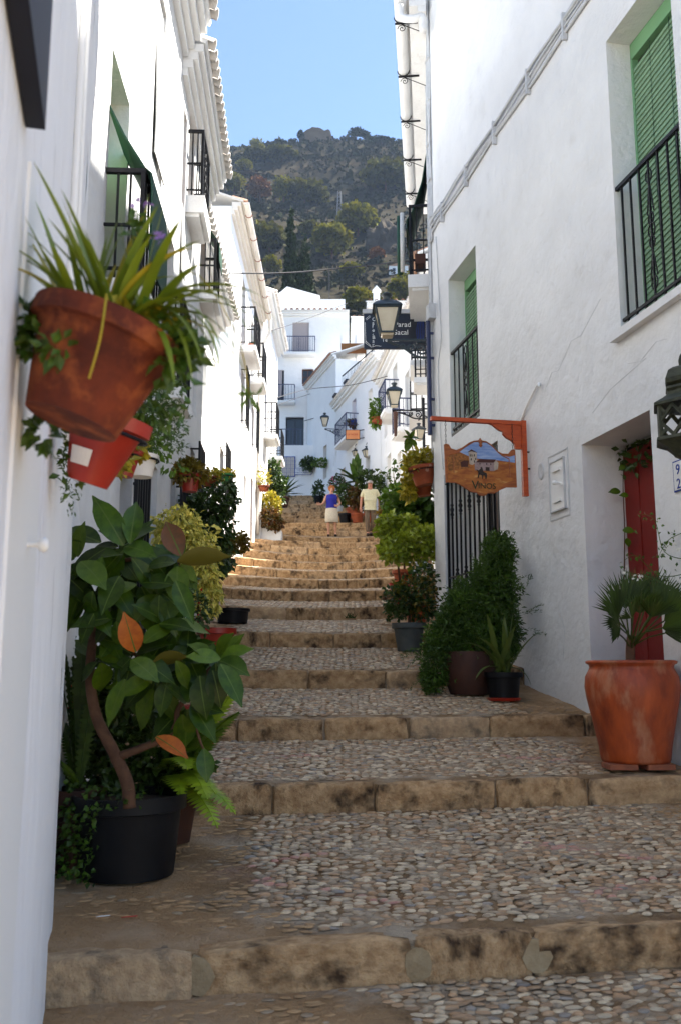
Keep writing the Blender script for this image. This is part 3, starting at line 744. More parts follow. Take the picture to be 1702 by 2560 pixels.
drape(l2, F2, 'awning', oA[0] - .03, oA[1] + .05, [(3.98, -.02), (3.7, .12), (3.46, .27), (3.42, .315), (3.3, .325), (3.0, .33), (2.78, .325)], 'green_blind')
balcony(l2, F2, s2(8.75), s2(9.55), 2.75, .22, .95, 6)
grille(l2, F2, og[0] - .05, og[1] + .05, og[2] - .05, og[3] + .05, .13, 5)
drape(l2, F2, 'perforated_blind', oB[0], oB[1], [(6.3, -.02), (5.6, .02), (5.0, .035), (4.66, .03)], 'white_blind')
F3 = Fr((-1.815, 9.6), (-1.97, 12.7), 'L'); s3 = F3.s
oC = (s3(9.85), s3(10.15), 4.45, 6.5, .2); oD = (s3(10.4), s3(11.0), 5.62, 6.75, .2); oE = (s3(12.05), s3(12.55), 5.15, 6.6, .2)
o1 = (s3(9.72), s3(10.1), .8, 2.06, .15); o2 = (s3(11.45), s3(11.95), 1.2, 2.8, .2); o3 = (s3(10.5), s3(11.1), -.3, 2.3, .25); o4 = (s3(11.5), s3(11.95), 3.3, 4.6, .2)
l3 = house('white_house', 'narrow sunlit white house with two small upper balconies', F3, -3, 7.1, [oC, oD, oE, o1, o2, o3, o4], 'plaster', 4)
drape(l3, F3, 'perforated_blind', oC[0], oC[1], [(5.4, -.02), (5.0, .02), (4.46, .03)], 'white_blind')
for o_ in (oC, oD, oE): panel(l3, F3, 'balcony_door', o_, 'wood_dark')
framed(l3, F3, 'window', o1, 'wood_dark', 'glass_dark', .12); framed(l3, F3, 'window', o2, 'wood_dark', 'glass_dark'); panel(l3, F3, 'door', o3, 'wood_dark'); panel(l3, F3, 'window_blind', o4, 'white_blind')
balcony(l3, F3, s3(10.25), s3(11.05), 5.6, .22, .85, 5, th=.22); balcony(l3, F3, s3(11.95), s3(12.62), 5.12, .24, .75, 5)
drape(l3, F3, 'awning', oE[0], oE[1], [(6.2, .0), (5.95, .2), (5.85, .25), (5.6, .255)], 'green_blind')
grille(l3, F3, o1[0] - .05, o1[1] + .05, o1[2] - .05, o1[3] + .05, .12, 4); grille(l3, F3, o2[0] - .05, o2[1] + .05, o2[2] - .05, o2[3] + .05, .12, 5)
eave(l3, F3, 0, F3.L + .02, 7.14, .26, 4, step=.17)
F4 = Fr((-2.42, 12.72), (-2.47, 17.3), 'L'); s4 = F4.s
q1 = (s4(15.7), s4(16.3), 4.4, 5.7, .2); q2 = (s4(15.4), s4(16.1), 1.0, 3.2, .25); q3 = (s4(16.6), s4(17.1), 2.3, 3.6, .2)
l4 = house('white_house', 'low sunlit white house with ragged white roof tiles', F4, -2, 6.7, [q1, q2, q3], 'plaster_far', 4)
panel(l4, F4, 'window_blind', q1, 'white_blind'); panel(l4, F4, 'door', q2, 'wood_dark'); framed(l4, F4, 'window', q3, 'wood_dark', 'glass_dark')
eave(l4, F4, 0, F4.L + .05, 6.75, .38, 3, rows=2)
F5 = Fr((-2.47, 17.32), (-2.5, 19.7), 'L'); s5 = F5.s
q1 = (s5(18.6), s5(19.25), 3.15, 4.55, .2); q2 = (s5(17.7), s5(18.3), 1.7, 3.9, .25)
l5 = house('white_house', 'small flat topped white house with a black barred window', F5, -2, 6.2, [q1, q2], 'plaster_far', 4)
framed(l5, F5, 'window', q1, 'wood_dark', 'glass_dark'); panel(l5, F5, 'door', q2, 'plaster_cream')
grille(l5, F5, q1[0] - .06, q1[1] + .06, q1[2] - .06, q1[3] + .06, .14, 5)
F6 = Fr((-2.5, 19.72), (-2.5, 27.0), 'L'); s6 = F6.s
b1 = (s6(22.2), s6(23.1), 7.96, 9.9, .25); b2 = (s6(24.6), s6(25.4), 7.92, 9.8, .25); c1 = (s6(22.4), s6(23.0), 6.1, 7.5, .2); c2 = (s6(25.3), s6(25.9), 6.2, 7.4, .2)
e1 = (s6(20.3), s6(20.9), 6.6, 8.6, .25); e2 = (s6(20.9), s6(21.6), 2.2, 4.3, .25); e3 = (s6(23.4), s6(24.0), 3.6, 5.0, .2); e4 = (s6(25.2), s6(25.9), 3.4, 5.3, .25)
l6 = house('white_house', 'three storey sunlit white house with a gutter and two balconies', F6, -2, 10.5, [b1, b2, c1, c2, e1, e2, e3, e4], 'plaster_far', 5)
for o_ in (b1, b2): framed(l6, F6, 'balcony_door', o_, 'wood_dark', 'glass_dark')
for o_ in (c1, c2): framed(l6, F6, 'window', o_, 'wood_dark', 'glass_dark'); grille(l6, F6, o_[0] - .05, o_[1] + .05, o_[2] - .08, o_[3] + .05, .14, 5)
panel(l6, F6, 'window_blind', e1, 'white_blind'); panel(l6, F6, 'door', e2, 'plaster_cream'); panel(l6, F6, 'window_blind', e3, 'white_blind'); panel(l6, F6, 'door', e4, 'wood_dark')
balcony(l6, F6, s6(21.9), s6(23.5), 7.94, .40, 1.0, 10); balcony(l6, F6, s6(24.4), s6(25.6), 7.9, .40, 1.0, 8)
g = MB(); g.box(F6.M(s6(22.6), 8.02, .24), .8, .14, .14); g.build('planter', M_['terracotta'], l6)
eave(l6, F6, 0, F6.L, 10.6, .25, 3, tile=TILE_C, pitch=20, under='plaster_cream', m='plaster_cream')
def gutter(root, F, s0, s1, z, o, r, m, nbr, scroll=True):
    g = MB(); n = 8
    for t, sg in ((r, 1), (r - .012, -1)):
        vs = [F.p(s, z - t * math.sin(math.pi * k / n), o + t * math.cos(math.pi * k / n)) for s in (s0, s1) for k in range(n + 1)]
        g.add(vs, [(k, k + 1, n + 2 + k, n + 1 + k) for k in range(n)])
    for s in (s0, s1): g.add([F.p(s, z - r * math.sin(math.pi * k / n), o + r * math.cos(math.pi * k / n)) for k in range(n + 1)], (tuple(range(n + 1)),))
    gu = g.build('gutter', M_[m], root, True)
    for k in range(nbr):
        s = s0 + (s1 - s0) * (k + .5) / nbr; g = MB()
        g.tube([F.p(s, z - (r + .01) * math.sin(a), o + (r + .01) * math.cos(a)) for a in [math.pi * j / 8 for j in range(9)]], .009, 5)
        if scroll:
            g.bar(F.p(s, z - r - .02, o + r), F.p(s, z - r - .02, -.02), .025)
            g.tube(catmull([F.p(s, z - r - .04, o - .02), F.p(s, z - r - .22, .02)], 3), .007, 5)
            g.tube([F.p(s, z - r - .11 + .07 * (1 - j / 14) * math.sin(j * .8), o - .02 + .07 * (1 - j / 14) * math.cos(j * .8)) for j in range(13)], .007, 5)
        g.build('gutter_bracket', M_['iron' if scroll else 'terracotta'], gu)
    return gu
gutter(l6, F6, .05, F6.L - .02, 10.62, .33, .07, 'plaster_cream', 6, False)
g = MB(); g.tube(catmull([F6.p(F6.L - .08, 10.55, .33), F6.p(F6.L - .08, 10.2, .33), F6.p(F6.L - .06, 9.9, .2), F6.p(F6.L - .06, 9.6, .06), F6.p(F6.L - .06, 8.5, .06), F6.p(F6.L - .06, 3.9, .06)], 5), .05, 8); g.build('downpipe', M_['plaster_cream'], l6, True)
F7 = Fr((-2.36, 27.02), (-2.3, 32.5), 'L'); s7 = F7.s
b1 = (s7(27.7), s7(28.4), 7.15, 9.1, .2); b2 = (s7(29.9), s7(30.5), 6.95, 8.9, .2); e1 = (s7(28.8), s7(29.5), 4.2, 6.2, .2)
l7 = house('white_house', 'white house past the gutter with two stacked small balconies', F7, 0, 11.4, [b1, b2, e1], 'plaster_far', 4)
for o_ in (b1, b2): framed(l7, F7, 'balcony_door', o_, 'wood_dark', 'glass_dark')
panel(l7, F7, 'door', e1, 'wood_dark')
balcony(l7, F7, s7(27.5), s7(28.6), 7.1, .42, 1.0, 6, scroll=False); balcony(l7, F7, s7(29.6), s7(30.8), 6.9, .42, .9, 6, scroll=False)
eave(l7, F7, 0, F7.L, 11.5, .3, 2)

# ---- right row beyond the near house
G2 = Fr((1.335, 12.90), (1.95, 19.0), 'R'); t2 = G2.s
b1 = (t2(13.5), t2(14.4), 5.86, 8.0, .25); b2 = (t2(15.6), t2(16.4), 5.86, 7.8, .25); d_ = (t2(14.7), t2(15.6), .5, 3.1, .25); w_ = (t2(16.3), t2(16.9), 2.6, 3.9, .2); w3_ = (t2(13.4), t2(14.0), 2.6, 3.9, .2)
r2 = house('white_house', 'white house with a scroll bracket gutter and a green rolled blind', G2, -2, 10.0, [b1, b2, d_, w_, w3_], 'plaster', 5, skew=(1.2, 0))
for o_ in (b1, b2): framed(r2, G2, 'balcony_door', o_, 'wood_dark', 'glass_dark')
panel(r2, G2, 'door', d_, 'wood_dark'); framed(r2, G2, 'window', w_, 'wood_dark', 'glass_dark'); framed(r2, G2, 'window', w3_, 'wood_dark', 'glass_dark')
balcony(r2, G2, t2(13.05), t2(15.0), 5.85, .34, 1.12, 14, th=.2, slab='plaster')
drape(r2, G2, 'awning', t2(13.5), t2(14.5), [(8.2, .02), (7.6, .12), (7.1, .28), (6.98, .36), (6.8, .37)], 'green_blind')
g = MB(); g.tube([G2.p(t2(13.15), 6.9, .42), G2.p(t2(13.15), 5.95, .42)], .032, 8); g.build('rolled_blind', M_['white_blind'], r2, True)
g = MB(); g.tube([G2.p(t2(13.25), 6.9, .46), G2.p(t2(13.25), 5.95, .46)], .045, 8); g.build('rolled_blind', M_['green_blind'], r2, True)
g = MB(); g.box(G2.M(t2(13.2), 6.1, .15), .3, .16, .16); g.build('planter', M_['pot_brown'], r2)
eave(r2, G2, -.3, G2.L, 10.12, .34, 2, under='plaster', m='plaster')
gutter(r2, G2, -.6, G2.L - .1, 10.12, .40, .09, 'plaster', 5)
g = MB(); g.tube(catmull([G2.p(-.35, 10.0, .40), G2.p(-.35, 9.8, .38), G2.p(-.38, 9.73, .2), G2.p(-.4, 9.73, .06), G2.p(-.4, 9.5, .05)], 5), .06, 9); g.build('downpipe', M_['plaster'], r2, True)
for k in range(3):
    g = MB(); g.tube([G2.p(.12 + .05 * k, h, .02 + .01 * math.sin(h * 4 + k)) for h in [2.5 + .5 * j for j in range(14)]], .012, 5); g.build('cable', M_['cable'], r2, True)
G3 = Fr((1.95, 19.02), (2.4, 25.0), 'R'); t3 = G3.s
b1 = (t3(20.1), t3(20.9), 6.95, 8.6, .2); b2 = (t3(22.8), t3(23.6), 6.45, 8.4, .2); d_ = (t3(21.5), t3(22.3), 2.2, 4.6, .25); w_ = (t3(19.2), t3(19.8), 3.4, 4.8, .2); w4 = (t3(19.3), t3(19.8), 6.3, 7.8, .2); w5 = (t3(23.4), t3(24.0), 4.3, 5.4, .2)
r3 = house('white_house', 'white house with grey balcony undersides beside the second lamp', G3, -1, 8.9, [b1, b2, d_, w_, w4, w5], 'plaster_far', 4)
for o_ in (b1, b2): framed(r3, G3, 'balcony_door', o_, 'wood_dark', 'glass_dark')
panel(r3, G3, 'door', d_, 'wood_dark'); framed(r3, G3, 'window', w_, 'wood_dark', 'glass_dark'); panel(r3, G3, 'window_blind', w4, 'white_blind'); panel(r3, G3, 'window_blind', w5, 'white_blind')
balcony(r3, G3, t3(19.1), t3(19.95), 6.2, .38, .9, 5, slab='plaster', scroll=False); balcony(r3, G3, t3(20.0), t3(21.2), 6.9, .45, .9, 7, slab='plaster', scroll=False); balcony(r3, G3, t3(22.5), t3(23.9), 6.4, .48, .9, 8, slab='plaster', scroll=False)
eave(r3, G3, 0, G3.L, 9.0, .25, 2, tile=TILE_C)
G4 = Fr((2.4, 25.02), (1.5, 33.45), 'R'); t4 = G4.s
b1 = (t4(29.7), t4(30.6), 8.5, 10.2, .25); b2 = (t4(27.5), t4(28.3), 7.3, 9.2, .25); d_ = (t4(31.2), t4(32.0), 4.5, 7.4, .25); w_ = (t4(29.2), t4(29.9), 5.2, 7.0, .25); w4 = (t4(31.9), t4(32.6), 8.2, 9.9, .25); d5 = (t4(26.4), t4(27.3), 3.2, 5.6, .25)
r4 = house('white_house', 'white house behind the man with a slim railed balcony', G4, 0, 10.5, [b1, b2, d_, w_, w4, d5], 'plaster_far', 4)
for o_ in (b1, b2): framed(r4, G4, 'balcony_door', o_, 'paint_white', 'glass_dark')
panel(r4, G4, 'door', d_, 'plaster_cream'); panel(r4, G4, 'window_blind', w_, 'plaster_cream'); panel(r4, G4, 'window_blind', w4, 'plaster_cream'); panel(r4, G4, 'door', d5, 'wood_dark')
balcony(r4, G4, t4(29.4), t4(30.9), 8.45, .5, 1.0, 9, m='blue_iron', me=BLUEI, scroll=False); balcony(r4, G4, t4(27.2), t4(28.5), 7.25, .42, .9, 7, m='blue_iron', me=BLUEI, scroll=False)
eave(r4, G4, 0, G4.L, 10.62, .28, 2, under='plaster_cream')
G5 = Fr((1.49, 33.5), (-.2, 40.7), 'R'); t5 = G5.s
b1 = (t5(37.1), t5(37.8), 9.42, 11.15, .25); d1_ = (t5(36.6), t5(37.5), 5.5, 8.1, .4); w_ = (t5(35.0), t5(35.6), 6.2, 8.2, .3); d2_ = (t5(39.0), t5(39.8), 6.5, 8.6, .3); w4 = (t5(34.6), t5(35.2), 9.2, 10.8, .25)
r5 = house('white_house', 'white house angled across the street with a blue balcony door', G5, 0, 11.6, [b1, d1_, w_, d2_, w4], 'plaster_far', 4)
panel(r5, G5, 'balcony_door', b1, 'blue_door', .2); panel(r5, G5, 'door', d1_, 'plaster_far', .38); panel(r5, G5, 'window', w_, 'glass_dark'); panel(r5, G5, 'door', d2_, 'wood_dark'); panel(r5, G5, 'window_blind', w4, 'plaster_cream')
balcony(r5, G5, t5(36.7), t5(38.7), 9.4, .55, .95, 14, m='blue_iron', me=BLUEI, scroll=False)
eave(r5, G5, 0, G5.L, 11.75, .26, 2)
for Y in (37.4, 39.4):
    g = MB(); g.box(G5.M(t5(Y), 11.9, .34), .5, .16, .10); g.build('roof_beam', M_['navy'], r5)
G6 = Fr((-.21, 40.72), (-1.7, 45.8), 'R'); t6 = G6.s
w_ = (t6(42.2), t6(42.8), 8.8, 10.4, .25)
r6 = house('white_house', 'blank white house with a sloping tiled edge behind the lamp', G6, 0, 14.1, [w_], 'plaster_far', 4)
panel(r6, G6, 'window', w_, 'glass_dark')
eave(r6, G6, -.1, G6.L, 14.25, .22, 2, tile=TILE_C)
# end house facing down the street
GE = Fr((-7.5, 46.2), (.45, 46.2), 'L')
sx = lambda x: x + 7.5
def ex(u, v, Y=46.2): p = at(u, v, Y); return sx(p.x), p.z
a0, z0_ = ex(731, 888); a1, z1_ = ex(773, 806); A1 = (a0, a1, z0_, z1_, .2)
a0, z0_ = ex(655, 1008); a1, z1_ = ex(711, 925); A2 = (a0, a1, z0_, z1_, .2)
a0, z0_ = ex(755, 960); a1, z1_ = ex(784, 922); A3 = (a0, a1, z0_, z1_, .2)
a0, z0_ = ex(714, 1125); a1, z1_ = ex(760, 1042); A4 = (a0, a1, z0_, z1_, .3)
e1h = house('white_house', 'bluish white house closing the street with brown roller blinds', GE, 0, at(851, 778, 46.2).z, [A1, A2, A3, A4], 'plaster_far', 4)
panel(e1h, GE, 'roller_blind', A1, 'brown_blind', .1); framed(e1h, GE, 'window', A2, 'navy', 'glass_dark'); framed(e1h, GE, 'window', A3, 'wood_dark', 'glass_dark'); framed(e1h, GE, 'door', A4, 'navy', 'glass_dark', bars=(1, 0))
drape(e1h, GE, 'roller_blind', A2[0], A2[1] - .1, [(A2[3], -.02), (A2[3] - .9, .15), (A2[2] + .2, .42)], 'brown_blind')
balcony(e1h, GE, A1[0] - .5, A1[1] + .35, A1[2] + .02, .5, .85, 14, m='blue_iron', me=BLUEI, scroll=True, mid=False); balcony(e1h, GE, A2[0] - .5, A2[1] + .6, A2[2] + .02, .5, .85, 14, m='blue_iron', me=BLUEI, scroll=False, mid=False)
eave(e1h, GE, 0, GE.L, at(851, 782, 46.2).z, .3, 2, tile=TILE_C, rows=1, rl=1.2, step=.3, pitch=14)
g = MB(); p = at(800, 716, 50); q = at(560, 716, 50); p2 = at(800, 700, 50)
zt, zb = at(742, 716, 50).z, 17.5
g.add([(q.x, 50, zb), (p.x, 50, zb), (p.x, 50, zt - .55), (at(718, 716, 50).x, 50, zt), (at(683, 745, 50).x, 50, zt - .7), (q.x, 50, zt - .9)] +
      [(q.x, 55, zb), (p.x, 55, zb), (p.x, 55, zt - .55), (at(718, 716, 50).x, 55, zt), (at(683, 745, 50).x, 55, zt - .7), (q.x, 55, zt - .9)],
      ((0, 1, 2, 3, 4, 5), (11, 10, 9, 8, 7, 6), (1, 7, 8, 2), (2, 8, 9, 3), (3, 9, 10, 4), (4, 10, 11, 5)))
g.build('roof_block', M_['plaster_far'], e1h)
g = MB(); g.box(TRS((at(862, 770, 48).x - 2.7, 49, at(851, 748, 47).z - .5)), 5.4, 4, 1.0); g.build('roof_parapet', M_['plaster_far'], e1h)
# retaining wall with painted tile plaques
GW = Fr((-5.5, 44.6), (-.95, 44.6), 'L'); zt = at(851, 1113, 44.6).z
tw = house('terrace_wall', 'white retaining wall with tile plaques at the top of the steps', GW, 4, zt, [], 'plaster_far', 1.5, cat='wall')
railing(tw, GW, .3, 3.6, zt, zt + .85, -.1, 18, BLUEI, 'blue_iron', scroll=False)
# far roofs seen between the terrace and the lamp sign
for x0, x1, Y, z1, lab, cr in ((.6, 3.2, 50, at(851, 800, 50).z, 'distant white house with a dark tiled edge beyond the lattice', 1), (1.2, 4.5, 40.5, at(851, 762, 40.5).z, 'distant cream house peeping over the lamp sign', 0)):
    f_ = Fr((x0, Y), (x1, Y), 'L'); h_ = house('white_house', lab, f_, 6, z1, [(.8, 1.4, z1 - 2, z1 - 1, .2)], 'plaster_far' if cr else 'plaster_cream', 3)
    panel(h_, f_, 'window', (.8, 1.4, z1 - 2, z1 - 1, .2), 'glass_dark'); eave(h_, f_, 0, f_.L, z1 + .05, .25, 2, tile=TILE_C, step=.3, rl=2)
    if cr: continue
    g = MB(); g.box(TRS((x0 + .5, Y + .8, z1 + .5)), .3, .3, 1.0); g.prism([(-.2, 0), (.2, 0), (0, .25)], TRS((x0 + .5, Y + .8, z1 + 1.0)), .34); g.build('chimney', M_['plaster_far'], h_)
# ------------------------------------------------------------------ lanterns, signs, wires
def text(name, body, size, M, m, parent, ext=.002, align='LEFT', sx=1.0):
    c = bpy.data.curves.new(name, 'FONT'); c.body = body; c.size = size; c.extrude = ext; c.align_x = align
    o = bpy.data.objects.new(name, c); COL.objects.link(o); bpy.context.view_layer.update()
    me = bpy.data.meshes.new_from_object(o.evaluated_get(bpy.context.evaluated_depsgraph_get()))
    bpy.data.objects.remove(o); bpy.data.curves.remove(c)
    me.materials.clear(); me.materials.append(M_[m]); me.name = name
    return link(bpy.data.objects.new(name, me), parent, M @ Matrix.Rotation(R(90), 4, 'X') @ Matrix.Diagonal((sx, 1, 1, 1)))
def lantern(root, c, H, ang=0, m='lantern_iron'):
    """square tapered street lantern, c = bottom of the glass"""
    rt = Matrix.Rotation(ang + math.pi / 4, 4, 'Z'); q2 = math.sqrt(2)
    wt, wb, gh = .24 * H, .13 * H, .50 * H
    z0, z1 = .08 * H, .08 * H + gh
    def cn(k, w, z): a = k * math.pi / 2; return Vector(c) + rt @ Vector((w * q2 * math.cos(a), w * q2 * math.sin(a), z))
    g = MB()
    for k in range(4): g.bar(cn(k, wb, z0), cn(k, wt, z1), .032 * H)
    for w, z, t in ((wb, z0, .035), (wt, z1, .045)):
        for k in range(4): g.bar(cn(k, w, z), cn(k + 1, w, z), t * H)
    g.build('frame', M_[m], root)
    for k in range(4):
        g = MB(); i = .012 * H; a, b, d, e = cn(k, wb - i, z0), cn(k + 1, wb - i, z0), cn(k + 1, wt - i, z1), cn(k, wt - i, z1)
        n_ = (b - a).cross(e - a).normalized() * .004; g.add((a, b, d, e, a - n_, b - n_, d - n_, e - n_), ((0, 1, 2, 3), (7, 6, 5, 4), (0, 4, 5, 1), (1, 5, 6, 2), (2, 6, 7, 3), (3, 7, 4, 0)))
        g.build('glass_pane', M_['lamp_glass'], root)
    g = MB(); g.lathe([(wb * q2 * .8, z0 - .06 * H), (wb * q2 * 1.02, z0)], c, 4, rt); g.lathe([(0, z0 - .06 * H), (wb * q2 * .8, z0 - .06 * H)], c, 4, rt); g.build('bottom_plate', M_['lamp_glass'], root)
    g = MB(); g.lathe([(wt * q2 * 1.22, z1 + .01 * H), (wt * q2 * 1.2, z1 + .035 * H), (wt * q2 * .95, z1 + .10 * H), (wt * q2 * .55, z1 + .17 * H), (.085 * H * q2, z1 + .20 * H), (0, z1 + .21 * H)], c, 4, rt)
    g.build('roof', M_[m], root)
    g = MB(); g.lathe([(.075 * H, z1 + .19 * H), (.07 * H, z1 + .27 * H), (.085 * H, z1 + .30 * H), (.115 * H, z1 + .315 * H), (.11 * H, z1 + .34 * H), (.07 * H, z1 + .36 * H), (0, z1 + .365 * H)], c, 14); g.build('chimney', M_[m], root, True)
def spiral(c, ax, r0, turns, n=26, sg=1, ph=0):
    return [Vector(c) + Vector(ax) * (r0 * (1 - k / n * .85) * math.cos(ph + sg * turns * 2 * math.pi * k / n)) + Vector((0, 0, r0 * (1 - k / n * .85) * math.sin(ph + sg * turns * 2 * math.pi * k / n))) for k in range(n + 1)]
def arm_bracket(root, p_wall, p_end, drop, m='iron'):
    a, b = Vector(p_wall), Vector(p_end); d = (b - a).normalized(); L = (b - a).length
    g = MB(); g.bar(a, b, .028)
    g.tube(catmull([a + Vector((0, 0, -drop)), a + d * L * .3 + Vector((0, 0, -drop * .92)), a + d * L * .6 + Vector((0, 0, -drop * .45)), b + Vector((0, 0, -.02))], 6), .018, 6)
    for q, r_ in ((.17, .42), (.42, .26), (.62, .15)): g.tube(spiral(a + d * L * q + Vector((0, 0, -drop * (.5 - .35 * (q - .17)))), d, drop * r_, 1.6, ph=q * 5), .014, 5)
    return g.build('bracket', M_[m], root)
# big lamp at the corner of the near house
pp = at(1071, 945, 12.78)
t = thing('street_lantern', 'big square lantern on a scrolled bracket beside the cafe bar board', 'street lamp', (pp.x, pp.y, at(1071, 1087, 12.78).z), 'square wall lanterns')
g = MB(); g.tube([(pp.x, 12.78, at(1071, 803, 12.78).z), (pp.x, 12.78, at(1075, 1087, 12.78).z)], .034, 10)
for v in (833, 895, 998, 1063): z = at(1071, v, 12.78).z; g.bar((pp.x, 12.78, z), (pp.x + .14, 12.80, z), .035)
g.build('post', M_['blue_iron'], t)
lc = at(967, 846, 12.7); ld = Vector((lc.x - pp.x, lc.y - pp.y, 0))
arm_bracket(t, (pp.x, 12.78, at(1071, 850, 12.78).z), (lc.x, 12.7, at(1071, 850, 12.7).z), .27, 'lantern_iron')
lantern(t, (lc.x, lc.y, at(967, 846, 12.7).z + .01), .72)
# second lamp
p2 = at(1057, 1005, 22.2)
t = thing('street_lantern', 'second lantern up the right side with reddish frame on a bracket', 'street lamp', (p2.x, 22.2, at(1057, 1120, 22.2).z), 'square wall lanterns')
g = MB(); g.tube([(p2.x, 22.2, at(1057, 995, 22.2).z), (p2.x, 22.2, at(1059, 1122, 22.2).z)], .035, 8)
for v in (1010, 1045, 1082, 1114): z = at(1057, v, 22.2).z; g.bar((p2.x, 22.2, z), (p2.x + .2, 22.2, z), .02)
g.build('post', M_['iron'], t)
lc = at(985, 1021, 22.1); arm_bracket(t, (p2.x, 22.2, at(1057, 1026, 22.2).z), (lc.x - .05, 22.1, at(985, 1026, 22.1).z), .22, 'iron'); lantern(t, (lc.x, 22.1, lc.z + .02), .68)
g = MB(); g.tube([at(988, 1030, 22.1), at(988, 1090, 22.1)], [.06, .035], 8); g.build('pendant', M_['wood_dark'], t)
# far lamp on the blank house
q = at(812, 1068, 39.6); qw = at(850, 1076, 39.7)
t = thing('street_lantern', 'far wall lantern left of the orange sign', 'street lamp', (qw.x, 39.7, qw.z), 'square wall lanterns')
arm_bracket(t, (qw.x, 39.7, qw.z + .05), (q.x, 39.6, qw.z + .05), .25); lantern(t, (q.x, 39.6, q.z + .02), .68)
# small carriage lanterns
for u, v, Y, lab, s in ((915, 1138, 35.4, 'small dark carriage lantern above the banana plant', .5), (887, 1136, 37.0, 'small lantern hanging just left of the carriage lantern', .4), (1046, 1092, 20.5, 'small pointed lantern beside the hanging pots', .45)):
    q = at(u, v, Y); t = thing('wall_lantern', lab, 'lantern', q)
    lantern(t, q - Vector((0, 0, .1)), s, .4); g = MB(); g.tube(catmull([q + Vector((0, 0, s * .85)), q + Vector((.1, .02, s * 1.15)), q + Vector((.32, .08, s * .9))], 5), .014, 5); g.build('hook', M_['iron'], t)
# bronze hexagonal lantern at the right edge
c = at(1712, 1055, 6.0); k = .0027
t = thing('bronze_lantern', 'weathered green bronze hexagonal lantern at the right edge by the red door', 'lantern', c)
def hx(v): return (1055 - v) * k
g = MB(); g.lathe([(0, hx(912)), (.07, hx(914)), (.105, hx(922)), (.13, hx(945)), (.125, hx(956)), (.09, hx(962)), (.125, hx(966)), (.13, hx(972)), (.115, hx(978)), (.12, hx(986)), (.16, hx(996)), (.225, hx(1010)), (.225, hx(1017)), (.19, hx(1017)), (0, hx(1017))], c, 6, ph=.2); autosmooth(g.build('cap', M_['verdigris'], t), 25)
g = MB(); g.lathe([(0, hx(1098)), (.215, hx(1098)), (.22, hx(1106)), (.19, hx(1112)), (.14, hx(1120)), (.10, hx(1134)), (.09, hx(1140)), (.05, hx(1148)), (0, hx(1149))], c, 6, ph=.2); autosmooth(g.build('base', M_['verdigris'], t), 25)
def hc(kk, v, r=.185): a = kk * math.pi / 3 + .2; return c + Vector((r * math.cos(a), r * math.sin(a), hx(v)))
for kk in range(6):
    g = MB(); g.bar(hc(kk, 1017), hc(kk, 1098), .026); g.build('corner_post', M_['verdigris'], t)
    a, b, d, e = hc(kk, 1020), hc(kk + 1, 1020), hc(kk + 1, 1096), hc(kk, 1096); mt, mbt, ml, mr_ = (a + b) / 2, (d + e) / 2, (a + e) / 2, (b + d) / 2
    g = MB()
    for x_, y_ in ((mt, ml), (ml, mbt), (mbt, mr_), (mr_, mt), (a, mt.lerp(ml, .5)), (b, mt.lerp(mr_, .5)), (e, mbt.lerp(ml, .5)), (d, mbt.lerp(mr_, .5))): g.bar(x_, y_, .02)
    g.build('lattice', M_['verdigris'], t)
wp = FR.p(sY(5.9), c.z + .55, 0)
g = MB(); g.tube(catmull([wp, wp + Vector((-.2, 0, .12)), c + Vector((.02, 0, hx(912) + .1)), c + Vector((0, 0, hx(914)))], 5), .016, 7); g.build('hook', M_['verdigris'], t, True)
# house number tile
t = thing('house_number', 'white house number tile with blue border at the right edge', 'number tile', FR.p(sY(6.78), 1.45, .01))
for m, w, o in (('tile_blue', .26, .006), ('tile_white', .235, .010)): g = MB(); g.box(FR.M(sY(6.78), 1.44, o), w, .012, w * .92); g.build('tile' if m == 'tile_white' else 'border', M_[m], t)
RT = FR.rot() @ Matrix.Rotation(math.pi, 4, 'Z')
for s_, z_ in (('9', 1.45), ('2', 1.34)): text('numeral', s_, .11, TRS(FR.p(sY(6.86), z_, .018), RT), 'tile_blue', t)
# vine sign on its wooden bracket
sb = Vector((1.97, 9.56, 0)); dr_ = Vector((.9794, .2018, 0)); SR = Matrix(((dr_.x, -dr_.y, 0, 0), (dr_.y, dr_.x, 0, 0), (0, 0, 1, 0), (0, 0, 0, 1)))
br = thing('sign_bracket', 'orange varnished wooden bracket holding the wine sign', 'bracket', (sb.x, sb.y, 1.8))
z_arm = at(1320, 1063, 9.55).z; z_low = at(1320, 1238, 9.55).z
g = MB(); g.box(TRS((sb.x - .02, sb.y, (z_arm + z_low) / 2 + .02), SR), .055, .05, z_arm - z_low + .06); g.build('post', M_['orange_wood'], br)
g = MB(); g.box(TRS(Vector((sb.x - .02, sb.y, z_arm + .02)) - dr_ * .53, SR), 1.0, .05, .042); g.build('arm', M_['orange_wood'], br)
poly = [(1340, 145), (830, 145), (890, 165), (950, 215), (1000, 245), (1045, 255), (1050, 300), (1100, 350), (1180, 390), (1230, 440), (1240, 520), (1340, 520)]
K = .000701
g = MB(); g.prism([((x - 1340) * K - .0, (145 - y) * K) for x, y in poly], TRS(Vector((sb.x - .05, sb.y, z_arm - .002)), SR), .035); g.build('corner_brace', M_['orange_wood'], br)
for zz in (.35, .68):
    g = MB(); g.bar(Vector((sb.x - .03, sb.y - .01, z_arm - .55 * zz - .1)), Vector((sb.x + .07, sb.y + .02, z_arm - .55 * zz - .1)), .015); g.build('bolt', M_['iron'], br)
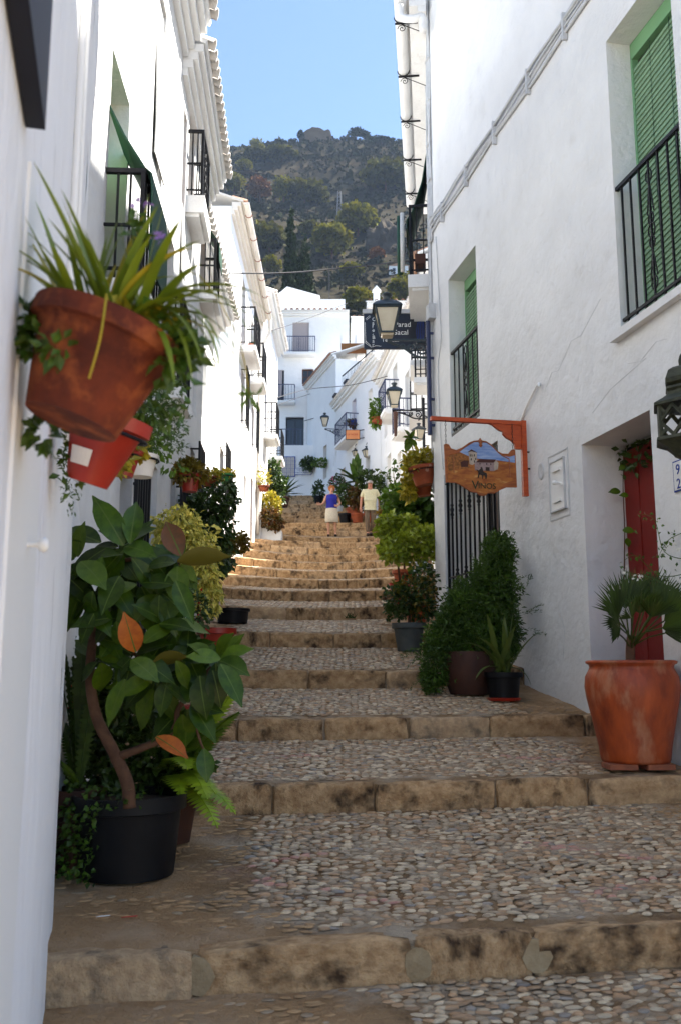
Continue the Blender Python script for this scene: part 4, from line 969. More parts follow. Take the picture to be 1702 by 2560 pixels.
OUT = [(95, 455), (120, 440), (170, 455), (200, 510), (280, 530), (370, 490), (480, 410), (560, 375), (635, 365), (660, 325), (685, 365), (760, 375), (840, 420), (920, 510), (1000, 550), (1100, 550), (1150, 490), (1180, 475), (1215, 490), (1222, 1060), (1060, 1065), (960, 1110), (860, 1170), (760, 1165), (730, 1200), (680, 1212), (630, 1200), (590, 1165), (500, 1160), (420, 1110), (330, 1055), (260, 1030), (110, 1030)]
bc = at(1200, 1169, 9.42)
sg_ = thing('hanging_sign', 'carved wooden wine sign painted with a farmhouse under blue sky', 'sign', (bc.x, bc.y, bc.z - .3))
def sp(pts): return [((x - 660) * K, (780 - y) * K) for x, y in pts]
def lay(name, pts, m, off, th=.003, parent=None): g = MB(); g.prism(sp(pts), TRS(bc, SR) @ Matrix.Translation((0, -.011 - off, 0)), th); return g.build(name, M_[m], parent or board)
defm('board_wood', (.34, .10, .02), (.22, .055, .012), 6, .5, .002, 30, stretch=(1, 1, 6), spec=.4)
defm('paint_sky', (.10, .20, .46), (.30, .38, .55), 7, .6, stretch=(1, 1, 5)); defm('paint_field', (.42, .15, .028), (.24, .065, .016), 9, .6, c3=(.55, .30, .09), s3=7, l3=.58, h3=.7, stretch=(1, 1, 3)); defm('paint_bush', (.13, .055, .012), (.36, .13, .03), 40, .6)
defm('paint_stone', (.42, .36, .28), (.32, .25, .21), 40, .6); defm('paint_mauve', (.32, .24, .23), (.25, .17, .16), 40, .6); defm('paint_roof', (.06, .018, .012), None, rough=.6); defm('paint_dark', (.025, .015, .010), None, rough=.6); defm('paint_green', (.012, .03, .008), None, rough=.5)
board = MB(); board.prism(sp(OUT), TRS(bc, SR), .022); board = board.build('board', M_['board_wood'], sg_)
lay('painted_field', [(135, 640), (1205, 690), (1210, 950), (1040, 1000), (960, 1090), (700, 1190), (430, 1090), (240, 1010), (140, 1010)], 'paint_field', .000)
lay('painted_sky', [(330, 560), (420, 490), (560, 400), (640, 392), (760, 400), (850, 460), (930, 540), (1010, 585), (1110, 600), (1200, 570), (1200, 685), (930, 660), (600, 650), (450, 610)], 'paint_sky', .002)
lay('painted_bushes', [(145, 640), (230, 600), (330, 580), (460, 620), (500, 700), (480, 800), (320, 820), (150, 860)], 'paint_bush', .004)
lay('painted_tower', [(468, 560), (512, 545), (598, 560), (600, 690), (530, 750), (480, 740)], 'paint_stone', .006)
lay('painted_tower_roof', [(450, 560), (512, 512), (605, 560), (520, 545)], 'paint_roof', .008)
for x, y in ((485, 590), (512, 590), (550, 585), (500, 650), (570, 640), (550, 680)): lay('painted_window', [(x, y), (x + 14, y), (x + 14, y + 34), (x, y + 34)], 'paint_dark', .008)
lay('painted_barn', [(560, 700), (640, 680), (860, 680), (930, 700), (915, 800), (860, 830), (560, 830)], 'paint_mauve', .006)
lay('painted_barn_roof', [(575, 710), (640, 655), (895, 652), (860, 700)], 'paint_roof', .008)
lay('painted_gable', [(865, 700), (895, 660), (935, 705), (920, 800), (865, 820)], 'paint_stone', .009)
lay('painted_shed', [(335, 720), (400, 685), (470, 690), (465, 720), (455, 780), (350, 790)], 'paint_roof', .006)
for x, y, w, h in ((635, 715, 14, 24), (740, 715, 14, 24), (805, 715, 14, 24), (730, 775, 60, 55), (650, 780, 22, 40)): lay('painted_window', [(x, y), (x + w, y), (x + w, y + h), (x, y + h)], 'paint_dark', .009)
lay('painted_horse', [(580, 815), (620, 830), (650, 800), (665, 770), (680, 800), (690, 850), (740, 865), (750, 900), (735, 960), (722, 955), (715, 905), (690, 900), (680, 950), (668, 960), (672, 905), (630, 890), (610, 950), (600, 945), (612, 880), (610, 850)], 'paint_dark', .010)
g = MB()
for q_ in ([(180, 600), (300, 575), (380, 500), (480, 425), (560, 390), (640, 380), (680, 380), (760, 392), (850, 450), (930, 530), (1000, 585), (1110, 632)], [(232, 600), (236, 880)], [(1108, 640), (1112, 910)]):
    g.tube([TRS(bc, SR) @ Vector((x, -.014, z)) for x, z in sp(q_)], .006, 5)
g.build('carved_moulding', M_['board_wood'], board)
g = MB(); g.lathe([(0, .03), (.018, .02), (.024, 0), (.012, -.02), (.02, -.04), (0, -.06)], bc + SR @ Vector((0, -.02, .27)), 8); g.build('carved_crest', M_['board_wood'], board, True)
text('lettering', 'V', .13, TRS(bc + SR @ Vector((-.108, -.017, -.235)), SR), 'paint_green', board)
text('lettering', 'INOS', .085, TRS(bc + SR @ Vector((-.038, -.017, -.225)), SR), 'paint_green', board)
for x in (-.375, .365):
    g = MB(); p = bc + SR @ Vector((x, 0, .22)); top = z_arm + .0
    n_ = max(2, int((top - p.z) / .03))
    for j in range(n_):
        z_ = p.z + (top - p.z) * (j + .5) / n_; ax = Vector((1, 0, 0)) if j % 2 else Vector((0, 1, 0))
        g.tube([Vector((p.x, p.y, z_)) + ax * (.007 * math.cos(a)) + Vector((0, 0, .017 * math.sin(a))) for a in [i * math.pi / 4 for i in range(9)]], .0025, 4)
    g.build('chain', M_['iron'], sg_)
# cafe bar board
cb0, cb1 = at(909, 873, 14.4), at(1062, 786, 14.4); cm = (cb0 + cb1) / 2; wd, ht = cb1.x - cb0.x, cb1.z - cb0.z
t = thing('cafe_sign', 'dark navy cafe bar board with white lettering behind the big lantern', 'sign', (cm.x, 14.4, cb0.z))
g = MB(); g.box(TRS(cm), wd, .05, ht); bd = g.build('board', M_['board_navy'], t)
g = MB(); g.box(TRS((cm.x, 14.4, cb1.z + .04)), wd + .04, .09, .07); g.build('light_box', M_['cable'], t)
g = MB(); g.bar((cb1.x - .02, 14.4, cm.z + .2), (1.5, 14.4, cm.z + .2), .03); g.bar((cb1.x - .02, 14.4, cm.z - .2), (1.5, 14.4, cm.z - .2), .03); g.build('mount', M_['iron'], t)
for j, ch in enumerate('Cafe-Bar'): text('letter', ch, .085, TRS((cb0.x + .135, 14.37, cb1.z - .125 - j * .062)), 'paint_white', bd)
text('lettering', 'Parad', .12, TRS((cb0.x + .50, 14.37, cb1.z - .225)), 'paint_white', bd); text('lettering', 'del Gacal', .12, TRS((cb0.x + .28, 14.37, cb1.z - .36)), 'paint_white', bd); text('lettering', 'Terraza', .09, TRS((cb0.x + .29, 14.37, cb1.z - .48)), 'paint_white', bd)
g = MB()
for a in ([(.03, .09), (.10, .03)], [(.04, .11), (.11, .05)], [(.02, .15), (.03, .5)], [(.03, .47), (.11, .55)], [(.02, .50), (.12, .575), (.2, .55), (.28, .56)]):
    g.tube([(cb0.x + x, 14.37, cb1.z - z) for x, z in a], .004, 4)
g.build('border_flourish', M_['paint_white'], bd)
g = MB()
for j in range(5): g.tube(catmull([(cb1.x - .12 + .02 * j, 14.37, cb1.z - .12), (cb1.x - .15 + .03 * j, 14.37, cb1.z - .3), (cb1.x - .13 + .02 * j, 14.37, cb1.z - .5)], 4), .006, 4)
g.build('painted_figure', M_['tile_blue'], bd)
# orange sign
q0, q1 = at(865, 1098, 35.9), at(898, 1076, 35.9); qm = (q0 + q1) / 2
t = thing('small_sign', 'small orange projecting sign with red letters under the blue door', 'sign', qm)
for m, w, o in (('iron', .05, 0), ('sign_orange', 0, -.02)): g = MB(); g.box(TRS(qm + Vector((0, o, 0))), q1.x - q0.x + w, .04, q1.z - q0.z + w); g.build('board' if o else 'frame', M_[m], t)
text('lettering', 'LA TACINE', .10, TRS((q0.x + .04, 35.855, qm.z - .03)), 'sign_red', t, sx=.85)
for v in (1076, 1096):
    g = MB(); z_ = at(898, v, 35.9).z; g.bar((q1.x, 35.9, z_), (q1.x + .35, 35.8, z_ + .03), .03); g.build('rod', M_['iron'], t)
# plaques on the terrace wall
q0, q1 = at(697, 1190, 44.55), at(737, 1143, 44.55); qm = (q0 + q1) / 2
t = thing('tile_picture', 'large framed tile picture on the terrace wall', 'tile picture', (qm.x, 44.5, q0.z))
g = MB(); g.box(TRS((qm.x, 44.56, qm.z)), q1.x - q0.x + .08, .04, q1.z - q0.z + .08); g.build('border', M_['tile_blue'], t)
defm('tile_scene', (.55, .50, .46), (.34, .30, .30), 6, .3, c3=(.50, .42, .22), s3=5, l3=.6, h3=.7)
tmm = unit_box(M_['tile_scene'])
for i in range(4):
    for j in range(5):
        w, h = (q1.x - q0.x) / 4, (q1.z - q0.z) / 5; piece('tile', tmm, t, TRS((q0.x + w * (i + .5), 44.535, q0.z + h * (j + .5)), None, (w - .012, .02, h - .012)))
q0, q1 = at(739, 1186, 44.55), at(778, 1171, 44.55); qm = (q0 + q1) / 2
t = thing('name_plaque', 'white name plaque with blue capital letters beside the tile picture', 'plaque', qm)
for m, w, o in (('tile_blue', .05, 44.57), ('tile_white', 0, 44.55)): g = MB(); g.box(TRS((qm.x, o, qm.z)), q1.x - q0.x + w, .04, q1.z - q0.z + w); g.build('border' if w else 'tile', M_[m], t)
text('lettering', 'THE GARDEN', .125, TRS((q0.x + .03, 44.525, qm.z + .02)), 'tile_blue', t, sx=.95); text('lettering', 'RESTAURANT', .125, TRS((q0.x + .02, 44.525, qm.z - .11)), 'tile_blue', t, sx=.88)
# reed pergola on the roof terrace
a_, b_ = at(853, 884, 41.5), at(925, 856, 41.5); t = thing('pergola', 'reed screened pergola on a roof terrace above the lattice rail', 'pergola', (a_.x, 41.5, a_.z - 1.6))
pz = unit_box(M_['reed']); nn_ = 7
for k_ in range(nn_): piece('reed_mat', pz, t, TRS(((a_.x + b_.x) / 2, 41.5 + .02 * k_, a_.z + (b_.z - a_.z) * (k_ + .5) / nn_), None, (b_.x - a_.x, .03, (b_.z - a_.z) / nn_ - .012)))
for x in (a_.x, (a_.x + b_.x) / 2, b_.x): g = MB(); g.box(TRS((x, 41.7, a_.z - .6)), .07, .07, 3.2); g.build('post', M_['paint_white'], t)
g = MB(); g.box(TRS(((a_.x + b_.x) / 2 + .6, 42.2, a_.z - 1.3)), 3.4, .2, 1.6); g.build('parapet', M_['plaster_far'], t)
t = thing('terrace_railing', 'slanting dark railing on the roof terrace below the pergola', 'railing', at(860, 950, 39.6))
p0, p1 = at(856, 940, 40.2), at(935, 872, 36.5); g = MB(); g.bar(p0, p1, .04); g.bar(p0 + Vector((0, 0, -.75)), p1 + Vector((0, 0, -.75)), .03); rl_ = g.build('rail', M_['iron'], t)
for k_ in range(22): q = p0.lerp(p1, k_ / 21); piece('bar', IRON, t, TRS(q + Vector((0, 0, -.37)), None, (.014, .014, .75)))
# television aerial
q = at(823, 745, 48.5); t = thing('tv_aerial', 'thin television aerial standing on the roof of the end house', 'aerial', q + Vector((0, 0, -1.2)))
top = at(823, 672, 48.5); g = MB(); g.tube([q + Vector((0, 0, -1.2)), top], .02, 6); g.build('mast', M_['cable_dark'], t)
g = MB(); g.bar(at(806, 648, 48.5), at(842, 660, 48.5), .018); g.bar(top, at(823, 652, 48.5), .02)
for k_ in range(6): c_ = at(806, 648, 48.5).lerp(at(842, 660, 48.5), k_ / 5); g.bar(c_ + Vector((-.3, -.1, .0)), c_ + Vector((.3, .1, .05)), .008)
g.bar(at(823, 672, 48.5), at(858, 652, 48.5), .015); g.build('antenna', M_['cable_dark'], t)
# overhead wires
for lab, pts, r_ in (('black cable sagging high across the street in front of the hill', [((536, 682), 15.8), ((700, 683), 16.5), ((860, 670), 17), ((1024, 652), 16.2)], .014),
                     ('thin wire crossing the front of the end house', [((672, 829), 27), ((760, 800), 34), ((868, 758), 45)], .014),
                     ('thin wire sloping above the small far window', [((690, 996), 31), ((770, 973), 33), ((880, 962), 33), ((987, 935), 31.5)], .014),
                     ('thin wire running from the dark door to the blue balcony', [((762, 1052), 45.8), ((850, 1025), 41), ((924, 990), 35.8)], .018),
                     ('short wire low in front of the barred balcony', [((690, 1015), 32), ((735, 998), 38), ((775, 985), 44)], .014)):
    g = MB(); g.tube(catmull([at(u, v, Y) for (u, v), Y in pts], 8), r_, 5); tag(g.build('overhead_wire', M_['cable_dark'], None, True), lab, 'cable')
# ------------------------------------------------------------------ plants
def leaf_geo(n=5, fold=.18, droop=.25, wmax=.42, tip=1.0):
    """one leaf, base at origin, along +x, unit length"""
    vs = []; fs = []
    for i in range(n + 1):
        t = i / n; w = wmax * math.sin(math.pi * min(1, (t * .97 + .015) ** .9)) ** .85 * (1 if t < .85 else .7)
        z = -droop * t * t
        vs += [(t, w, z + fold * w), (t, 0, z), (t, -w, z + fold * w)]
    for i in range(n):
        b = i * 3; fs += [(b, b + 1, b + 4, b + 3), (b + 1, b + 2, b + 5, b + 4)]
    return vs, fs
def orient(d, up=None):
    d = Vector(d).normalized(); up = Vector(up) if up is not None else Vector((0, 0, 1))
    y = up.cross(d)
    if y.length < 1e-3: y = Vector((0, 1, 0)).cross(d)
    y.normalize(); z = d.cross(y)
    return Matrix(((d.x, y.x, z.x, 0), (d.y, y.y, z.y, 0), (d.z, y.z, z.z, 0), (0, 0, 0, 1)))
def rdir(): 
    while True:
        v = Vector((rnd(-1, 1), rnd(-1, 1), rnd(-1, 1)))
        if .05 < v.length < 1: return v.normalized()
SIMPLE = ([(0, 0, 0), (.5, .3, .07), (.55, 0, -.03), (.5, -.3, .07), (1, 0, -.18)], [(0, 2, 1), (0, 3, 2), (1, 2, 4), (2, 3, 4)])
def cloud(name, m, parent, pts, size, geo=SIMPLE, asp=1.0, kind=True):
    """pts: (position, direction)"""
    g = MB(); vs0, fs0 = geo
    for p, d in pts:
        s = size * rnd(.65, 1.3); M = orient(d, rdir() + Vector((0, 0, .8)))
        g.add([p + (M @ Vector((v[0] * s, v[1] * s * asp, v[2] * s))) for v in vs0], fs0)
    o = g.build(name, M_[m], parent)
    return stuff(o) if kind else o
def blob(ells, n, shell=.55, out=.7, droop=0.0, jag=.45):
    """sample leaf sites in ellipsoids [(centre, (rx, ry, rz))]"""
    vol = [e[1][0] * e[1][1] * e[1][2] for e in ells]; vol = [v ** .67 for v in vol]; tot = sum(vol); P_ = []
    for (c, r), w in zip(ells, vol):
        for _ in range(int(n * w / tot)):
            d = rdir(); q = 1 + jag * noise.noise(d * 2.3 + Vector(c) * 3)
            k = (shell + (1 - shell) * random.random() ** .6) * q
            if random.random() < .16: k *= 1 + .45 * max(0, noise.noise(d * 5 + Vector(c) * 7))
            p = Vector(c) + Vector((d.x * r[0], d.y * r[1], d.z * r[2])) * k
            dd = (d * out + rdir() * .8 + Vector((0, 0, -droop))).normalized(); P_.append((p, dd))
    return P_
def pot(root, c, rt, rb, h, m, rim=.02, n=24, soil=True, belly=None, name='pot', tilt=None):
    if belly: prof = [(0, 0), (rb, 0)] + belly + [(rt - .03, h - .02), (0, h - .06)]
    else: prof = [(0, 0), (rb, 0), (rb + (rt - rb) * .75, h * .74), (rt - .004, h * .80), (rt + rim, h * .82), (rt + rim, h), (rt, h), (rt - .012, h * .9), (0, h * .9)]
    g = MB(); g.lathe(prof, c, n, tilt); o = autosmooth(g.build(name, M_[m], root), 35)
    if soil:
        g = MB(); g.lathe([(0, h * .9 + .012), (rt * .6, h * .9 + .01), (rt - .02, h * .9 - .004)], c, n, tilt); g.build('soil', M_['soil'], root)
    return o
def stem(root, pts, r, m='bark', name='stem', n=7): g = MB(); g.tube(catmull(pts, 5), r if not isinstance(r, tuple) else [r[0] + (r[1] - r[0]) * k / ((len(pts) - 1) * 5) for k in range((len(pts) - 1) * 5 + 1)], n); return g.build(name, M_[m], root, True)
def frond(root, m, a, d, L, droop, w=.09, n=22, name='frond'):
    """fern frond as its own part"""
    g = MB(); a = Vector(a); d = Vector(d).normalized(); side = d.cross(Vector((0, 0, 1)))
    side = side.normalized() if side.length > .05 else Vector((1, 0, 0)); pts = []
    for k in range(n + 1): t = k / n; pts.append(a + d * L * t + Vector((0, 0, -droop * t * t * L)))
    g.tube(pts[::3] + [pts[-1]], .004, 4)
    for k in range(1, n):
        t = k / n; wl = w * (math.sin(math.pi * (t * .88 + .1)) ** .8); tg = (pts[k + 1] - pts[k - 1]).normalized()
        for sg in (-1, 1):
            q = side * sg * wl + tg * wl * .25 + Vector((0, 0, -wl * .15)); b = pts[k]; h = L / n * .5
            g.add((b - tg * h, b + q * .5 - tg * h * .9, b + q, b + q * .55 + tg * h * .7, b + tg * h), ((0, 1, 2, 3, 4),))
    return g.build(name, M_[m], root)
def blade(root, m, a, d, L, w, droop, name='leaf', n=9, fold=.25):
    a = Vector(a); d = Vector(d).normalized(); side = d.cross(Vector((0, 0, 1))); side = side.normalized() if side.length > .05 else Vector((1, 0, 0))
    g = MB(); vs = []; p = a.copy(); dd = d.copy()
    for k in range(n + 1):
        t = k / n; ww = w * (math.sin(math.pi * (.18 + .82 * t)) ** .7 if t < 1 else 0.02)
        up = side.cross(dd)
        vs += [p + side * ww + up * ww * fold, p, p - side * ww + up * ww * fold]
        p = p + dd * (L / n); dd = (dd + Vector((0, 0, -droop / n))).normalized()
    g.add(vs, [f for k in range(n) for f in ((k * 3, k * 3 + 1, k * 3 + 4, k * 3 + 3), (k * 3 + 1, k * 3 + 2, k * 3 + 5, k * 3 + 4))])
    return g.build(name, M_[m], root, True)

# ---- rubber plant in the big black pot
def gz(x, y): return ground(x, y)
pc = Vector((-1.10, 4.98, 0)); pc.z = gz(pc.x, pc.y) - .01
t = thing('rubber_plant', 'large rubber plant with glossy leaves in a big black tub', 'potted plant', pc)
pot(t, pc, .275, .24, .40, 'pot_black', .022, 36)
def RY(u, v, dy=0): return at(u, v, 4.70 + dy)
stem(t, [RY(325, 2020), RY(318, 1955), RY(285, 1880), RY(245, 1800), RY(228, 1720), RY(228, 1640, .03), RY(240, 1575, .1), RY(280, 1480, .15), RY(300, 1400, .15), RY(312, 1360, .1)], (.034, .016), name='trunk', n=10)
stem(t, [RY(292, 1893), RY(350, 1872), RY(405, 1848), RY(440, 1815), RY(448, 1770), RY(500, 1700), RY(548, 1650)], (.022, .010), name='branch')
stem(t, [RY(240, 1590), RY(300, 1620), RY(345, 1640), RY(390, 1690)], (.014, .008), name='branch')
stem(t, [RY(300, 1400), RY(380, 1400), RY(448, 1410)], (.012, .007), name='branch')
stem(t, [RY(480, 1780), RY(500, 1850), RY(511, 1875)], (.008, .005), name='branch')
LEAVES = [(309, 1364, 247, 1248), (326, 1360, 340, 1255), (253, 1357, 159, 1313), (265, 1372, 155, 1429), (310, 1376, 245, 1437), (345, 1366, 452, 1455), (330, 1395, 397, 1478), (444, 1403, 560, 1385, 'B'),
          (454, 1390, 416, 1305, 'R'), (440, 1452, 478, 1542), (165, 1440, 232, 1490), (226, 1510, 270, 1568), (236, 1534, 200, 1600), (340, 1630, 316, 1550, 'R2'), (360, 1608, 424, 1548, 'L'), (322, 1620, 252, 1584),
          (320, 1652, 254, 1628, 'L'), (382, 1645, 422, 1578), (540, 1650, 484, 1610, 'L'), (552, 1650, 600, 1588, 'L'), (552, 1648, 478, 1632, 'L'), (314, 1698, 266, 1796, 'L'), (383, 1692, 306, 1732, 'L'), (385, 1724, 328, 1816, 'L'), (393, 1710, 450, 1802, 'L'),
          (456, 1786, 464, 1864, 'L'), (479, 1760, 532, 1832), (440, 1652, 473, 1716, 'L'), (330, 1648, 384, 1680, 'L'), (552, 1660, 602, 1744), (532, 1676, 553, 1754), (510, 1872, 518, 1946), (391, 1842, 463, 1882, 'O'), (383, 1656, 458, 1634, 'B'),
          (300, 1400, 352, 1300), (290, 1420, 190, 1400), (330, 1420, 300, 1500), (350, 1440, 420, 1500), (300, 1440, 260, 1500), (210, 1470, 160, 1560), (240, 1500, 170, 1480), (380, 1420, 440, 1380), (350, 1500, 400, 1570), (300, 1520, 340, 1600), (410, 1500, 440, 1580),
          (250, 1560, 300, 1630), (430, 1600, 480, 1680), (400, 1560, 470, 1560), (470, 1700, 540, 1700), (500, 1690, 510, 1780), (420, 1700, 400, 1780), (460, 1640, 520, 1600), (350, 1560, 270, 1530), (280, 1460, 330, 1530), (400, 1460, 350, 1530), (215, 1440, 150, 1510),
          (380, 1530, 330, 1480), (450, 1480, 420, 1560), (330, 1700, 350, 1780), (520, 1640, 590, 1680), (270, 1500, 200, 1540), (260, 1420, 200, 1460)]
for cu_, cv_, n_ in ((305, 1368, 9), (445, 1408, 8), (350, 1460, 9), (235, 1470, 9), (290, 1545, 8), (335, 1640, 9), (540, 1650, 8), (390, 1700, 9), (470, 1765, 8), (420, 1560, 8), (195, 1400, 7), (400, 1480, 8), (470, 1640, 7), (250, 1650, 5)):
    ph_ = rnd(0, 6.28)
    for k in range(n_):
        a_ = ph_ + k * 6.283 / n_ + rnd(-.3, .3); l_ = rnd(62, 105); LEAVES.append((cu_ + 8 * math.cos(a_), cv_ + 8 * math.sin(a_), cu_ + l_ * math.cos(a_), cv_ + l_ * math.sin(a_) * .9 + 8, 'L' if random.random() < .16 else 'D'))
def leaf_mesh(k, m):
    g = MB(); vs, fs = leaf_geo(8, *((.30, .22, .205), (.16, .34, .225), (.42, .14, .19))[k]); g.add(vs, fs); g.cur = 1
    dr_ = (.22, .34, .14)[k]
    for i in range(8):
        a, b = i / 8, (i + 1) / 8; w0, w1 = .014 * (1 - a * .7), .014 * (1 - b * .7)
        g.add(((a, w0, -dr_ * a * a + .006), (b, w1, -dr_ * b * b + .006), (b, -w1, -dr_ * b * b + .006), (a, -w0, -dr_ * a * a + .006)), ((0, 3, 2, 1),))
    return g.mesh('leaf', [M_[m], M_['leaf_rib']], True)
LM = {(k, m): leaf_mesh(k, m) for k in range(3) for m in ('leaf_rubber', 'leaf_rubber_light', 'leaf_rust', 'leaf_orange')}
for i, L_ in enumerate(LEAVES):
    u0, v0, u1, v1 = L_[:4]; f_ = L_[4] if len(L_) > 4 else ''
    back = i >= 34
    dy = rnd(-.22, .10) if back else rnd(-.32, -.06)
    a, b = RY(u0, v0, dy + rnd(0, .05)), RY(u1, v1, dy - rnd(-.12, .10)); d = b - a; L = d.length
    up = Vector((rnd(-.3, .3), -1.0 + rnd(-.2, .2), .85)) if f_ != 'B' else Vector((0, .8, .6))
    m = {'R': 'leaf_rust', 'R2': 'leaf_orange', 'O': 'leaf_orange', 'L': 'leaf_rubber_light'}.get(f_, 'leaf_rubber')
    L *= 1.12
    piece('leaf', LM[random.randrange(3), m], t, Matrix.Translation(a) @ orient(d, up) @ Matrix.Diagonal((L, L * rnd(.95, 1.2) * (1.25 if L < .22 else 1), L, 1)))
# creeper spilling over the tub
P_ = []
for _ in range(700):
    a = R(rnd(165, 300)); h = rnd(.02, .46) ** 1.0; r_ = .29 + rnd(-.01, .05)
    if h > .38: r_ = rnd(.08, .32)
    if R(255) < a and h < .36: continue
    P_.append((pc + Vector((r_ * math.cos(a), r_ * math.sin(a), h)), Vector((math.cos(a), math.sin(a), rnd(-.6, .4))) + rdir() * .5))
cloud('creeper', 'leaf_mid', t, P_, .030, asp=1.5)
# ---- ferns and the red flowered plant behind the tub
fb = Vector((-.98, 5.5, 0)); fb.z = gz(fb.x, fb.y)
t = thing('fern', 'bright sword fern arching over the step beside the black tub', 'fern', fb)
pot(t, fb, .16, .12, .26, 'pot_brown')
top = fb + Vector((0, 0, .26))
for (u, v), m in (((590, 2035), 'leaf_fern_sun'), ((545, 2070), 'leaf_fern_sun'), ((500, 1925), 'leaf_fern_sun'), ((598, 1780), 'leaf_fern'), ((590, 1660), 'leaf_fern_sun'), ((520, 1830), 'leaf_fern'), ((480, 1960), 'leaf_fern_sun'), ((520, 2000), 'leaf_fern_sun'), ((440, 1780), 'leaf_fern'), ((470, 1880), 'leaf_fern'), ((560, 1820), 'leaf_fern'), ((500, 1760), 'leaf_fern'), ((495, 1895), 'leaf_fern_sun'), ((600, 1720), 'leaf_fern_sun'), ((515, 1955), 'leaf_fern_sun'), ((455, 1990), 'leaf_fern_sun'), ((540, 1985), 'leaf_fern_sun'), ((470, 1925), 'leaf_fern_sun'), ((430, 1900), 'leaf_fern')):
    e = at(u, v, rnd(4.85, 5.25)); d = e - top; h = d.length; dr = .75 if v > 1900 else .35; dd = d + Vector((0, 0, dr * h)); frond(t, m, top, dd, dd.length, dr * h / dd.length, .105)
fb = Vector((-1.38, 5.02, 0)); fb.z = gz(fb.x, fb.y); top = fb + Vector((0, 0, .40))
t = thing('fern', 'dark sword fern standing against the nearest wall behind the tub', 'fern', fb); pot(t, fb, .13, .10, .4, 'pot_brown')
for (u, v) in ((160, 1610), (205, 1585), (225, 1600), (158, 1720), (150, 1900), (170, 1960), (215, 1660), (185, 1640), (160, 1800), (240, 1700)):
    e = at(u, v, rnd(4.9, 5.1)); d = e - top; dr = .3; dd = d + Vector((0, 0, dr * d.length)); frond(t, 'leaf_dark' if v < 1850 else 'leaf_fern', top, dd, dd.length, dr * d.length / dd.length, .06)
fb = Vector((-1.32, 5.25, 0)); fb.z = gz(fb.x, fb.y)
t = thing('flowering_plant', 'dark bushy plant with small red flowers behind the rubber plant', 'potted plant', fb); pot(t, fb, .15, .11, .3, 'pot_brown')
cloud('foliage', 'leaf_dark', t, blob([(at(205, 1760, 5.25), (.17, .12, .42)), (at(260, 1800, 5.3), (.30, .15, .36)), (at(345, 1880, 5.3), (.40, .15, .28)), (at(240, 1940, 5.2), (.25, .15, .2)), (at(320, 1740, 5.4), (.3, .12, .25)), (at(400, 1930, 5.35), (.25, .12, .2))], 4200, .1), .06)
for u, v in ((178, 1755), (185, 1765), (205, 1725), (190, 1710), (183, 1772)): cloud('flower', 'flower_red', t, [(at(u, v, 5.05), rdir()) for _ in range(9)], .035, kind=False)
# ---- further plants along the left wall
def potted(label, name, c, rt, rb, h, pm, ells, n, size, lm, stem_pts=None, droop=0, kw=None, asp=1.0, extra=(), z=None, part='foliage', shell=.45, group=None):
    c = Vector(c)
    if z is None: c.z = gz(c.x, c.y)
    t = thing(name, label, 'potted plant', c, group); pot(t, c, rt, rb, h, pm, **(kw or {}))
    if stem_pts: stem(t, stem_pts, (.02, .008))
    cloud(part, lm, t, blob(ells, n, shell, droop=droop), size, asp=asp)
    for m, es, n2, sz in extra: cloud('flowers' if 'flower' in m else part, m, t, blob(es, n2, .6), sz)
    return t
potted('variegated weeping fig with cream leaves in a red pot', 'weeping_fig', at(505, 1560, 7.6) * 1, .17, .13, .3, 'pot_red',
       [(at(448, 1325, 7.7), (.20, .2, .22)), (at(425, 1385, 7.7), (.17, .2, .3)), (at(490, 1385, 7.7), (.19, .2, .25)), (at(505, 1440, 7.7), (.15, .18, .22)), (at(520, 1490, 7.7), (.12, .15, .16))], 4200, .062, 'leaf_varieg', [at(505, 1560, 7.6), at(490, 1470, 7.7), at(460, 1350, 7.7)], .9, asp=.8, shell=.3)
potted('small dark pot plant with red flowers beneath the weeping fig', 'flowering_plant', at(470, 1600, 7.2), .14, .11, .22, 'pot_brown', [(at(475, 1530, 7.2), (.16, .14, .2)), (at(440, 1570, 7.1), (.2, .14, .16))], 800, .045, 'leaf_dark', extra=[('flower_red', [(at(470, 1510, 7.15), (.12, .1, .14))], 40, .03)])
potted('dark glossy fig tree behind the variegated one', 'fig_tree', at(545, 1470, 10.2), .2, .15, .34, 'pot_red',
       [(at(520, 1290, 10.4), (.28, .25, .3)), (at(560, 1245, 10.4), (.16, .2, .2)), (at(540, 1340, 10.4), (.2, .2, .25)), (at(495, 1270, 10.3), (.22, .2, .2)), (at(545, 1400, 10.3), (.16, .2, .18)), (at(565, 1225, 10.5), (.10, .1, .1))], 1700, .085, 'leaf_dark', [at(545, 1460, 10.2), at(535, 1380, 10.3), at(535, 1270, 10.4)], .6, asp=.9)
potted('low rusty green succulent in a black bowl', 'succulent', at(585, 1405, 12.6), .22, .2, .2, 'pot_black', [(at(590, 1358, 12.6), (.20, .18, .13)), (at(565, 1362, 12.6), (.12, .12, .1))], 700, .06, 'leaf_olive', asp=1.4)
t_ = thing('spider_plant', 'pale striped grass plant drooping over a step on the left', 'potted plant', at(568, 1420, 11.9)); pot(t_, at(560, 1428, 11.9), .13, .1, .16, 'pot_black')
for k in range(22): a = rnd(0, 6.28); blade(t_, 'leaf_varieg' if k % 3 else 'leaf_mid', at(560, 1402, 11.9), (math.cos(a), math.sin(a) * .6 - .2, .9), rnd(.25, .5), .010, 2.2, n=6)
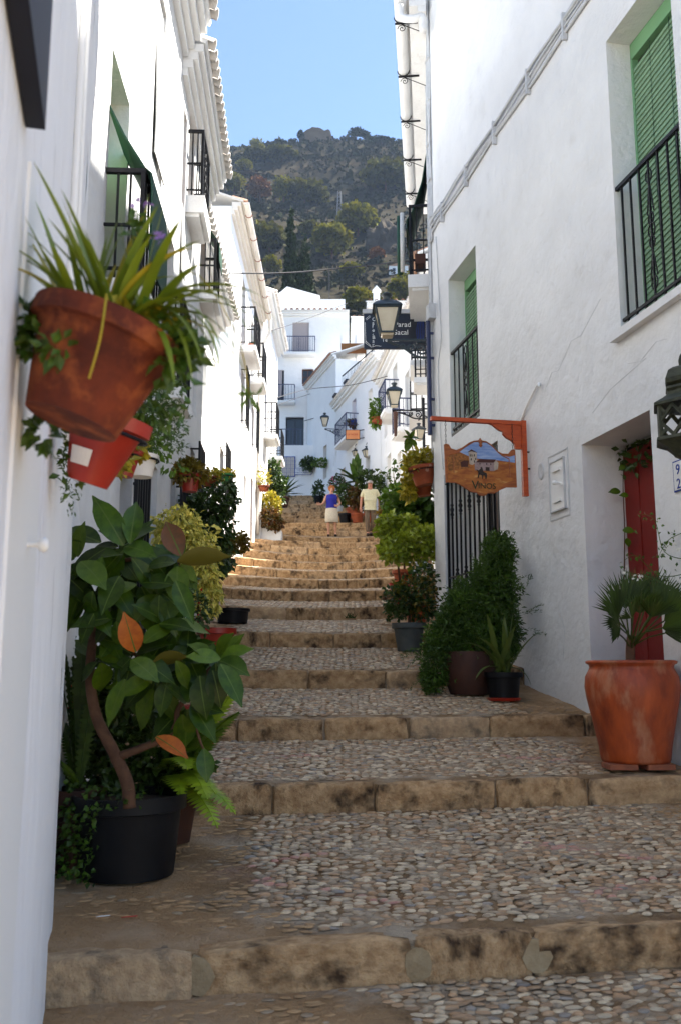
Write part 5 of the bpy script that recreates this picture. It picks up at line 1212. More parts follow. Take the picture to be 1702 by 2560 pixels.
# hanging pots on the left wall
def hanging(label, c, rt, rb, h, pm, lm, n, size, ells, extra=(), tilt=None, part='foliage', ring=True, name='hanging_pot', group='pots hung on the walls', asp=1.0):
    c = Vector(c); t = thing(name, label, 'hanging pot', c, group); pot(t, c, rt, rb, h, pm, .012, 28 if rt > .1 else 18, tilt=tilt)
    if ring:
        g = MB(); g.tube([c + ((tilt or I4) @ Vector(((rt + .008) * math.cos(a), (rt + .008) * math.sin(a), h * .76))) for a in [k * math.pi / 12 for k in range(25)]], .006, 5); g.build('iron_ring', M_['iron'], t)
    cloud(part, lm, t, blob(ells, n, .35, droop=.2), size, asp=asp)
    for m, es, n2, sz in extra: cloud('flowers', m, t, blob(es, n2, .6), sz)
    return t
# big blurred terracotta pot next to the lens
Yp = 1.72
pb = at(178, 1056, Yp); tl = Matrix.Rotation(R(18), 4, 'Y') @ Matrix.Rotation(R(-4), 4, 'X')
t = thing('hanging_pot', 'large clay pot with spider plant hanging closest at upper left', 'hanging pot', pb, 'pots hung on the walls')
pot(t, pb, .140, .090, .205, 'terracotta_old', .010, 40, tilt=tl, soil=True)
tc_ = pb + tl @ Vector((0, 0, .20))
g = MB(); g.tube(catmull([pb + tl @ Vector((.03, -.160, .21)), pb + tl @ Vector((.045, -.145, .13)), pb + tl @ Vector((.045, -.12, .06))], 5), .0022, 5); g.build('hanging_root', M_['leaf_yellow'], t)
for (u, v, w, dr) in ((122, 480, .012, .3), (85, 590, .011, .3), (160, 600, .012, .5), (75, 620, .010, .5), (110, 560, .011, .4), (90, 660, .011, .9), (75, 690, .01, 1.0), (180, 640, .012, .7), (340, 590, .013, .6), (305, 580, .012, .4), (420, 610, .013, .9), (430, 640, .012, 1.2),
                    (560, 720, .010, 1.6), (610, 790, .007, 1.9), (600, 800, .006, 2.0), (450, 740, .011, 1.9), (470, 820, .012, 2.4), (480, 900, .012, 2.8), (440, 880, .012, 2.6), (465, 1000, .011, 3.0), (400, 560, .010, .5), (145, 530, .012, .4), (260, 640, .012, .8), (280, 600, .01, .5), (480, 860, .01, 2.6), (380, 700, .011, 1.6), (200, 600, .012, .5), (150, 660, .012, 1), (430, 920, .012, 2.8), (410, 860, .011, 2.5), (230, 620, .011, .6), (350, 640, .012, 1)):
    e = at(u, v, Yp + rnd(-.10, .08)); s0 = tc_ + Vector((rnd(-.05, .05) + (u - 250) * .00018, rnd(-.05, .04), 0)); d = e - s0; L = d.length * (1.18 + dr * .16)
    for _q in range(2):
        j_ = Vector((rnd(-.12, .12), rnd(-.2, .2), rnd(-.1, .12))) * _q
        blade(t, 'leaf_spider' if random.random() < .9 else 'leaf_yellow', s0 + j_ * .12, d.normalized() + Vector((0, 0, dr * .42)) + j_, L * (1 - .18 * _q * random.random()), w * .85, dr * (.95 + .3 * _q), n=12)
cloud('foliage', 'leaf_mid', t, blob([(at(110, 850, Yp - .02), (.035, .06, .05)), (at(95, 820, Yp), (.03, .05, .05)), (at(430, 880, Yp), (.05, .06, .06)), (at(110, 1080, Yp + .1), (.03, .03, .03)), (at(150, 870, Yp - .1), (.03, .03, .02))], 420, .2), .035)
cloud('foliage', 'leaf_yellow', t, blob([(tc_ + Vector((0, 0, .015)), (.12, .12, .025))], 160, .2), .04)
stem(t, [tc_ + Vector((.05, 0, 0)), at(345, 640, Yp), at(348, 570, Yp), at(342, 520, Yp)], (.0025, .0015), 'leaf_mid')
cloud('foliage', 'leaf_mid', t, [(at(343 + rnd(-12, 12), rnd(535, 640), Yp), Vector((rnd(-1, 1), rnd(-.4, .4), rnd(-.2, .6)))) for _ in range(22)], .028)
cloud('flowers', 'flower_purple', t, [(at(u + rnd(-13, 13), v + rnd(-7, 7), Yp), rdir()) for u, v in ((340, 502), (365, 510), (385, 585), (400, 595), (345, 570), (390, 590)) for _ in range(5)], .014)
# runner with a plantlet
stem(t, [tc_ + Vector((.1, -.02, 0)), at(480, 680, Yp), at(590, 830, Yp), at(625, 990, Yp)], (.0012, .0012), 'leaf_yellow', 'runner', 5)
cloud('plantlet', 'leaf_fern', t, [(at(625 + rnd(-14, 14), 992 + rnd(-10, 10), Yp), rdir()) for _ in range(26)], .03, asp=.35)
p_ = at(250, 1150, 2.75); tl2 = Matrix.Rotation(R(18), 4, 'Y') @ Matrix.Rotation(R(5), 4, 'X')
t = hanging('red painted pot with a white label hanging under the big clay pot', at(218, 1208, 2.7), .12, .062, .22, 'pot_red', 'leaf_asparagus', 500, .03, [(at(330, 990, 2.8), (.10, .1, .08)), (at(395, 990, 2.8), (.10, .1, .12)), (at(180, 1140, 2.7), (.03, .05, .12))], tilt=tl2)
g = MB(); g.lathe([(.080, .045), (.0925, .095)], at(218, 1208, 2.7), 40, tl2); g.f = [f for f in g.f if all(g.v[i][1] < at(218, 1208, 2.7).y - .062 and g.v[i][0] < at(218, 1208, 2.7).x + .045 for i in f)]; g.m = [0] * len(g.f); g.build('label_patch', M_['plaster_cream'], t)
hanging('small red pot with trailing pale leaves second under the clay pot', at(303, 1190, 4.3), .075, .055, .13, 'pot_red', 'leaf_yellow', 170, .055, [(at(318, 1120, 4.3), (.10, .1, .06)), (at(295, 1150, 4.2), (.06, .08, .06))], tilt=Matrix.Rotation(R(8), 4, 'Y'))
hanging('weathered beige clay pot with a trailing jade plant', at(353, 1193, 4.9), .085, .06, .12, 'plaster_cream', 'leaf_fern', 300, .045, [(at(345, 1105, 4.9), (.13, .1, .09)), (at(380, 1090, 4.9), (.12, .1, .12)), (at(430, 1165, 4.9), (.06, .05, .03))], extra=[])
t = thing('trailing_plant', 'wispy asparagus fern hanging below the clay pot against the wall', 'hanging plant', at(390, 1040, 3.2)); cloud('foliage', 'leaf_asparagus', t, blob([(at(380, 1010, 3.2), (.10, .1, .12)), (at(420, 1060, 3.2), (.08, .1, .12)), (at(350, 1020, 3.1), (.1, .1, .1)), (at(440, 1110, 3.3), (.04, .05, .05)), (at(185, 1170, 3.0), (.04, .06, .16))], 1300, .2), .022, asp=.5)
hanging('red clay pot of olive foliage on the left wall', at(475, 1230, 8.6), .10, .07, .17, 'pot_red', 'leaf_olive', 900, .06, [(at(478, 1185, 8.6), (.14, .13, .11)), (at(470, 1170, 8.6), (.1, .1, .08))])
hanging('orange clay pot of yellow leaves, second of three up the left wall', at(526, 1218, 10.6), .10, .07, .12, 'terracotta', 'leaf_yellow', 350, .06, [(at(525, 1190, 10.6), (.13, .1, .08))], extra=[('flower_yellow', [(at(525, 1185, 10.6), (.12, .1, .05))], 60, .03)])
hanging('green pot of yellow flowers on the left wall', at(568, 1212, 14.6), .11, .08, .17, 'pot_green', 'leaf_yellow', 120, .06, [(at(569, 1187, 14.6), (.14, .1, .06))], extra=[('flower_yellow', [(at(569, 1185, 14.6), (.15, .11, .07))], 160, .05)])
# far left cluster on its ledge
g = MB(); c_ = at(672, 1330, 27.4); gg = gz(c_.x, 27.4); g.box(TRS((c_.x - .15, 27.6, gg + .22)), .6, .8, .6); g.box(TRS((c_.x + .25, 27.45, gg + .1)), .3, .6, .35); led = g.build('stone_ledge', M_['plaster_far']); tag(led, 'low white plastered ledge carrying pots by the left houses', 'ledge')
for lab, u, v, Y, es, lm, n, s_, pm in (('yellow green plant on the far left ledge', 668, 1312, 27.5, [(at(672, 1268, 27.5), (.35, .3, .45))], 'leaf_yellow', 900, .13, 'pot_white'), ('dark red leaved plant in front of the far left ledge', 682, 1325, 27.2, [(at(675, 1295, 27.1), (.3, .25, .3)), (at(690, 1305, 27.1), (.2, .2, .25))], 'leaf_burgundy', 700, .12, 'terracotta')):
    potted(lab, 'ledge_plant', at(u, v, Y), .16, .12, .26, pm, es, n, s_, lm, z=0)
t = thing('climbing_plant', 'dark ivy climbing under the far left balconies', 'climber', at(690, 1300, 29)); cloud('foliage', 'leaf_dark', t, blob([(at(688, 1205, 29.3), (.3, .3, .35)), (at(680, 1170, 29.3), (.25, .3, .25)), (at(693, 1240, 29.3), (.2, .3, .4))], 1100, .3), .14)
hanging('tiny clay pot with a pale flower above the far left ledge', at(660, 1228, 26.8), .16, .12, .16, 'terracotta', 'leaf_yellow', 120, .1, [(at(660, 1195, 26.8), (.2, .2, .3))], extra=[('flower_white', [(at(664, 1210, 26.8), (.12, .1, .1))], 20, .08)])
t = thing('yucca', 'dark spiky yucca at the left of the top steps', 'potted plant', at(706, 1262, 33)); pot(t, at(706, 1268, 33), .25, .2, .35, 'pot_brown')
for k in range(60): d = rdir(); d.z = abs(d.z) * .9 + .05; blade(t, 'leaf_dark', at(706, 1240, 33), d, rnd(.6, 1.05), .05, .5, n=4)

# ---- right side plants
wallx = lambda Y: rx(Y)
# palm in the big clay jar
pc = Vector((2.17, 6.98, 0)); pc.z = gz(pc.x, pc.y)
t = thing('palm_jar', 'big bulging terracotta jar with a fan palm beside the red door', 'potted plant', pc)
for k, dx in enumerate((-.16, .10)):
    g = MB(); g.box(TRS(pc + Vector((dx, -.13, .018)), Matrix.Rotation(.08 * k, 4, 'Z')), .20, .22, .036); g.build('brick', M_['brick'], t)
jb = pc + Vector((0, 0, .036))
g = MB(); g.lathe([(q[0] * 1.06, q[1] * 1.04) for q in [(0, 0), (.225, 0), (.235, .02), (.245, .1), (.285, .30), (.315, .44), (.325, .52), (.318, .59), (.295, .635), (.285, .655), (.29, .675), (.31, .685), (.312, .70), (.295, .708), (.27, .70), (.26, .66), (0, .65)]], jb, 44); g.build('jar', M_['terracotta_big'], t, True)
g = MB(); g.lathe([(0, .655), (.26, .652)], jb, 30); g.build('soil', M_['soil'], t)
stem(t, [jb + Vector((.0, 0, .62)), jb + Vector((0, 0, .8)), jb + Vector((.01, -.01, .92))], (.04, .03), name='trunk')
def fan(root, base, hub, spread, L, m, n=28, wd=.009, nrm=None):
    """palm fan: petiole and pleated leaflets"""
    base, hub = Vector(base), Vector(hub); d = (hub - base).normalized(); side = d.cross(Vector((0, -1, 0.25))); side.normalize()
    g = MB(); g.tube([base, base.lerp(hub, .5) + Vector((0, 0, .015)), hub], .006, 5)
    for k in range(n):
        a = spread * (k / (n - 1) - .5); dd = (d * math.cos(a) + side * math.sin(a) + Vector((0, rnd(-.12, .05), 0))).normalized(); l_ = L * rnd(.85, 1.08) * (1 - .18 * abs(a) / (spread / 2 + .01))
        s_ = dd.cross(Vector((0, -1, .3))).normalized() * wd; e = hub + dd * l_ + Vector((0, 0, -.03 * l_)); mid = hub + dd * l_ * .55
        g.add((hub, mid + s_, e, mid - s_, mid + Vector((0, .004, -.006))), ((0, 4, 1), (4, 2, 1), (0, 3, 4), (4, 3, 2)))
    return g.build('palm_fan', M_[m], root)
PT = jb + Vector((.01, -.01, .86)); J = lambda u, v, dy=0: at(u, v, 6.92 + dy)
for ang, rad, L, dy in ((172, 70, .24, -.15), (152, 78, .25, -.05), (128, 80, .26, .05), (104, 85, .26, .1), (80, 85, .27, .1), (58, 82, .26, .05), (34, 78, .26, -.05), (12, 72, .25, -.15), (192, 66, .23, -.28), (-12, 66, .24, -.25), (140, 40, .24, -.3), (95, 45, .25, -.3), (45, 42, .24, -.3), (205, 80, .2, -.2), (-25, 80, .2, -.2)):
    fan(t, PT + Vector((rnd(-.02, .02), 0, rnd(-.05, .03))), J(1602 + rad * .8 * math.cos(R(ang)), 1562 - rad * .62 * math.sin(R(ang)), dy), 1.45, L * 1.25, 'leaf_palm', 20, .0085)
t = thing('jasmine', 'thin jasmine sprigs with white flowers reaching in from the right edge', 'climber', J(1702, 1450))
for pts in ([(1720, 1400), (1660, 1380), (1635, 1300), (1600, 1285)], [(1730, 1430), (1650, 1440), (1590, 1390), (1560, 1400)], [(1710, 1330), (1670, 1350), (1645, 1390)], [(1730, 1500), (1640, 1450), (1600, 1440), (1555, 1425)]):
    pp_ = [J(u, v, -.05) for u, v in pts]; stem(t, pp_, (.004, .0015), 'leaf_mid', n=5)
    cl = catmull(pp_, 8); cloud('foliage', 'leaf_mid', t, [(random.choice(cl) + rdir() * .03, rdir()) for _ in range(24)], .035)
cloud('flowers', 'flower_white', t, [(J(u + rnd(-8, 8), v + rnd(-8, 8), -.1), rdir()) for u, v in ((1555, 1418), (1590, 1442), (1557, 1430), (1697, 1370), (1600, 1435)) for _ in range(5)], .03)
t = thing('vine', 'sparse green vine leaves climbing the red door jamb', 'climber', FR.p(sY(8.35), -.4, -.3))
vp = lambda u, v: at(u, v, 8.42)
stem(t, [vp(1558, 1500), vp(1560, 1330), vp(1556, 1210), vp(1562, 1120)], (.006, .004), 'bark', n=5)
for u, v, s_ in ((1540, 1235, .13), (1560, 1245, .1), (1545, 1330, .13), (1575, 1335, .12), (1555, 1350, .1), (1552, 1140, .1), (1565, 1120, .12), (1590, 1110, .1), (1550, 1170, .09)):
    a = vp(u, v); a.y -= .12
    piece('leaf', LM[1, 'leaf_rubber_light'], t, Matrix.Translation(a) @ orient((rnd(-1, 1), -.2, rnd(-.6, .2)), (0, -1, .5)) @ Matrix.Diagonal((s_ * .8, s_ * 1.3, s_, 1)))
cloud('foliage', 'leaf_dark', t, [(FR.p(sY(rnd(7.5, 8.35)), rnd(1.75, 2.02), rnd(-.4, -.3)), rdir()) for _ in range(120)], .07)
# asparagus fern mound
c_ = Vector((1.28, 9.32, 0)); c_.z = gz(c_.x, c_.y)
A9 = lambda u, v, dy=0: at(u, v, 9.35 + dy)
t = thing('asparagus_fern', 'tall feathery asparagus fern mound in a brown pot by the gate', 'potted plant', c_); pot(t, c_, .24, .19, .42, 'pot_brown', belly=[(.23, .1), (.26, .25), (.25, .36), (.24, .42)])
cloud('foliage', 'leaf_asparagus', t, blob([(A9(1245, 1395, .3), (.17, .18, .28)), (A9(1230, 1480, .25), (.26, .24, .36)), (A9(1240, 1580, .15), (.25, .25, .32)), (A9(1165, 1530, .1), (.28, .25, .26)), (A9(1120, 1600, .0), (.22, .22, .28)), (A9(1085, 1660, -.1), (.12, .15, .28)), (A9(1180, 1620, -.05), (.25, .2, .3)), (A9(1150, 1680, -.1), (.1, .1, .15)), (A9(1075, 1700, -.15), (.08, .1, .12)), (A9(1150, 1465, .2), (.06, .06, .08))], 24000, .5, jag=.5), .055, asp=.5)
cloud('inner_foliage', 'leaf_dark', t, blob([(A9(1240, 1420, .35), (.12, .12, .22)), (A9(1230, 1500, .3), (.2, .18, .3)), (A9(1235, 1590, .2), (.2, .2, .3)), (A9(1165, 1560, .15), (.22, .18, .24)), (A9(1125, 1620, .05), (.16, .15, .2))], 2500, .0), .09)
stem(t, [c_ + Vector((0, 0, .4)), A9(1200, 1560, .1), A9(1235, 1420, .25)], (.02, .01))
for k in range(46):
    u, v = random.choice(((1245, 1350), (1200, 1420), (1290, 1440), (1150, 1470), (1100, 1540), (1060, 1600), (1310, 1560), (1300, 1500), (1180, 1400), (1070, 1660)))
    a = A9(u + rnd(-20, 20), v + rnd(10, 40), .05); d = Vector((u - 1190, rnd(-120, 60), 1560 - v)).normalized() + rdir() * .5; pts = [a + d * .16 * q + Vector((0, 0, -.05 * q * q)) for q in (0, .5, 1)]
    cl = catmull(pts, 6); cloud('shoot', 'leaf_asparagus', t, [(p + rdir() * .012, d + rdir()) for p in cl for _ in range(2)], .035, asp=.4, kind=False)
c_ = Vector((1.56, 8.98, 0)); c_.z = gz(c_.x, c_.y)
t = thing('strap_plant', 'black pot of long strap leaves standing against the right wall', 'potted plant', c_)
g = MB(); g.lathe([(0, 0), (.15, 0), (.165, .025), (.15, .03), (0, .03)], c_, 24); g.build('saucer', M_['pot_red'], t)
pot(t, c_ + Vector((0, 0, .028)), .165, .14, .24, 'pot_black')
ct = c_ + Vector((0, 0, .26))
for (u, v, w, dr) in ((1232, 1555, .028, .5), (1255, 1560, .032, .4), (1205, 1600, .03, 1.3), (1195, 1690, .03, 2.4), (1290, 1580, .03, .5), (1320, 1590, .026, .8), (1270, 1550, .026, .3), (1245, 1575, .03, .4), (1310, 1720, .028, 3.2), (1280, 1600, .03, .6), (1180, 1605, .026, 1.6), (1225, 1620, .03, .8), (1300, 1640, .03, 1.5)):
    e = at(u, v, 8.9 + rnd(-.15, .1)); d = e - ct; blade(t, 'leaf_agave', ct + Vector((rnd(-.05, .05), rnd(-.05, .05), 0)), d.normalized() + Vector((0, 0, dr * .42)), d.length * (1.12 + dr * .12), w * 1.1, dr * .95, n=10)
# grey bucket with a dark shrub
c_ = at(1022, 1622, 11.3); c_.z = gz(c_.x, c_.y)
t = potted('dark leafy shrub in a grey metal bucket on the steps', 'shrub', c_, .19, .14, .34, 'pot_grey', [(at(1035, 1485, 11.4), (.28, .25, .22)), (at(1000, 1505, 11.3), (.2, .2, .17)), (at(985, 1530, 11.2), (.12, .12, .1)), (at(1060, 1450, 11.5), (.16, .2, .2)), (at(1050, 1520, 11.4), (.22, .2, .15)), (at(975, 1475, 11.3), (.06, .06, .04))], 1500, .062, 'leaf_dark', [c_ + Vector((0, 0, .3)), at(1025, 1520, 11.3), at(1035, 1470, 11.4)], asp=1.2, extra=[('flower_white', [(at(1055, 1420, 11.4), (.15, .12, .12))], 26, .035), ('leaf_olive', [(at(1030, 1490, 11.3), (.3, .25, .24))], 250, .06)])
# terracotta pots with lime geraniums on the steps
for lab, u, v, Y, r_, pm, es, n, s_, lm in (
        ('bright lime geranium in an orange pot on the right steps', 1040, 1478, 13.0, .17, 'terracotta', [(at(1040, 1385, 13.1), (.3, .25, .18)), (at(1055, 1350, 13.1), (.24, .25, .2)), (at(1000, 1370, 13.0), (.2, .2, .2))], 1100, .085, 'leaf_lime'),
        ('yellow green geranium in a red pot leaning over the steps', 1000, 1458, 14.2, .17, 'pot_red', [(at(985, 1335, 14.1), (.26, .25, .22)), (at(970, 1310, 14.1), (.18, .2, .16)), (at(1010, 1320, 14.2), (.26, .25, .2)), (at(975, 1380, 14), (.16, .2, .16))], 1200, .09, 'leaf_lime'),
        ('dark broad leaved plant behind the lime geraniums', 1045, 1440, 15.0, .2, 'terracotta', [(at(1040, 1270, 15.2), (.24, .25, .36)), (at(1060, 1310, 15.2), (.16, .25, .3)), (at(1010, 1275, 15.1), (.2, .2, .2))], 700, .16, 'leaf_mid'),
        ('leafy green bush halfway up the right wall', 1010, 1420, 16.2, .2, 'terracotta', [(at(1005, 1245, 16.4), (.35, .3, .25)), (at(990, 1275, 16.3), (.2, .3, .25)), (at(1030, 1230, 16.4), (.3, .3, .2))], 1000, .12, 'leaf_fern'),
        ('low orange flowered pot near the walking man', 968, 1330, 26.0, .22, 'terracotta', [(at(968, 1285, 26), (.3, .25, .2))], 300, .12, 'leaf_olive')):
    c_ = at(u, v, Y); z_ = gz(c_.x, c_.y); c_.z = z_
    t = potted(lab, 'geranium' if 'geranium' in lab else 'leafy_plant', c_, r_, r_ * .72, .32, pm, es, n, s_, lm, [c_ + Vector((0, 0, .3)), Vector(es[0][0])], asp=1.35, shell=.3)
# pots hung at the corner
hanging('large terracotta pot of variegated leaves hung at the house corner', at(1062, 1213, 13.1), .20, .135, .28, 'terracotta', 'leaf_yellow', 700, .085, [(at(1052, 1148, 13.1), (.26, .2, .12)), (at(1035, 1165, 13.1), (.14, .16, .14)), (at(1070, 1140, 13.2), (.14, .16, .1))], tilt=Matrix.Rotation(R(-9), 4, 'Y'))
hanging('smaller terracotta pot under the variegated one at the corner', at(1058, 1240, 13.5), .14, .1, .17, 'terracotta', 'leaf_yellow', 450, .08, [(at(1025, 1205, 13.5), (.12, .15, .16)), (at(1020, 1235, 13.4), (.1, .12, .1))], tilt=Matrix.Rotation(R(-5), 4, 'Y'))
t = thing('young_rubber_plant', 'young rubber plant with upright leaves above the corner pots', 'potted plant', at(1040, 1180, 14.2))
stem(t, [at(1042, 1170, 14.2), at(1030, 1120, 14.2), at(1024, 1095, 14.2)], (.012, .008), 'leaf_olive')
for u, v in ((1015, 1075), (1033, 1078), (1010, 1090), (1040, 1092), (1015, 1125), (1012, 1105), (1040, 1115)):
    a = at(1025, 1096, 14.2); d = at(u, v, 14.1) - a; L = max(d.length * 1.1, .16); piece('leaf', LM[0, 'leaf_rubber_light'], t, Matrix.Translation(a) @ orient(d, (.2, -1, .6)) @ Matrix.Diagonal((L, L * 1.1, L, 1)))
t = thing('climbing_plant', 'slender climbing shoots leaning out right of the man', 'climber', at(985, 1290, 18))
for pts in ([(990, 1260), (975, 1205), (950, 1175)], [(1010, 1250), (985, 1200), (985, 1160)], [(1000, 1240), (1010, 1180), (1015, 1130)]):
    pp_ = [at(u, v, 18) for u, v in pts]; stem(t, pp_, (.012, .005), 'leaf_olive', n=5); cl = catmull(pp_, 8); cloud('foliage', 'leaf_mid', t, [(random.choice(cl) + rdir() * .08, rdir()) for _ in range(40)], .11)
hanging('clay pot of green leaves on the far right balcony', at(942, 1062, 30.4), .2, .15, .25, 'terracotta', 'leaf_fern', 500, .13, [(at(940, 1030, 30.4), (.2, .2, .5)), (at(937, 1050, 30.4), (.15, .15, .3))], ring=False)
# banana plant and its neighbours in front of the angled house
bc_ = at(885, 1262, 34.6); bc_.z = gz(bc_.x, bc_.y)
t = thing('banana_plant', 'banana plant with broad upright leaves behind the woman', 'potted plant', bc_); pot(t, bc_, .3, .24, .45, 'terracotta')
b0 = at(890, 1235, 34.6); stem(t, [bc_ + Vector((0, 0, .4)), b0, at(890, 1200, 34.6)], (.1, .06), 'leaf_olive')
for u, v, w in ((893, 1138, .22), (882, 1150, .2), (848, 1172, .18), (843, 1185, .17), (905, 1165, .2), (850, 1215, .16), (875, 1160, .17), (900, 1150, .2), (845, 1225, .14)):
    a = at(889, 1205, 34.6); d = at(u, v, 34.4) - a; blade(t, 'leaf_mid' if u > 860 else 'leaf_dark', a, d.normalized() + Vector((0, 0, .25)), d.length * 1.1, w * .8, .6, n=8)
for lab, u, v, Y, es, lm, n, s_, pm in (('dark bushy plant at the woman elbow', 862, 1268, 33.2, [(at(862, 1238, 33.2), (.3, .3, .4))], 'leaf_dark', 500, .14, 'pot_black'), ('brownish bush between the two walkers', 893, 1276, 33.0, [(at(890, 1243, 33), (.4, .3, .4)), (at(905, 1250, 33), (.3, .3, .35))], 'leaf_burgundy', 700, .14, 'terracotta'),
                                        ('dark leafy plant behind the man head', 925, 1262, 32.0, [(at(915, 1200, 32.5), (.35, .3, .35)), (at(940, 1215, 32), (.25, .3, .4))], 'leaf_dark', 700, .15, 'terracotta'), ('pale flowered plant left of the banana', 845, 1262, 36.8, [(at(842, 1208, 36.8), (.3, .3, .3))], 'leaf_dark', 250, .13, 'pot_white'), ('small dark plant at the foot of the blank house', 797, 1262, 40.2, [(at(797, 1230, 40.2), (.2, .2, .5))], 'leaf_dark', 300, .16, 'pot_black')):
    c_ = at(u, v, Y); c_.z = gz(c_.x, c_.y)
    potted(lab, 'leafy_plant', c_, .22, .17, .35, pm, es, n, s_, lm, extra=[('flower_pink', es, 40, .1)] if 'flowered' in lab else ())
hanging('dark hanging basket left of two on the far wall', at(772, 1163, 44.2), .16, .08, .14, 'pot_black', 'leaf_dark', 350, .16, [(at(772, 1158, 44.2), (.38, .3, .3))], ring=False)
hanging('blue hanging pot right of two on the far wall', at(803, 1166, 42.0), .16, .1, .2, 'tile_white', 'leaf_fern', 250, .14, [(at(800, 1157, 42), (.35, .3, .16))], ring=False)
hanging('flower box on the blue balcony', at(888, 1064, 37.2), .2, .18, .2, 'tile_blue', 'leaf_burgundy', 350, .13, [(at(888, 1058, 37.2), (.42, .25, .18))], ring=False)
# ------------------------------------------------------------------ the two walkers
def skin(name, J, E, m, parent, root, sub=1, base=(0, 0, 0), s=1.0):
    names = list(J); me = bpy.data.meshes.new(name); b = Vector(base)
    me.from_pydata([b + Vector(J[k][:3]) * s for k in names], [(names.index(a), names.index(c)) for a, c in E], [])
    o = link(bpy.data.objects.new(name, me), parent)
    md = o.modifiers.new('Skin', 'SKIN'); md.use_smooth_shade = True
    if not me.skin_vertices:
        bm = bmesh.new(); bm.from_mesh(me); bm.verts.layers.skin.verify(); bm.to_mesh(me); bm.free()
    for i, k in enumerate(names):
        r_ = J[k][3] if isinstance(J[k][3], tuple) else (J[k][3], J[k][3])
        me.skin_vertices[0].data[i].radius = (r_[0] * s, r_[1] * s); me.skin_vertices[0].data[i].use_root = (k == root)
    sm = o.modifiers.new('Sub', 'SUBSURF'); sm.levels = sub; sm.render_levels = sub
    me.materials.append(M_[m]); return o
for k_, c in (('skin_f', (.62, .33, .22)), ('skin_m', (.50, .23, .15)), ('hair_red', (.36, .12, .03)), ('hair_grey', (.38, .34, .31)), ('blouse', (.012, .015, .26)), ('skirt', (.60, .54, .43)), ('shirt', (.66, .61, .40)), ('trousers', (.145, .098, .062)), ('shoe_dark', (.03, .018, .012)), ('strap', (.02, .015, .015)), ('eye', (.02, .015, .012)), ('lip', (.42, .10, .08))):
    defm(k_, c, tuple(x * .8 for x in c), 30, .7)
def hand(J, E, w, n, sx):
    """five fingers from the wrist joint w (a name), pointing along n"""
    p = Vector(J[w][:3]); n = Vector(n).normalized(); pal = p + n * .07
    J[w + 'p'] = (*pal, (.036, .018)); E.append((w, w + 'p'))
    side = n.cross(Vector((0, -1, 0))).normalized()
    for i, (o, L) in enumerate(((-.03, .075), (-.01, .085), (.01, .08), (.03, .06))):
        a = pal + side * o + n * .03; b = a + n * L * .55 + Vector((0, -.012, 0)); c = b + n * L * .35 + Vector((0, -.025, 0))
        for q, pt, r_ in (('a', a, .0095), ('b', b, .009), ('c', c, .008)): J[f'{w}{i}{q}'] = (*pt, r_)
        E += [(w + 'p', f'{w}{i}a'), (f'{w}{i}a', f'{w}{i}b'), (f'{w}{i}b', f'{w}{i}c')]
    a = p + n * .04 + side * .04 * sx; b = a + n * .045 + side * .02 * sx
    J[w + 'ta'] = (*a, .011); J[w + 'tb'] = (*b, .009); E += [(w, w + 'ta'), (w + 'ta', w + 'tb')]
def face(root, hc, r, hairm, sc, tilt):
    f = lambda x, y, z: hc + Matrix.Rotation(tilt, 3, 'X') @ Vector((x, y, z)) * sc
    for sx in (-1, 1):
        g = MB(); g.lathe([(0, .010), (.011, .006), (.013, 0), (.011, -.006), (0, -.010)], f(.032 * sx, -.088, .005), 8); g.build('eye', M_['eye'], root, True)
    g = MB(); g.add([f(-.026, -.088, -.062), f(.026, -.088, -.062), f(.02, -.094, -.052), f(-.02, -.094, -.052), f(.018, -.092, -.07), f(-.018, -.092, -.07)], ((0, 1, 2, 3), (0, 5, 4, 1))); g.build('mouth', M_['lip'], root)
# woman
def person(label, base, s, J, E, skm):
    t = thing('person', label, 'person', base); return t
# woman -----------------------------------------------------------
wb = at(829, 1330, 29.05); wb.z = ground(wb.x, wb.y) + .01
t = thing('person', 'person in a sleeveless blue top and pale skirt walking down the steps', 'person', wb)
J = {'pel': (0, 0, .88, (.155, .115)), 'wst': (0, -.005, 1.06, (.145, .105)), 'chest': (0, 0, 1.24, (.155, .115)), 'nk': (0, -.005, 1.37, .055), 'hd0': (0, -.025, 1.44, (.062, .07)), 'hd1': (0, -.035, 1.52, (.078, .092)), 'hd2': (0, -.025, 1.59, (.066, .08)), 'nose': (0, -.125, 1.50, .012),
     'shl': (-.16, 0, 1.31, .058), 'ell': (-.255, .02, 1.08, .042), 'wrl': (-.36, -.14, 1.00, .027), 'shr': (.16, 0, 1.31, .058), 'elr': (.265, .05, 1.08, .042), 'wrr': (.20, -.12, .97, .027),
     'hpl': (-.085, 0, .80, .09), 'knl': (-.11, -.03, .46, .055), 'cfl': (-.105, .0, .32, .05), 'anl': (-.095, .02, .09, .033), 'tol': (-.10, -.10, .035, .032), 'hpr': (.085, 0, .80, .09), 'knr': (.10, .01, .46, .055), 'cfr': (.115, .05, .32, .05), 'anr': (.125, .08, .11, .033), 'tor': (.13, -.04, .045, .032)}
E = [('pel', 'wst'), ('wst', 'chest'), ('chest', 'nk'), ('nk', 'hd0'), ('hd0', 'hd1'), ('hd1', 'hd2'), ('hd1', 'nose'), ('chest', 'shl'), ('shl', 'ell'), ('ell', 'wrl'), ('chest', 'shr'), ('shr', 'elr'), ('elr', 'wrr'), ('pel', 'hpl'), ('hpl', 'knl'), ('knl', 'cfl'), ('cfl', 'anl'), ('anl', 'tol'), ('pel', 'hpr'), ('hpr', 'knr'), ('knr', 'cfr'), ('cfr', 'anr'), ('anr', 'tor')]
hand(J, E, 'wrl', (-.7, -.7, .1), 1); hand(J, E, 'wrr', (-.6, -.7, -.1), -1)
skin('body', J, E, 'skin_f', t, 'pel', 1, wb)
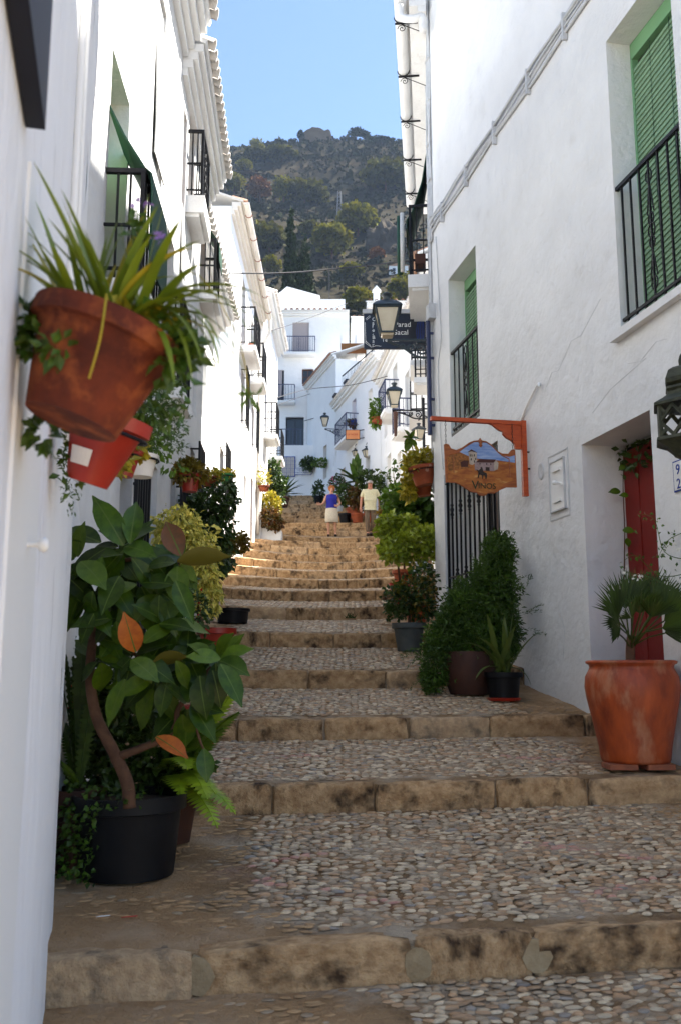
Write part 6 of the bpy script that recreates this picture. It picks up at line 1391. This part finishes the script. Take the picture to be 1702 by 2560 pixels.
def loft(name, rings, m, root, base, n=18, closed=True):
    """rings: (z, cx, cy, rx, ry)"""
    g = MB(); vs = []
    for z, cx, cy, a, b in rings:
        for k in range(n): q = 2 * math.pi * k / n; vs.append(Vector(base) + Vector((cx + a * math.cos(q), cy + b * math.sin(q), z)))
    fs = [(j * n + k, j * n + (k + 1) % n, (j + 1) * n + (k + 1) % n, (j + 1) * n + k) for j in range(len(rings) - 1) for k in range(n)]
    g.add(vs, fs); return g.build(name, M_[m], root, True)
loft('blouse', [(.90, 0, 0, .185, .14), (.98, 0, 0, .178, .135), (1.08, 0, 0, .168, .132), (1.18, 0, -.012, .178, .145), (1.26, 0, -.012, .182, .142), (1.325, 0, -.004, .168, .105), (1.355, 0, -.002, .120, .078), (1.36, 0, 0, .10, .06)], 'blouse', t, wb)
loft('skirt', [(.93, 0, 0, .172, .132), (.86, 0, 0, .192, .15), (.72, 0, 0, .206, .162), (.56, 0, -.01, .212, .168), (.44, .005, -.01, .208, .165), (.435, .005, -.01, .195, .152)], 'skirt', t, wb)
hc = wb + Vector((0, -.03, 1.52))
g = MB(); vs = []; fs = []; n1, n2 = 9, 16
for j in range(n1 + 1):
    ph = math.pi * .78 * j / n1
    for k in range(n2):
        q = 2 * math.pi * k / n2; fr = math.cos(q + math.pi / 2); rr = 1 + .06 * noise.noise(Vector((q * 2, ph * 3, 1)))
        cut = 1 if not (math.sin(q) < -.55 and ph > 1.15) else .80
        vs.append(hc + Vector((.108 * math.sin(ph) * math.cos(q) * rr, .018 + .118 * math.sin(ph) * math.sin(q) * rr * cut, .03 + .115 * math.cos(ph) * rr)))
fs = [(j * n2 + k, j * n2 + (k + 1) % n2, (j + 1) * n2 + (k + 1) % n2, (j + 1) * n2 + k) for j in range(n1) for k in range(n2)]
g.add(vs, fs); g.build('hair', M_['hair_red'], t, True)
face(t, hc, .09, 'hair_red', 1.05, R(8))
for sx, dy, dz in ((-.10, -.04, .0), (.13, .02, .008)): loft('shoe', [(.0, sx, dy, .042, .115), (.03, sx, dy, .044, .118), (.05, sx, dy + .01, .035, .095), (.055, sx, dy + .03, .02, .05)], 'shoe_dark', t, wb + Vector((0, 0, dz)), 12)
# man -----------------------------------------------------------
mb_ = at(925, 1327, 29.05); mb_.z = ground(mb_.x, mb_.y) + .01
t = thing('person', 'person in a cream short sleeved shirt and brown trousers descending the steps', 'person', mb_)
J = {'pel': (0, 0, .98, (.165, .12)), 'wst': (0, -.01, 1.15, (.17, .13)), 'chest': (0, 0, 1.38, (.18, .13)), 'nk': (0, -.01, 1.53, .065), 'hd0': (0, -.05, 1.60, (.068, .075)), 'hd1': (0, -.065, 1.68, (.082, .098)), 'hd2': (0, -.055, 1.76, (.07, .085)), 'nose': (0, -.165, 1.65, .014),
     'shl': (-.20, 0, 1.45, .068), 'ell': (-.28, .03, 1.17, .05), 'wrl': (-.30, -.05, .92, .032), 'shr': (.20, 0, 1.45, .068), 'elr': (.30, .06, 1.18, .05), 'wrr': (.29, .0, .95, .032),
     'hpl': (-.095, 0, .92, .1), 'knl': (-.09, -.05, .52, .065), 'anl': (-.075, .0, .10, .045), 'tol': (-.08, -.14, .04, .042), 'hpr': (.095, 0, .92, .1), 'knr': (.10, -.03, .52, .065), 'anr': (.03, .14, .16, .045), 'tor': (.03, .02, .08, .042)}
E = [('pel', 'wst'), ('wst', 'chest'), ('chest', 'nk'), ('nk', 'hd0'), ('hd0', 'hd1'), ('hd1', 'hd2'), ('hd1', 'nose'), ('chest', 'shl'), ('shl', 'ell'), ('ell', 'wrl'), ('chest', 'shr'), ('shr', 'elr'), ('elr', 'wrr'), ('pel', 'hpl'), ('hpl', 'knl'), ('knl', 'anl'), ('anl', 'tol'), ('pel', 'hpr'), ('hpr', 'knr'), ('knr', 'anr'), ('anr', 'tor')]
hand(J, E, 'wrl', (.05, -.25, -1), 1); hand(J, E, 'wrr', (-.05, -.2, -1), -1)
skin('body', J, E, 'skin_m', t, 'pel', 1, mb_)
S = {'b0': (0, 0, .92, (.195, .15)), 'b': (0, 0, .99, (.20, .155)), 'w': (0, -.015, 1.12, (.205, .165)), 'c': (0, 0, 1.36, (.20, .145)), 'n': (0, 0, 1.50, (.085, .075)), 'sl': (-.20, 0, 1.455, .085), 'el': (-.265, .02, 1.24, .078), 'sr': (.20, 0, 1.455, .085), 'er': (.28, .04, 1.24, .078)}
skin('shirt', S, [('b0', 'b'), ('b', 'w'), ('w', 'c'), ('c', 'n'), ('c', 'sl'), ('sl', 'el'), ('c', 'sr'), ('sr', 'er')], 'shirt', t, 'b', 2, mb_)
S = {'b': (0, 0, 1.08, (.165, .13)), 'p': (0, 0, .92, (.19, .14)), 'hl': (-.095, 0, .84, .108), 'kl': (-.09, -.05, .52, .083), 'al': (-.075, .0, .09, .07), 'hr': (.095, 0, .84, .108), 'kr': (.10, -.03, .52, .083), 'ar': (.03, .14, .14, .07)}
skin('trousers', S, [('b', 'p'), ('p', 'hl'), ('hl', 'kl'), ('kl', 'al'), ('p', 'hr'), ('hr', 'kr'), ('kr', 'ar')], 'trousers', t, 'p', 2, mb_)
hc = mb_ + Vector((0, -.06, 1.68)); g = MB(); vs = []
for j in range(7):
    ph = math.pi * .52 * j / 6
    for k in range(16):
        q = 2 * math.pi * k / 16; fwd = .86 if math.sin(q) < -.3 else 1.04; vs.append(hc + Vector((.100 * math.sin(ph) * math.cos(q), .012 + .112 * math.sin(ph) * math.sin(q) * fwd, .025 + .102 * math.cos(ph))))
g.add(vs, [(j * 16 + k, j * 16 + (k + 1) % 16, (j + 1) * 16 + (k + 1) % 16, (j + 1) * 16 + k) for j in range(6) for k in range(16)]); g.build('hair', M_['hair_grey'], t, True)
face(t, hc, .09, 'hair_grey', 1.12, R(14))
g = MB()
for sx in (-1, 1): g.tube([hc + Vector((sx * .037 + .028 * math.cos(a), -.118, .0 + .02 * math.sin(a))) for a in [k * math.pi / 5 for k in range(11)]], .004, 4)
g.tube([hc + Vector((-.01, -.12, .0)), hc + Vector((.01, -.12, .0))], .004, 4); g.build('glasses', M_['strap'], t)
for sx, dy, dz in ((-.08, -.05, 0), (.03, .08, .03)): loft('shoe', [(.0, sx, dy, .05, .14), (.04, sx, dy, .052, .142), (.075, sx, dy + .02, .042, .11), (.09, sx, dy + .05, .03, .06)], 'shoe_dark', t, mb_ + Vector((0, 0, dz)), 12)
g = MB(); g.prism([(-.06, -.05), (.06, -.05), (.06, .05), (-.06, .05)], TRS(mb_ + Vector((.09, -.155, 1.38))), .012); g.build('shirt_pocket', M_['shirt'], t)
bg_ = thing('shoulder_bag', 'dark bag hanging at the right hip of the walking man', 'bag', mb_ + Vector((.34, .05, .86)))
g = MB(); g.box(TRS(mb_ + Vector((.34, .06, .98)), Matrix.Rotation(.1, 4, 'Y')), .10, .24, .26); g.build('pouch', M_['strap'], bg_)
g = MB(); g.tube(catmull([mb_ + Vector((.33, .06, 1.1)), mb_ + Vector((.30, .1, 1.35)), mb_ + Vector((.22, .02, 1.54)), mb_ + Vector((.26, .13, 1.3)), mb_ + Vector((.34, .1, 1.1))], 6), .012, 5); g.build('strap', M_['strap'], bg_)
# ------------------------------------------------------------------ castle hill behind the village
def hz_(x, y):
    t = max(0, min(1.25, (y - 62) / 170))
    z = 22 + 118 * (t - .10 * math.sin(t * math.pi * 2) * .4)
    if y > 232: z = 140 - (y - 232) * .55
    cx = (x + 7) / 60; z -= 7 * cx * cx * (.3 + .7 * t) if x > -7 else 4.2 * cx * cx
    v = Vector((x * .03, y * .03, 0))
    z += 5.0 * noise.noise(v) * min(1, max(0, (y - 62) / 40)) * (1 if y < 200 else max(.12, 1 - (y - 200) / 32)) + 2.0 * noise.noise(v * 3.1) * (1 if y < 205 else .25) + .6 * noise.noise(v * 9)
    return z
HOFF = 0.0
_h0 = hz_
HOFF = min(at(760, 357, y).z - _h0(at(760, 357, y).x, y) for y in range(120, 260))
YR = min(range(120, 260), key=lambda y: at(760, 357, y).z - _h0(at(760, 357, y).x, y))
def hz_(x, y): return _h0(x, y) + HOFF * max(0, min(1, (y - 62) / 150))
g = MB(); nx, ny = 120, 110
for j in range(ny + 1):
    y = 54 + (330 - 54) * j / ny
    for i in range(nx + 1): x = -150 + 300 * i / nx; g.v.append((x, y, hz_(x, y) if y > 60 else hz_(x, 60) - (60 - y) * 3))
for j in range(ny):
    for i in range(nx): a = j * (nx + 1) + i; g.f.append((a, a + 1, a + nx + 2, a + nx + 1)); g.m.append(0)
hm = mat('hill_soil', (.046, .038, .026), (.030, .028, .019), .05, .95, .5, .6, spec=.0, c3=(.068, .052, .032), s3=.11, l3=.58, h3=.75, det=10)
hill = struct(g.build('hill', hm, smooth=True))
# base plain so the horizon is closed
g = MB(); g.quad((-600, -200, -9), (600, -200, -9), (600, 900, -9), (-600, 900, -9)); struct(g.build('ground', hm))
CL = ([(0, 0, 0), (.6, .55, .1), (1, 0, .05), (.6, -.55, .1)], [(0, 3, 2, 1)])
def hp(u, v, y0=66, y1=231):
    """first point of the hill seen at a photo pixel"""
    lo = None; y = y0
    while y < y1:
        p = at(u, v, y)
        if p.z <= hz_(p.x, y): lo = y; break
        y += .5
    y = lo or YR - 2; p = at(u, v, y); p.z = hz_(p.x, y); return p
def tree(label, p, h, w, m, n, s_, trunk=.3, ell=None, name='tree', group='trees on the hill'):
    t = thing(name, label, 'tree', p, group); p = Vector(p)
    g = MB(); g.tube(catmull([p + Vector((0, 0, -.5)), p + Vector((.1, 0, h * trunk * .6)), p + Vector((0, 0, h * .7))], 4), [max(.05, h * .035) * (1 - .06 * k) for k in range(9)], 7); g.build('trunk', M_['bark'], t, True)
    if ell is None:
        ell = [(p + Vector((0, 0, h * .62)), (w * .42, w * .42, h * .36))]
        for k in range(6): a = k * 1.05 + rnd(-.3, .3); ell.append((p + Vector((w * .30 * math.cos(a), w * .30 * math.sin(a), h * rnd(.42, .72))), (w * rnd(.2, .28), w * rnd(.2, .28), h * rnd(.16, .24))))
    cloud('crown', m, t, blob(ell, n, .6, jag=.6), s_, CL); return t
# trees one can tell apart, (label, u, v foot, height, width, material)
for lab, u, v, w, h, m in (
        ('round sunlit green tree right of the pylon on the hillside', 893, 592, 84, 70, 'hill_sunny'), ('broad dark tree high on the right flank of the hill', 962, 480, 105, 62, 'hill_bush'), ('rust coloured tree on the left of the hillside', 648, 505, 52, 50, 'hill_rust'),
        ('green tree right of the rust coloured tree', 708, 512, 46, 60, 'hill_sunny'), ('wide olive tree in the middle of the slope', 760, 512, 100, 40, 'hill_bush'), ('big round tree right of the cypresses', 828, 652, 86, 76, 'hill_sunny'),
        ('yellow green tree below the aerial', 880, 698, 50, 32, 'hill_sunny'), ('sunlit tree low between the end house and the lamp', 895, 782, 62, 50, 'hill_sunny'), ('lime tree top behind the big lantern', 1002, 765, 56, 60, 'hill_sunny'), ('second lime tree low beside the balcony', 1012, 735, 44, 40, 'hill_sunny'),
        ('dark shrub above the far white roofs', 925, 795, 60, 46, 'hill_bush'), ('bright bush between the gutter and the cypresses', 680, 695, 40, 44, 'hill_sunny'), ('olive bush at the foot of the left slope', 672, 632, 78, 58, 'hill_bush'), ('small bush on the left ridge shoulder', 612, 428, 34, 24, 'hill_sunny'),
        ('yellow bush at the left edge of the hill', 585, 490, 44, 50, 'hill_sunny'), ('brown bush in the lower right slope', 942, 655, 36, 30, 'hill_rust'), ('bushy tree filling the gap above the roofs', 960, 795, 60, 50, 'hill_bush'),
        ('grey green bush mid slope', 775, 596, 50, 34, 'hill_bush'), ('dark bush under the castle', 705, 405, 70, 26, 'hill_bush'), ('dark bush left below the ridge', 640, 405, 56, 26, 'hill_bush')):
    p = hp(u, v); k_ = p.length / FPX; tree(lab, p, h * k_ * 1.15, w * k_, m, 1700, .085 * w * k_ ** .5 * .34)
# cypresses
for lab, u, vt, Y, w in (('tallest dark cypress left of centre', 726, 526, 74, .85), ('shorter broad cypress right of the tallest', 760, 592, 72, 1.1)):
    x = at(u, 700, Y).x; base = Vector((x, Y, hz_(x, Y) - .5)); top = at(u, vt, Y).z; h = top - base.z
    ell = []
    for k in range(10): f = k / 9; ell.append((base + Vector((rnd(-.12, .12), rnd(-.12, .12), h * (.08 + .84 * f))), (w * (1.05 - .88 * f ** 1.4), w * (1.05 - .88 * f ** 1.4), h * .10)))
    t = thing('cypress_tree', lab, 'tree', base, 'trees on the hill'); g = MB(); g.tube([base, base + Vector((0, 0, h * .9))], [.16, .03], 7); g.build('trunk', M_['bark'], t); P_ = blob(ell, 4200, .6, .3, -1.1, .5); cloud('crown', 'cypress', t, P_, .26, CL)
# ridge trees
for lab, u, v, h, w, m, pin in (('pale green tree on the left skyline', 642, 378, 34, 32, 'hill_sunny', 0), ('small round tree on the skyline left of the ruin', 696, 362, 17, 22, 'pine', 0), ('dark bush at the left foot of the ruin', 752, 357, 24, 12, 'pine', 0), ('umbrella pine, leftmost on the right skyline', 890, 368, 28, 30, 'pine', 1), ('umbrella pine, second on the right skyline', 908, 372, 26, 24, 'pine', 1),
                                ('low dark bush between the two pine pairs', 924, 382, 18, 22, 'pine', 0), ('umbrella pine, third on the right skyline', 953, 386, 26, 30, 'pine', 1), ('umbrella pine, last before the gutter', 972, 390, 26, 26, 'pine', 1), ('low bush at the right end of the skyline', 997, 396, 20, 22, 'pine', 0)):
    p = at(u, v, YR - 1); k_ = p.length / FPX; h *= k_ * 1.2; w *= k_; p.z = hz_(p.x, YR - 1) - .3
    ell = [(p + Vector((rnd(-.3, .3) * w, 0, h * rnd(.72, .95))), (w * .32, w * .3, h * .13)) for _ in range(5)] if pin else None
    tree(lab, p, h, w, m, 600, .4, .5, ell, 'pine_tree' if pin else 'tree')
# scrub over the slope
g = MB(); rs = random.Random(3)
for _ in range(26000):
    x = rs.uniform(-75, 60); y = 63 + 168 * rs.random() ** .8
    if abs(x) > 22 + y * .22: continue
    d_ = noise.noise(Vector((x * .05, y * .05, 5))) + .5 * noise.noise(Vector((x * .2, y * .2, 2)))
    if d_ < rs.uniform(-.8, .3): continue
    z = hz_(x, y); s0 = rs.uniform(.25, .8) * (.6 + y / 260); b = Vector((x, y, z))
    for _k in range(6):
        d = Vector((rs.uniform(-1, 1), rs.uniform(-1, 1), rs.uniform(.1, 1))).normalized(); M = orient(d, (rs.uniform(-1, 1), rs.uniform(-1, 1), 1)); q = b + Vector((rs.uniform(-.5, .5), rs.uniform(-.5, .5), rs.uniform(0, .5))) * s0
        g.add([q + M @ (Vector(v) * s0 * .8) for v in CL[0]], CL[1])
sc_ = stuff(g.build('scrub', M_['scrub'])); tag(sc_, 'low dry scrub covering the hillside', 'scrub')
# pale track and outcrop
def track(label, pts, w):
    g = MB(); P_ = [hp(u, v) for u, v in pts]; P_ = catmull(P_, 10); L = []
    for p in P_:
        for dy in (-w, w): L.append((p.x, p.y + dy, hz_(p.x, p.y) + .35 + dy * .15))
    g.add(L, [(2 * i, 2 * i + 2, 2 * i + 3, 2 * i + 1) for i in range(len(P_) - 1)]); o = g.build('path', M_['ruin']); struct(o)
track('', [(575, 437), (640, 440), (700, 447), (760, 462)], .9); track('', [(690, 530), (740, 550), (790, 565)], .5)
for lab, u, v, r_ in (('grey rock outcrop on the right slope', 965, 625, 3.4), ('small pale rock low on the slope', 965, 600, 2.2)):
    p = hp(u, v); bm = bmesh.new(); bmesh.ops.create_icosphere(bm, subdivisions=4, radius=1)
    for v_ in bm.verts:
        n_ = noise.noise(v_.co * 1.6 + p) * .35 + noise.noise(v_.co * 4 + p) * .18; v_.co *= 1 + n_; v_.co.x *= r_ * .75; v_.co.y *= r_ * .6; v_.co.z *= r_ * 1.15
    me = bpy.data.meshes.new('rock'); bm.to_mesh(me); bm.free(); me.materials.append(M_['rock']); tag(link(bpy.data.objects.new('rock_outcrop', me), None, Matrix.Translation(p)), lab, 'rock')
# ruined castle
cu = [(757, 342), (768, 334), (775, 333), (782, 329), (796, 328), (803, 332), (812, 336), (822, 334), (828, 338), (828, 362), (757, 362)]
p0 = at(792, 362, YR); g = MB()
pts = [(at(u, v, YR).x - p0.x, at(u, v, YR).z - p0.z) for u, v in cu]; pts[-1] = (pts[-1][0], -3); pts[-2] = (pts[-2][0], -3)
g.prism(pts, TRS((p0.x, YR + 2, hz_(p0.x, YR) - .3)), 6)
print('RIDGE', YR, HOFF); bm = bmesh.new(); me = g.mesh('ruin'); bm.from_mesh(me); bmesh.ops.triangulate(bm, faces=bm.faces); bmesh.ops.subdivide_edges(bm, edges=bm.edges, cuts=3)
for v_ in bm.verts: v_.co += noise.noise_vector(v_.co * .6) * .35
bm.to_mesh(me); bm.free(); me.materials.append(M_['ruin']); tag(link(bpy.data.objects.new('castle_ruin', me)), 'tan stone castle ruin on the summit of the hill', 'ruin')
# pylon
p = hp(848, 566); t = thing('pylon', 'slim grey lattice pylon standing mid hillside', 'pylon', p); h = at(848, 480, p.y).z - p.z; g = MB()
for sx, sy in ((-1, -1), (1, -1), (1, 1), (-1, 1)): g.bar(p + Vector((.45 * sx, .45 * sy, -1)), p + Vector((.2 * sx, .2 * sy, h)), .10)
for k in range(9):
    a, b = h * k / 9, h * (k + 1) / 9; w0, w1 = .45 - .25 * k / 9, .45 - .25 * (k + 1) / 9; g.bar(p + Vector((-w0, -w0, a)), p + Vector((w1, -w1, b)), .05); g.bar(p + Vector((w0, -w0, a)), p + Vector((-w1, -w1, b)), .05)
defm('pylon_grey', (.16, .16, .17), None, rough=.6); g.build('mast', M_['pylon_grey'], t)
# small white house on the slope
p = hp(996, 684); hk = p.length / FPX * 46 / 6; t = thing('hill_house', 'small white house half hidden on the right hillside', 'house', p); g = MB(); g.box(TRS(p + Vector((0, 2, 1.0)) * hk), 6 * hk, 4 * hk, 3 * hk); g.build('wall', M_['plaster_far'], t); g = MB(); g.prism([(-3.3 * hk, 0), (3.3 * hk, 0), (0, .9 * hk)], TRS(p + Vector((0, 2, 2.5)) * hk), 4.4 * hk); g.build('roof', M_['roof_clay'], t)
for dx in (-1.5, 1.2): g = MB(); g.box(TRS(p + Vector((dx, -.02, 1.2)) * hk), .9 * hk, .1 * hk, 1.0 * hk); g.build('window', M_['glass_dark'], t)
# ------------------------------------------------------------------ air between here and the hill
hv = bpy.data.materials.new('haze'); hv.use_nodes = True; ht_ = hv.node_tree; ht_.nodes.clear(); vo = ht_.nodes.new('ShaderNodeOutputMaterial'); pv = ht_.nodes.new('ShaderNodeVolumePrincipled')
pv.inputs['Color'].default_value = (.55, .72, 1.0, 1); pv.inputs['Density'].default_value = .00026; pv.inputs['Anisotropy'].default_value = .2; ht_.links.new(pv.outputs[0], vo.inputs['Volume'])
g = MB(); g.box(TRS((0, 350, 75)), 1300, 1220, 172); hz_o = stuff(g.build('haze', hv)); hz_o['label'] = 'thin blue air between the street and the hill'; hz_o['category'] = 'haze'
hz_o.visible_shadow = True
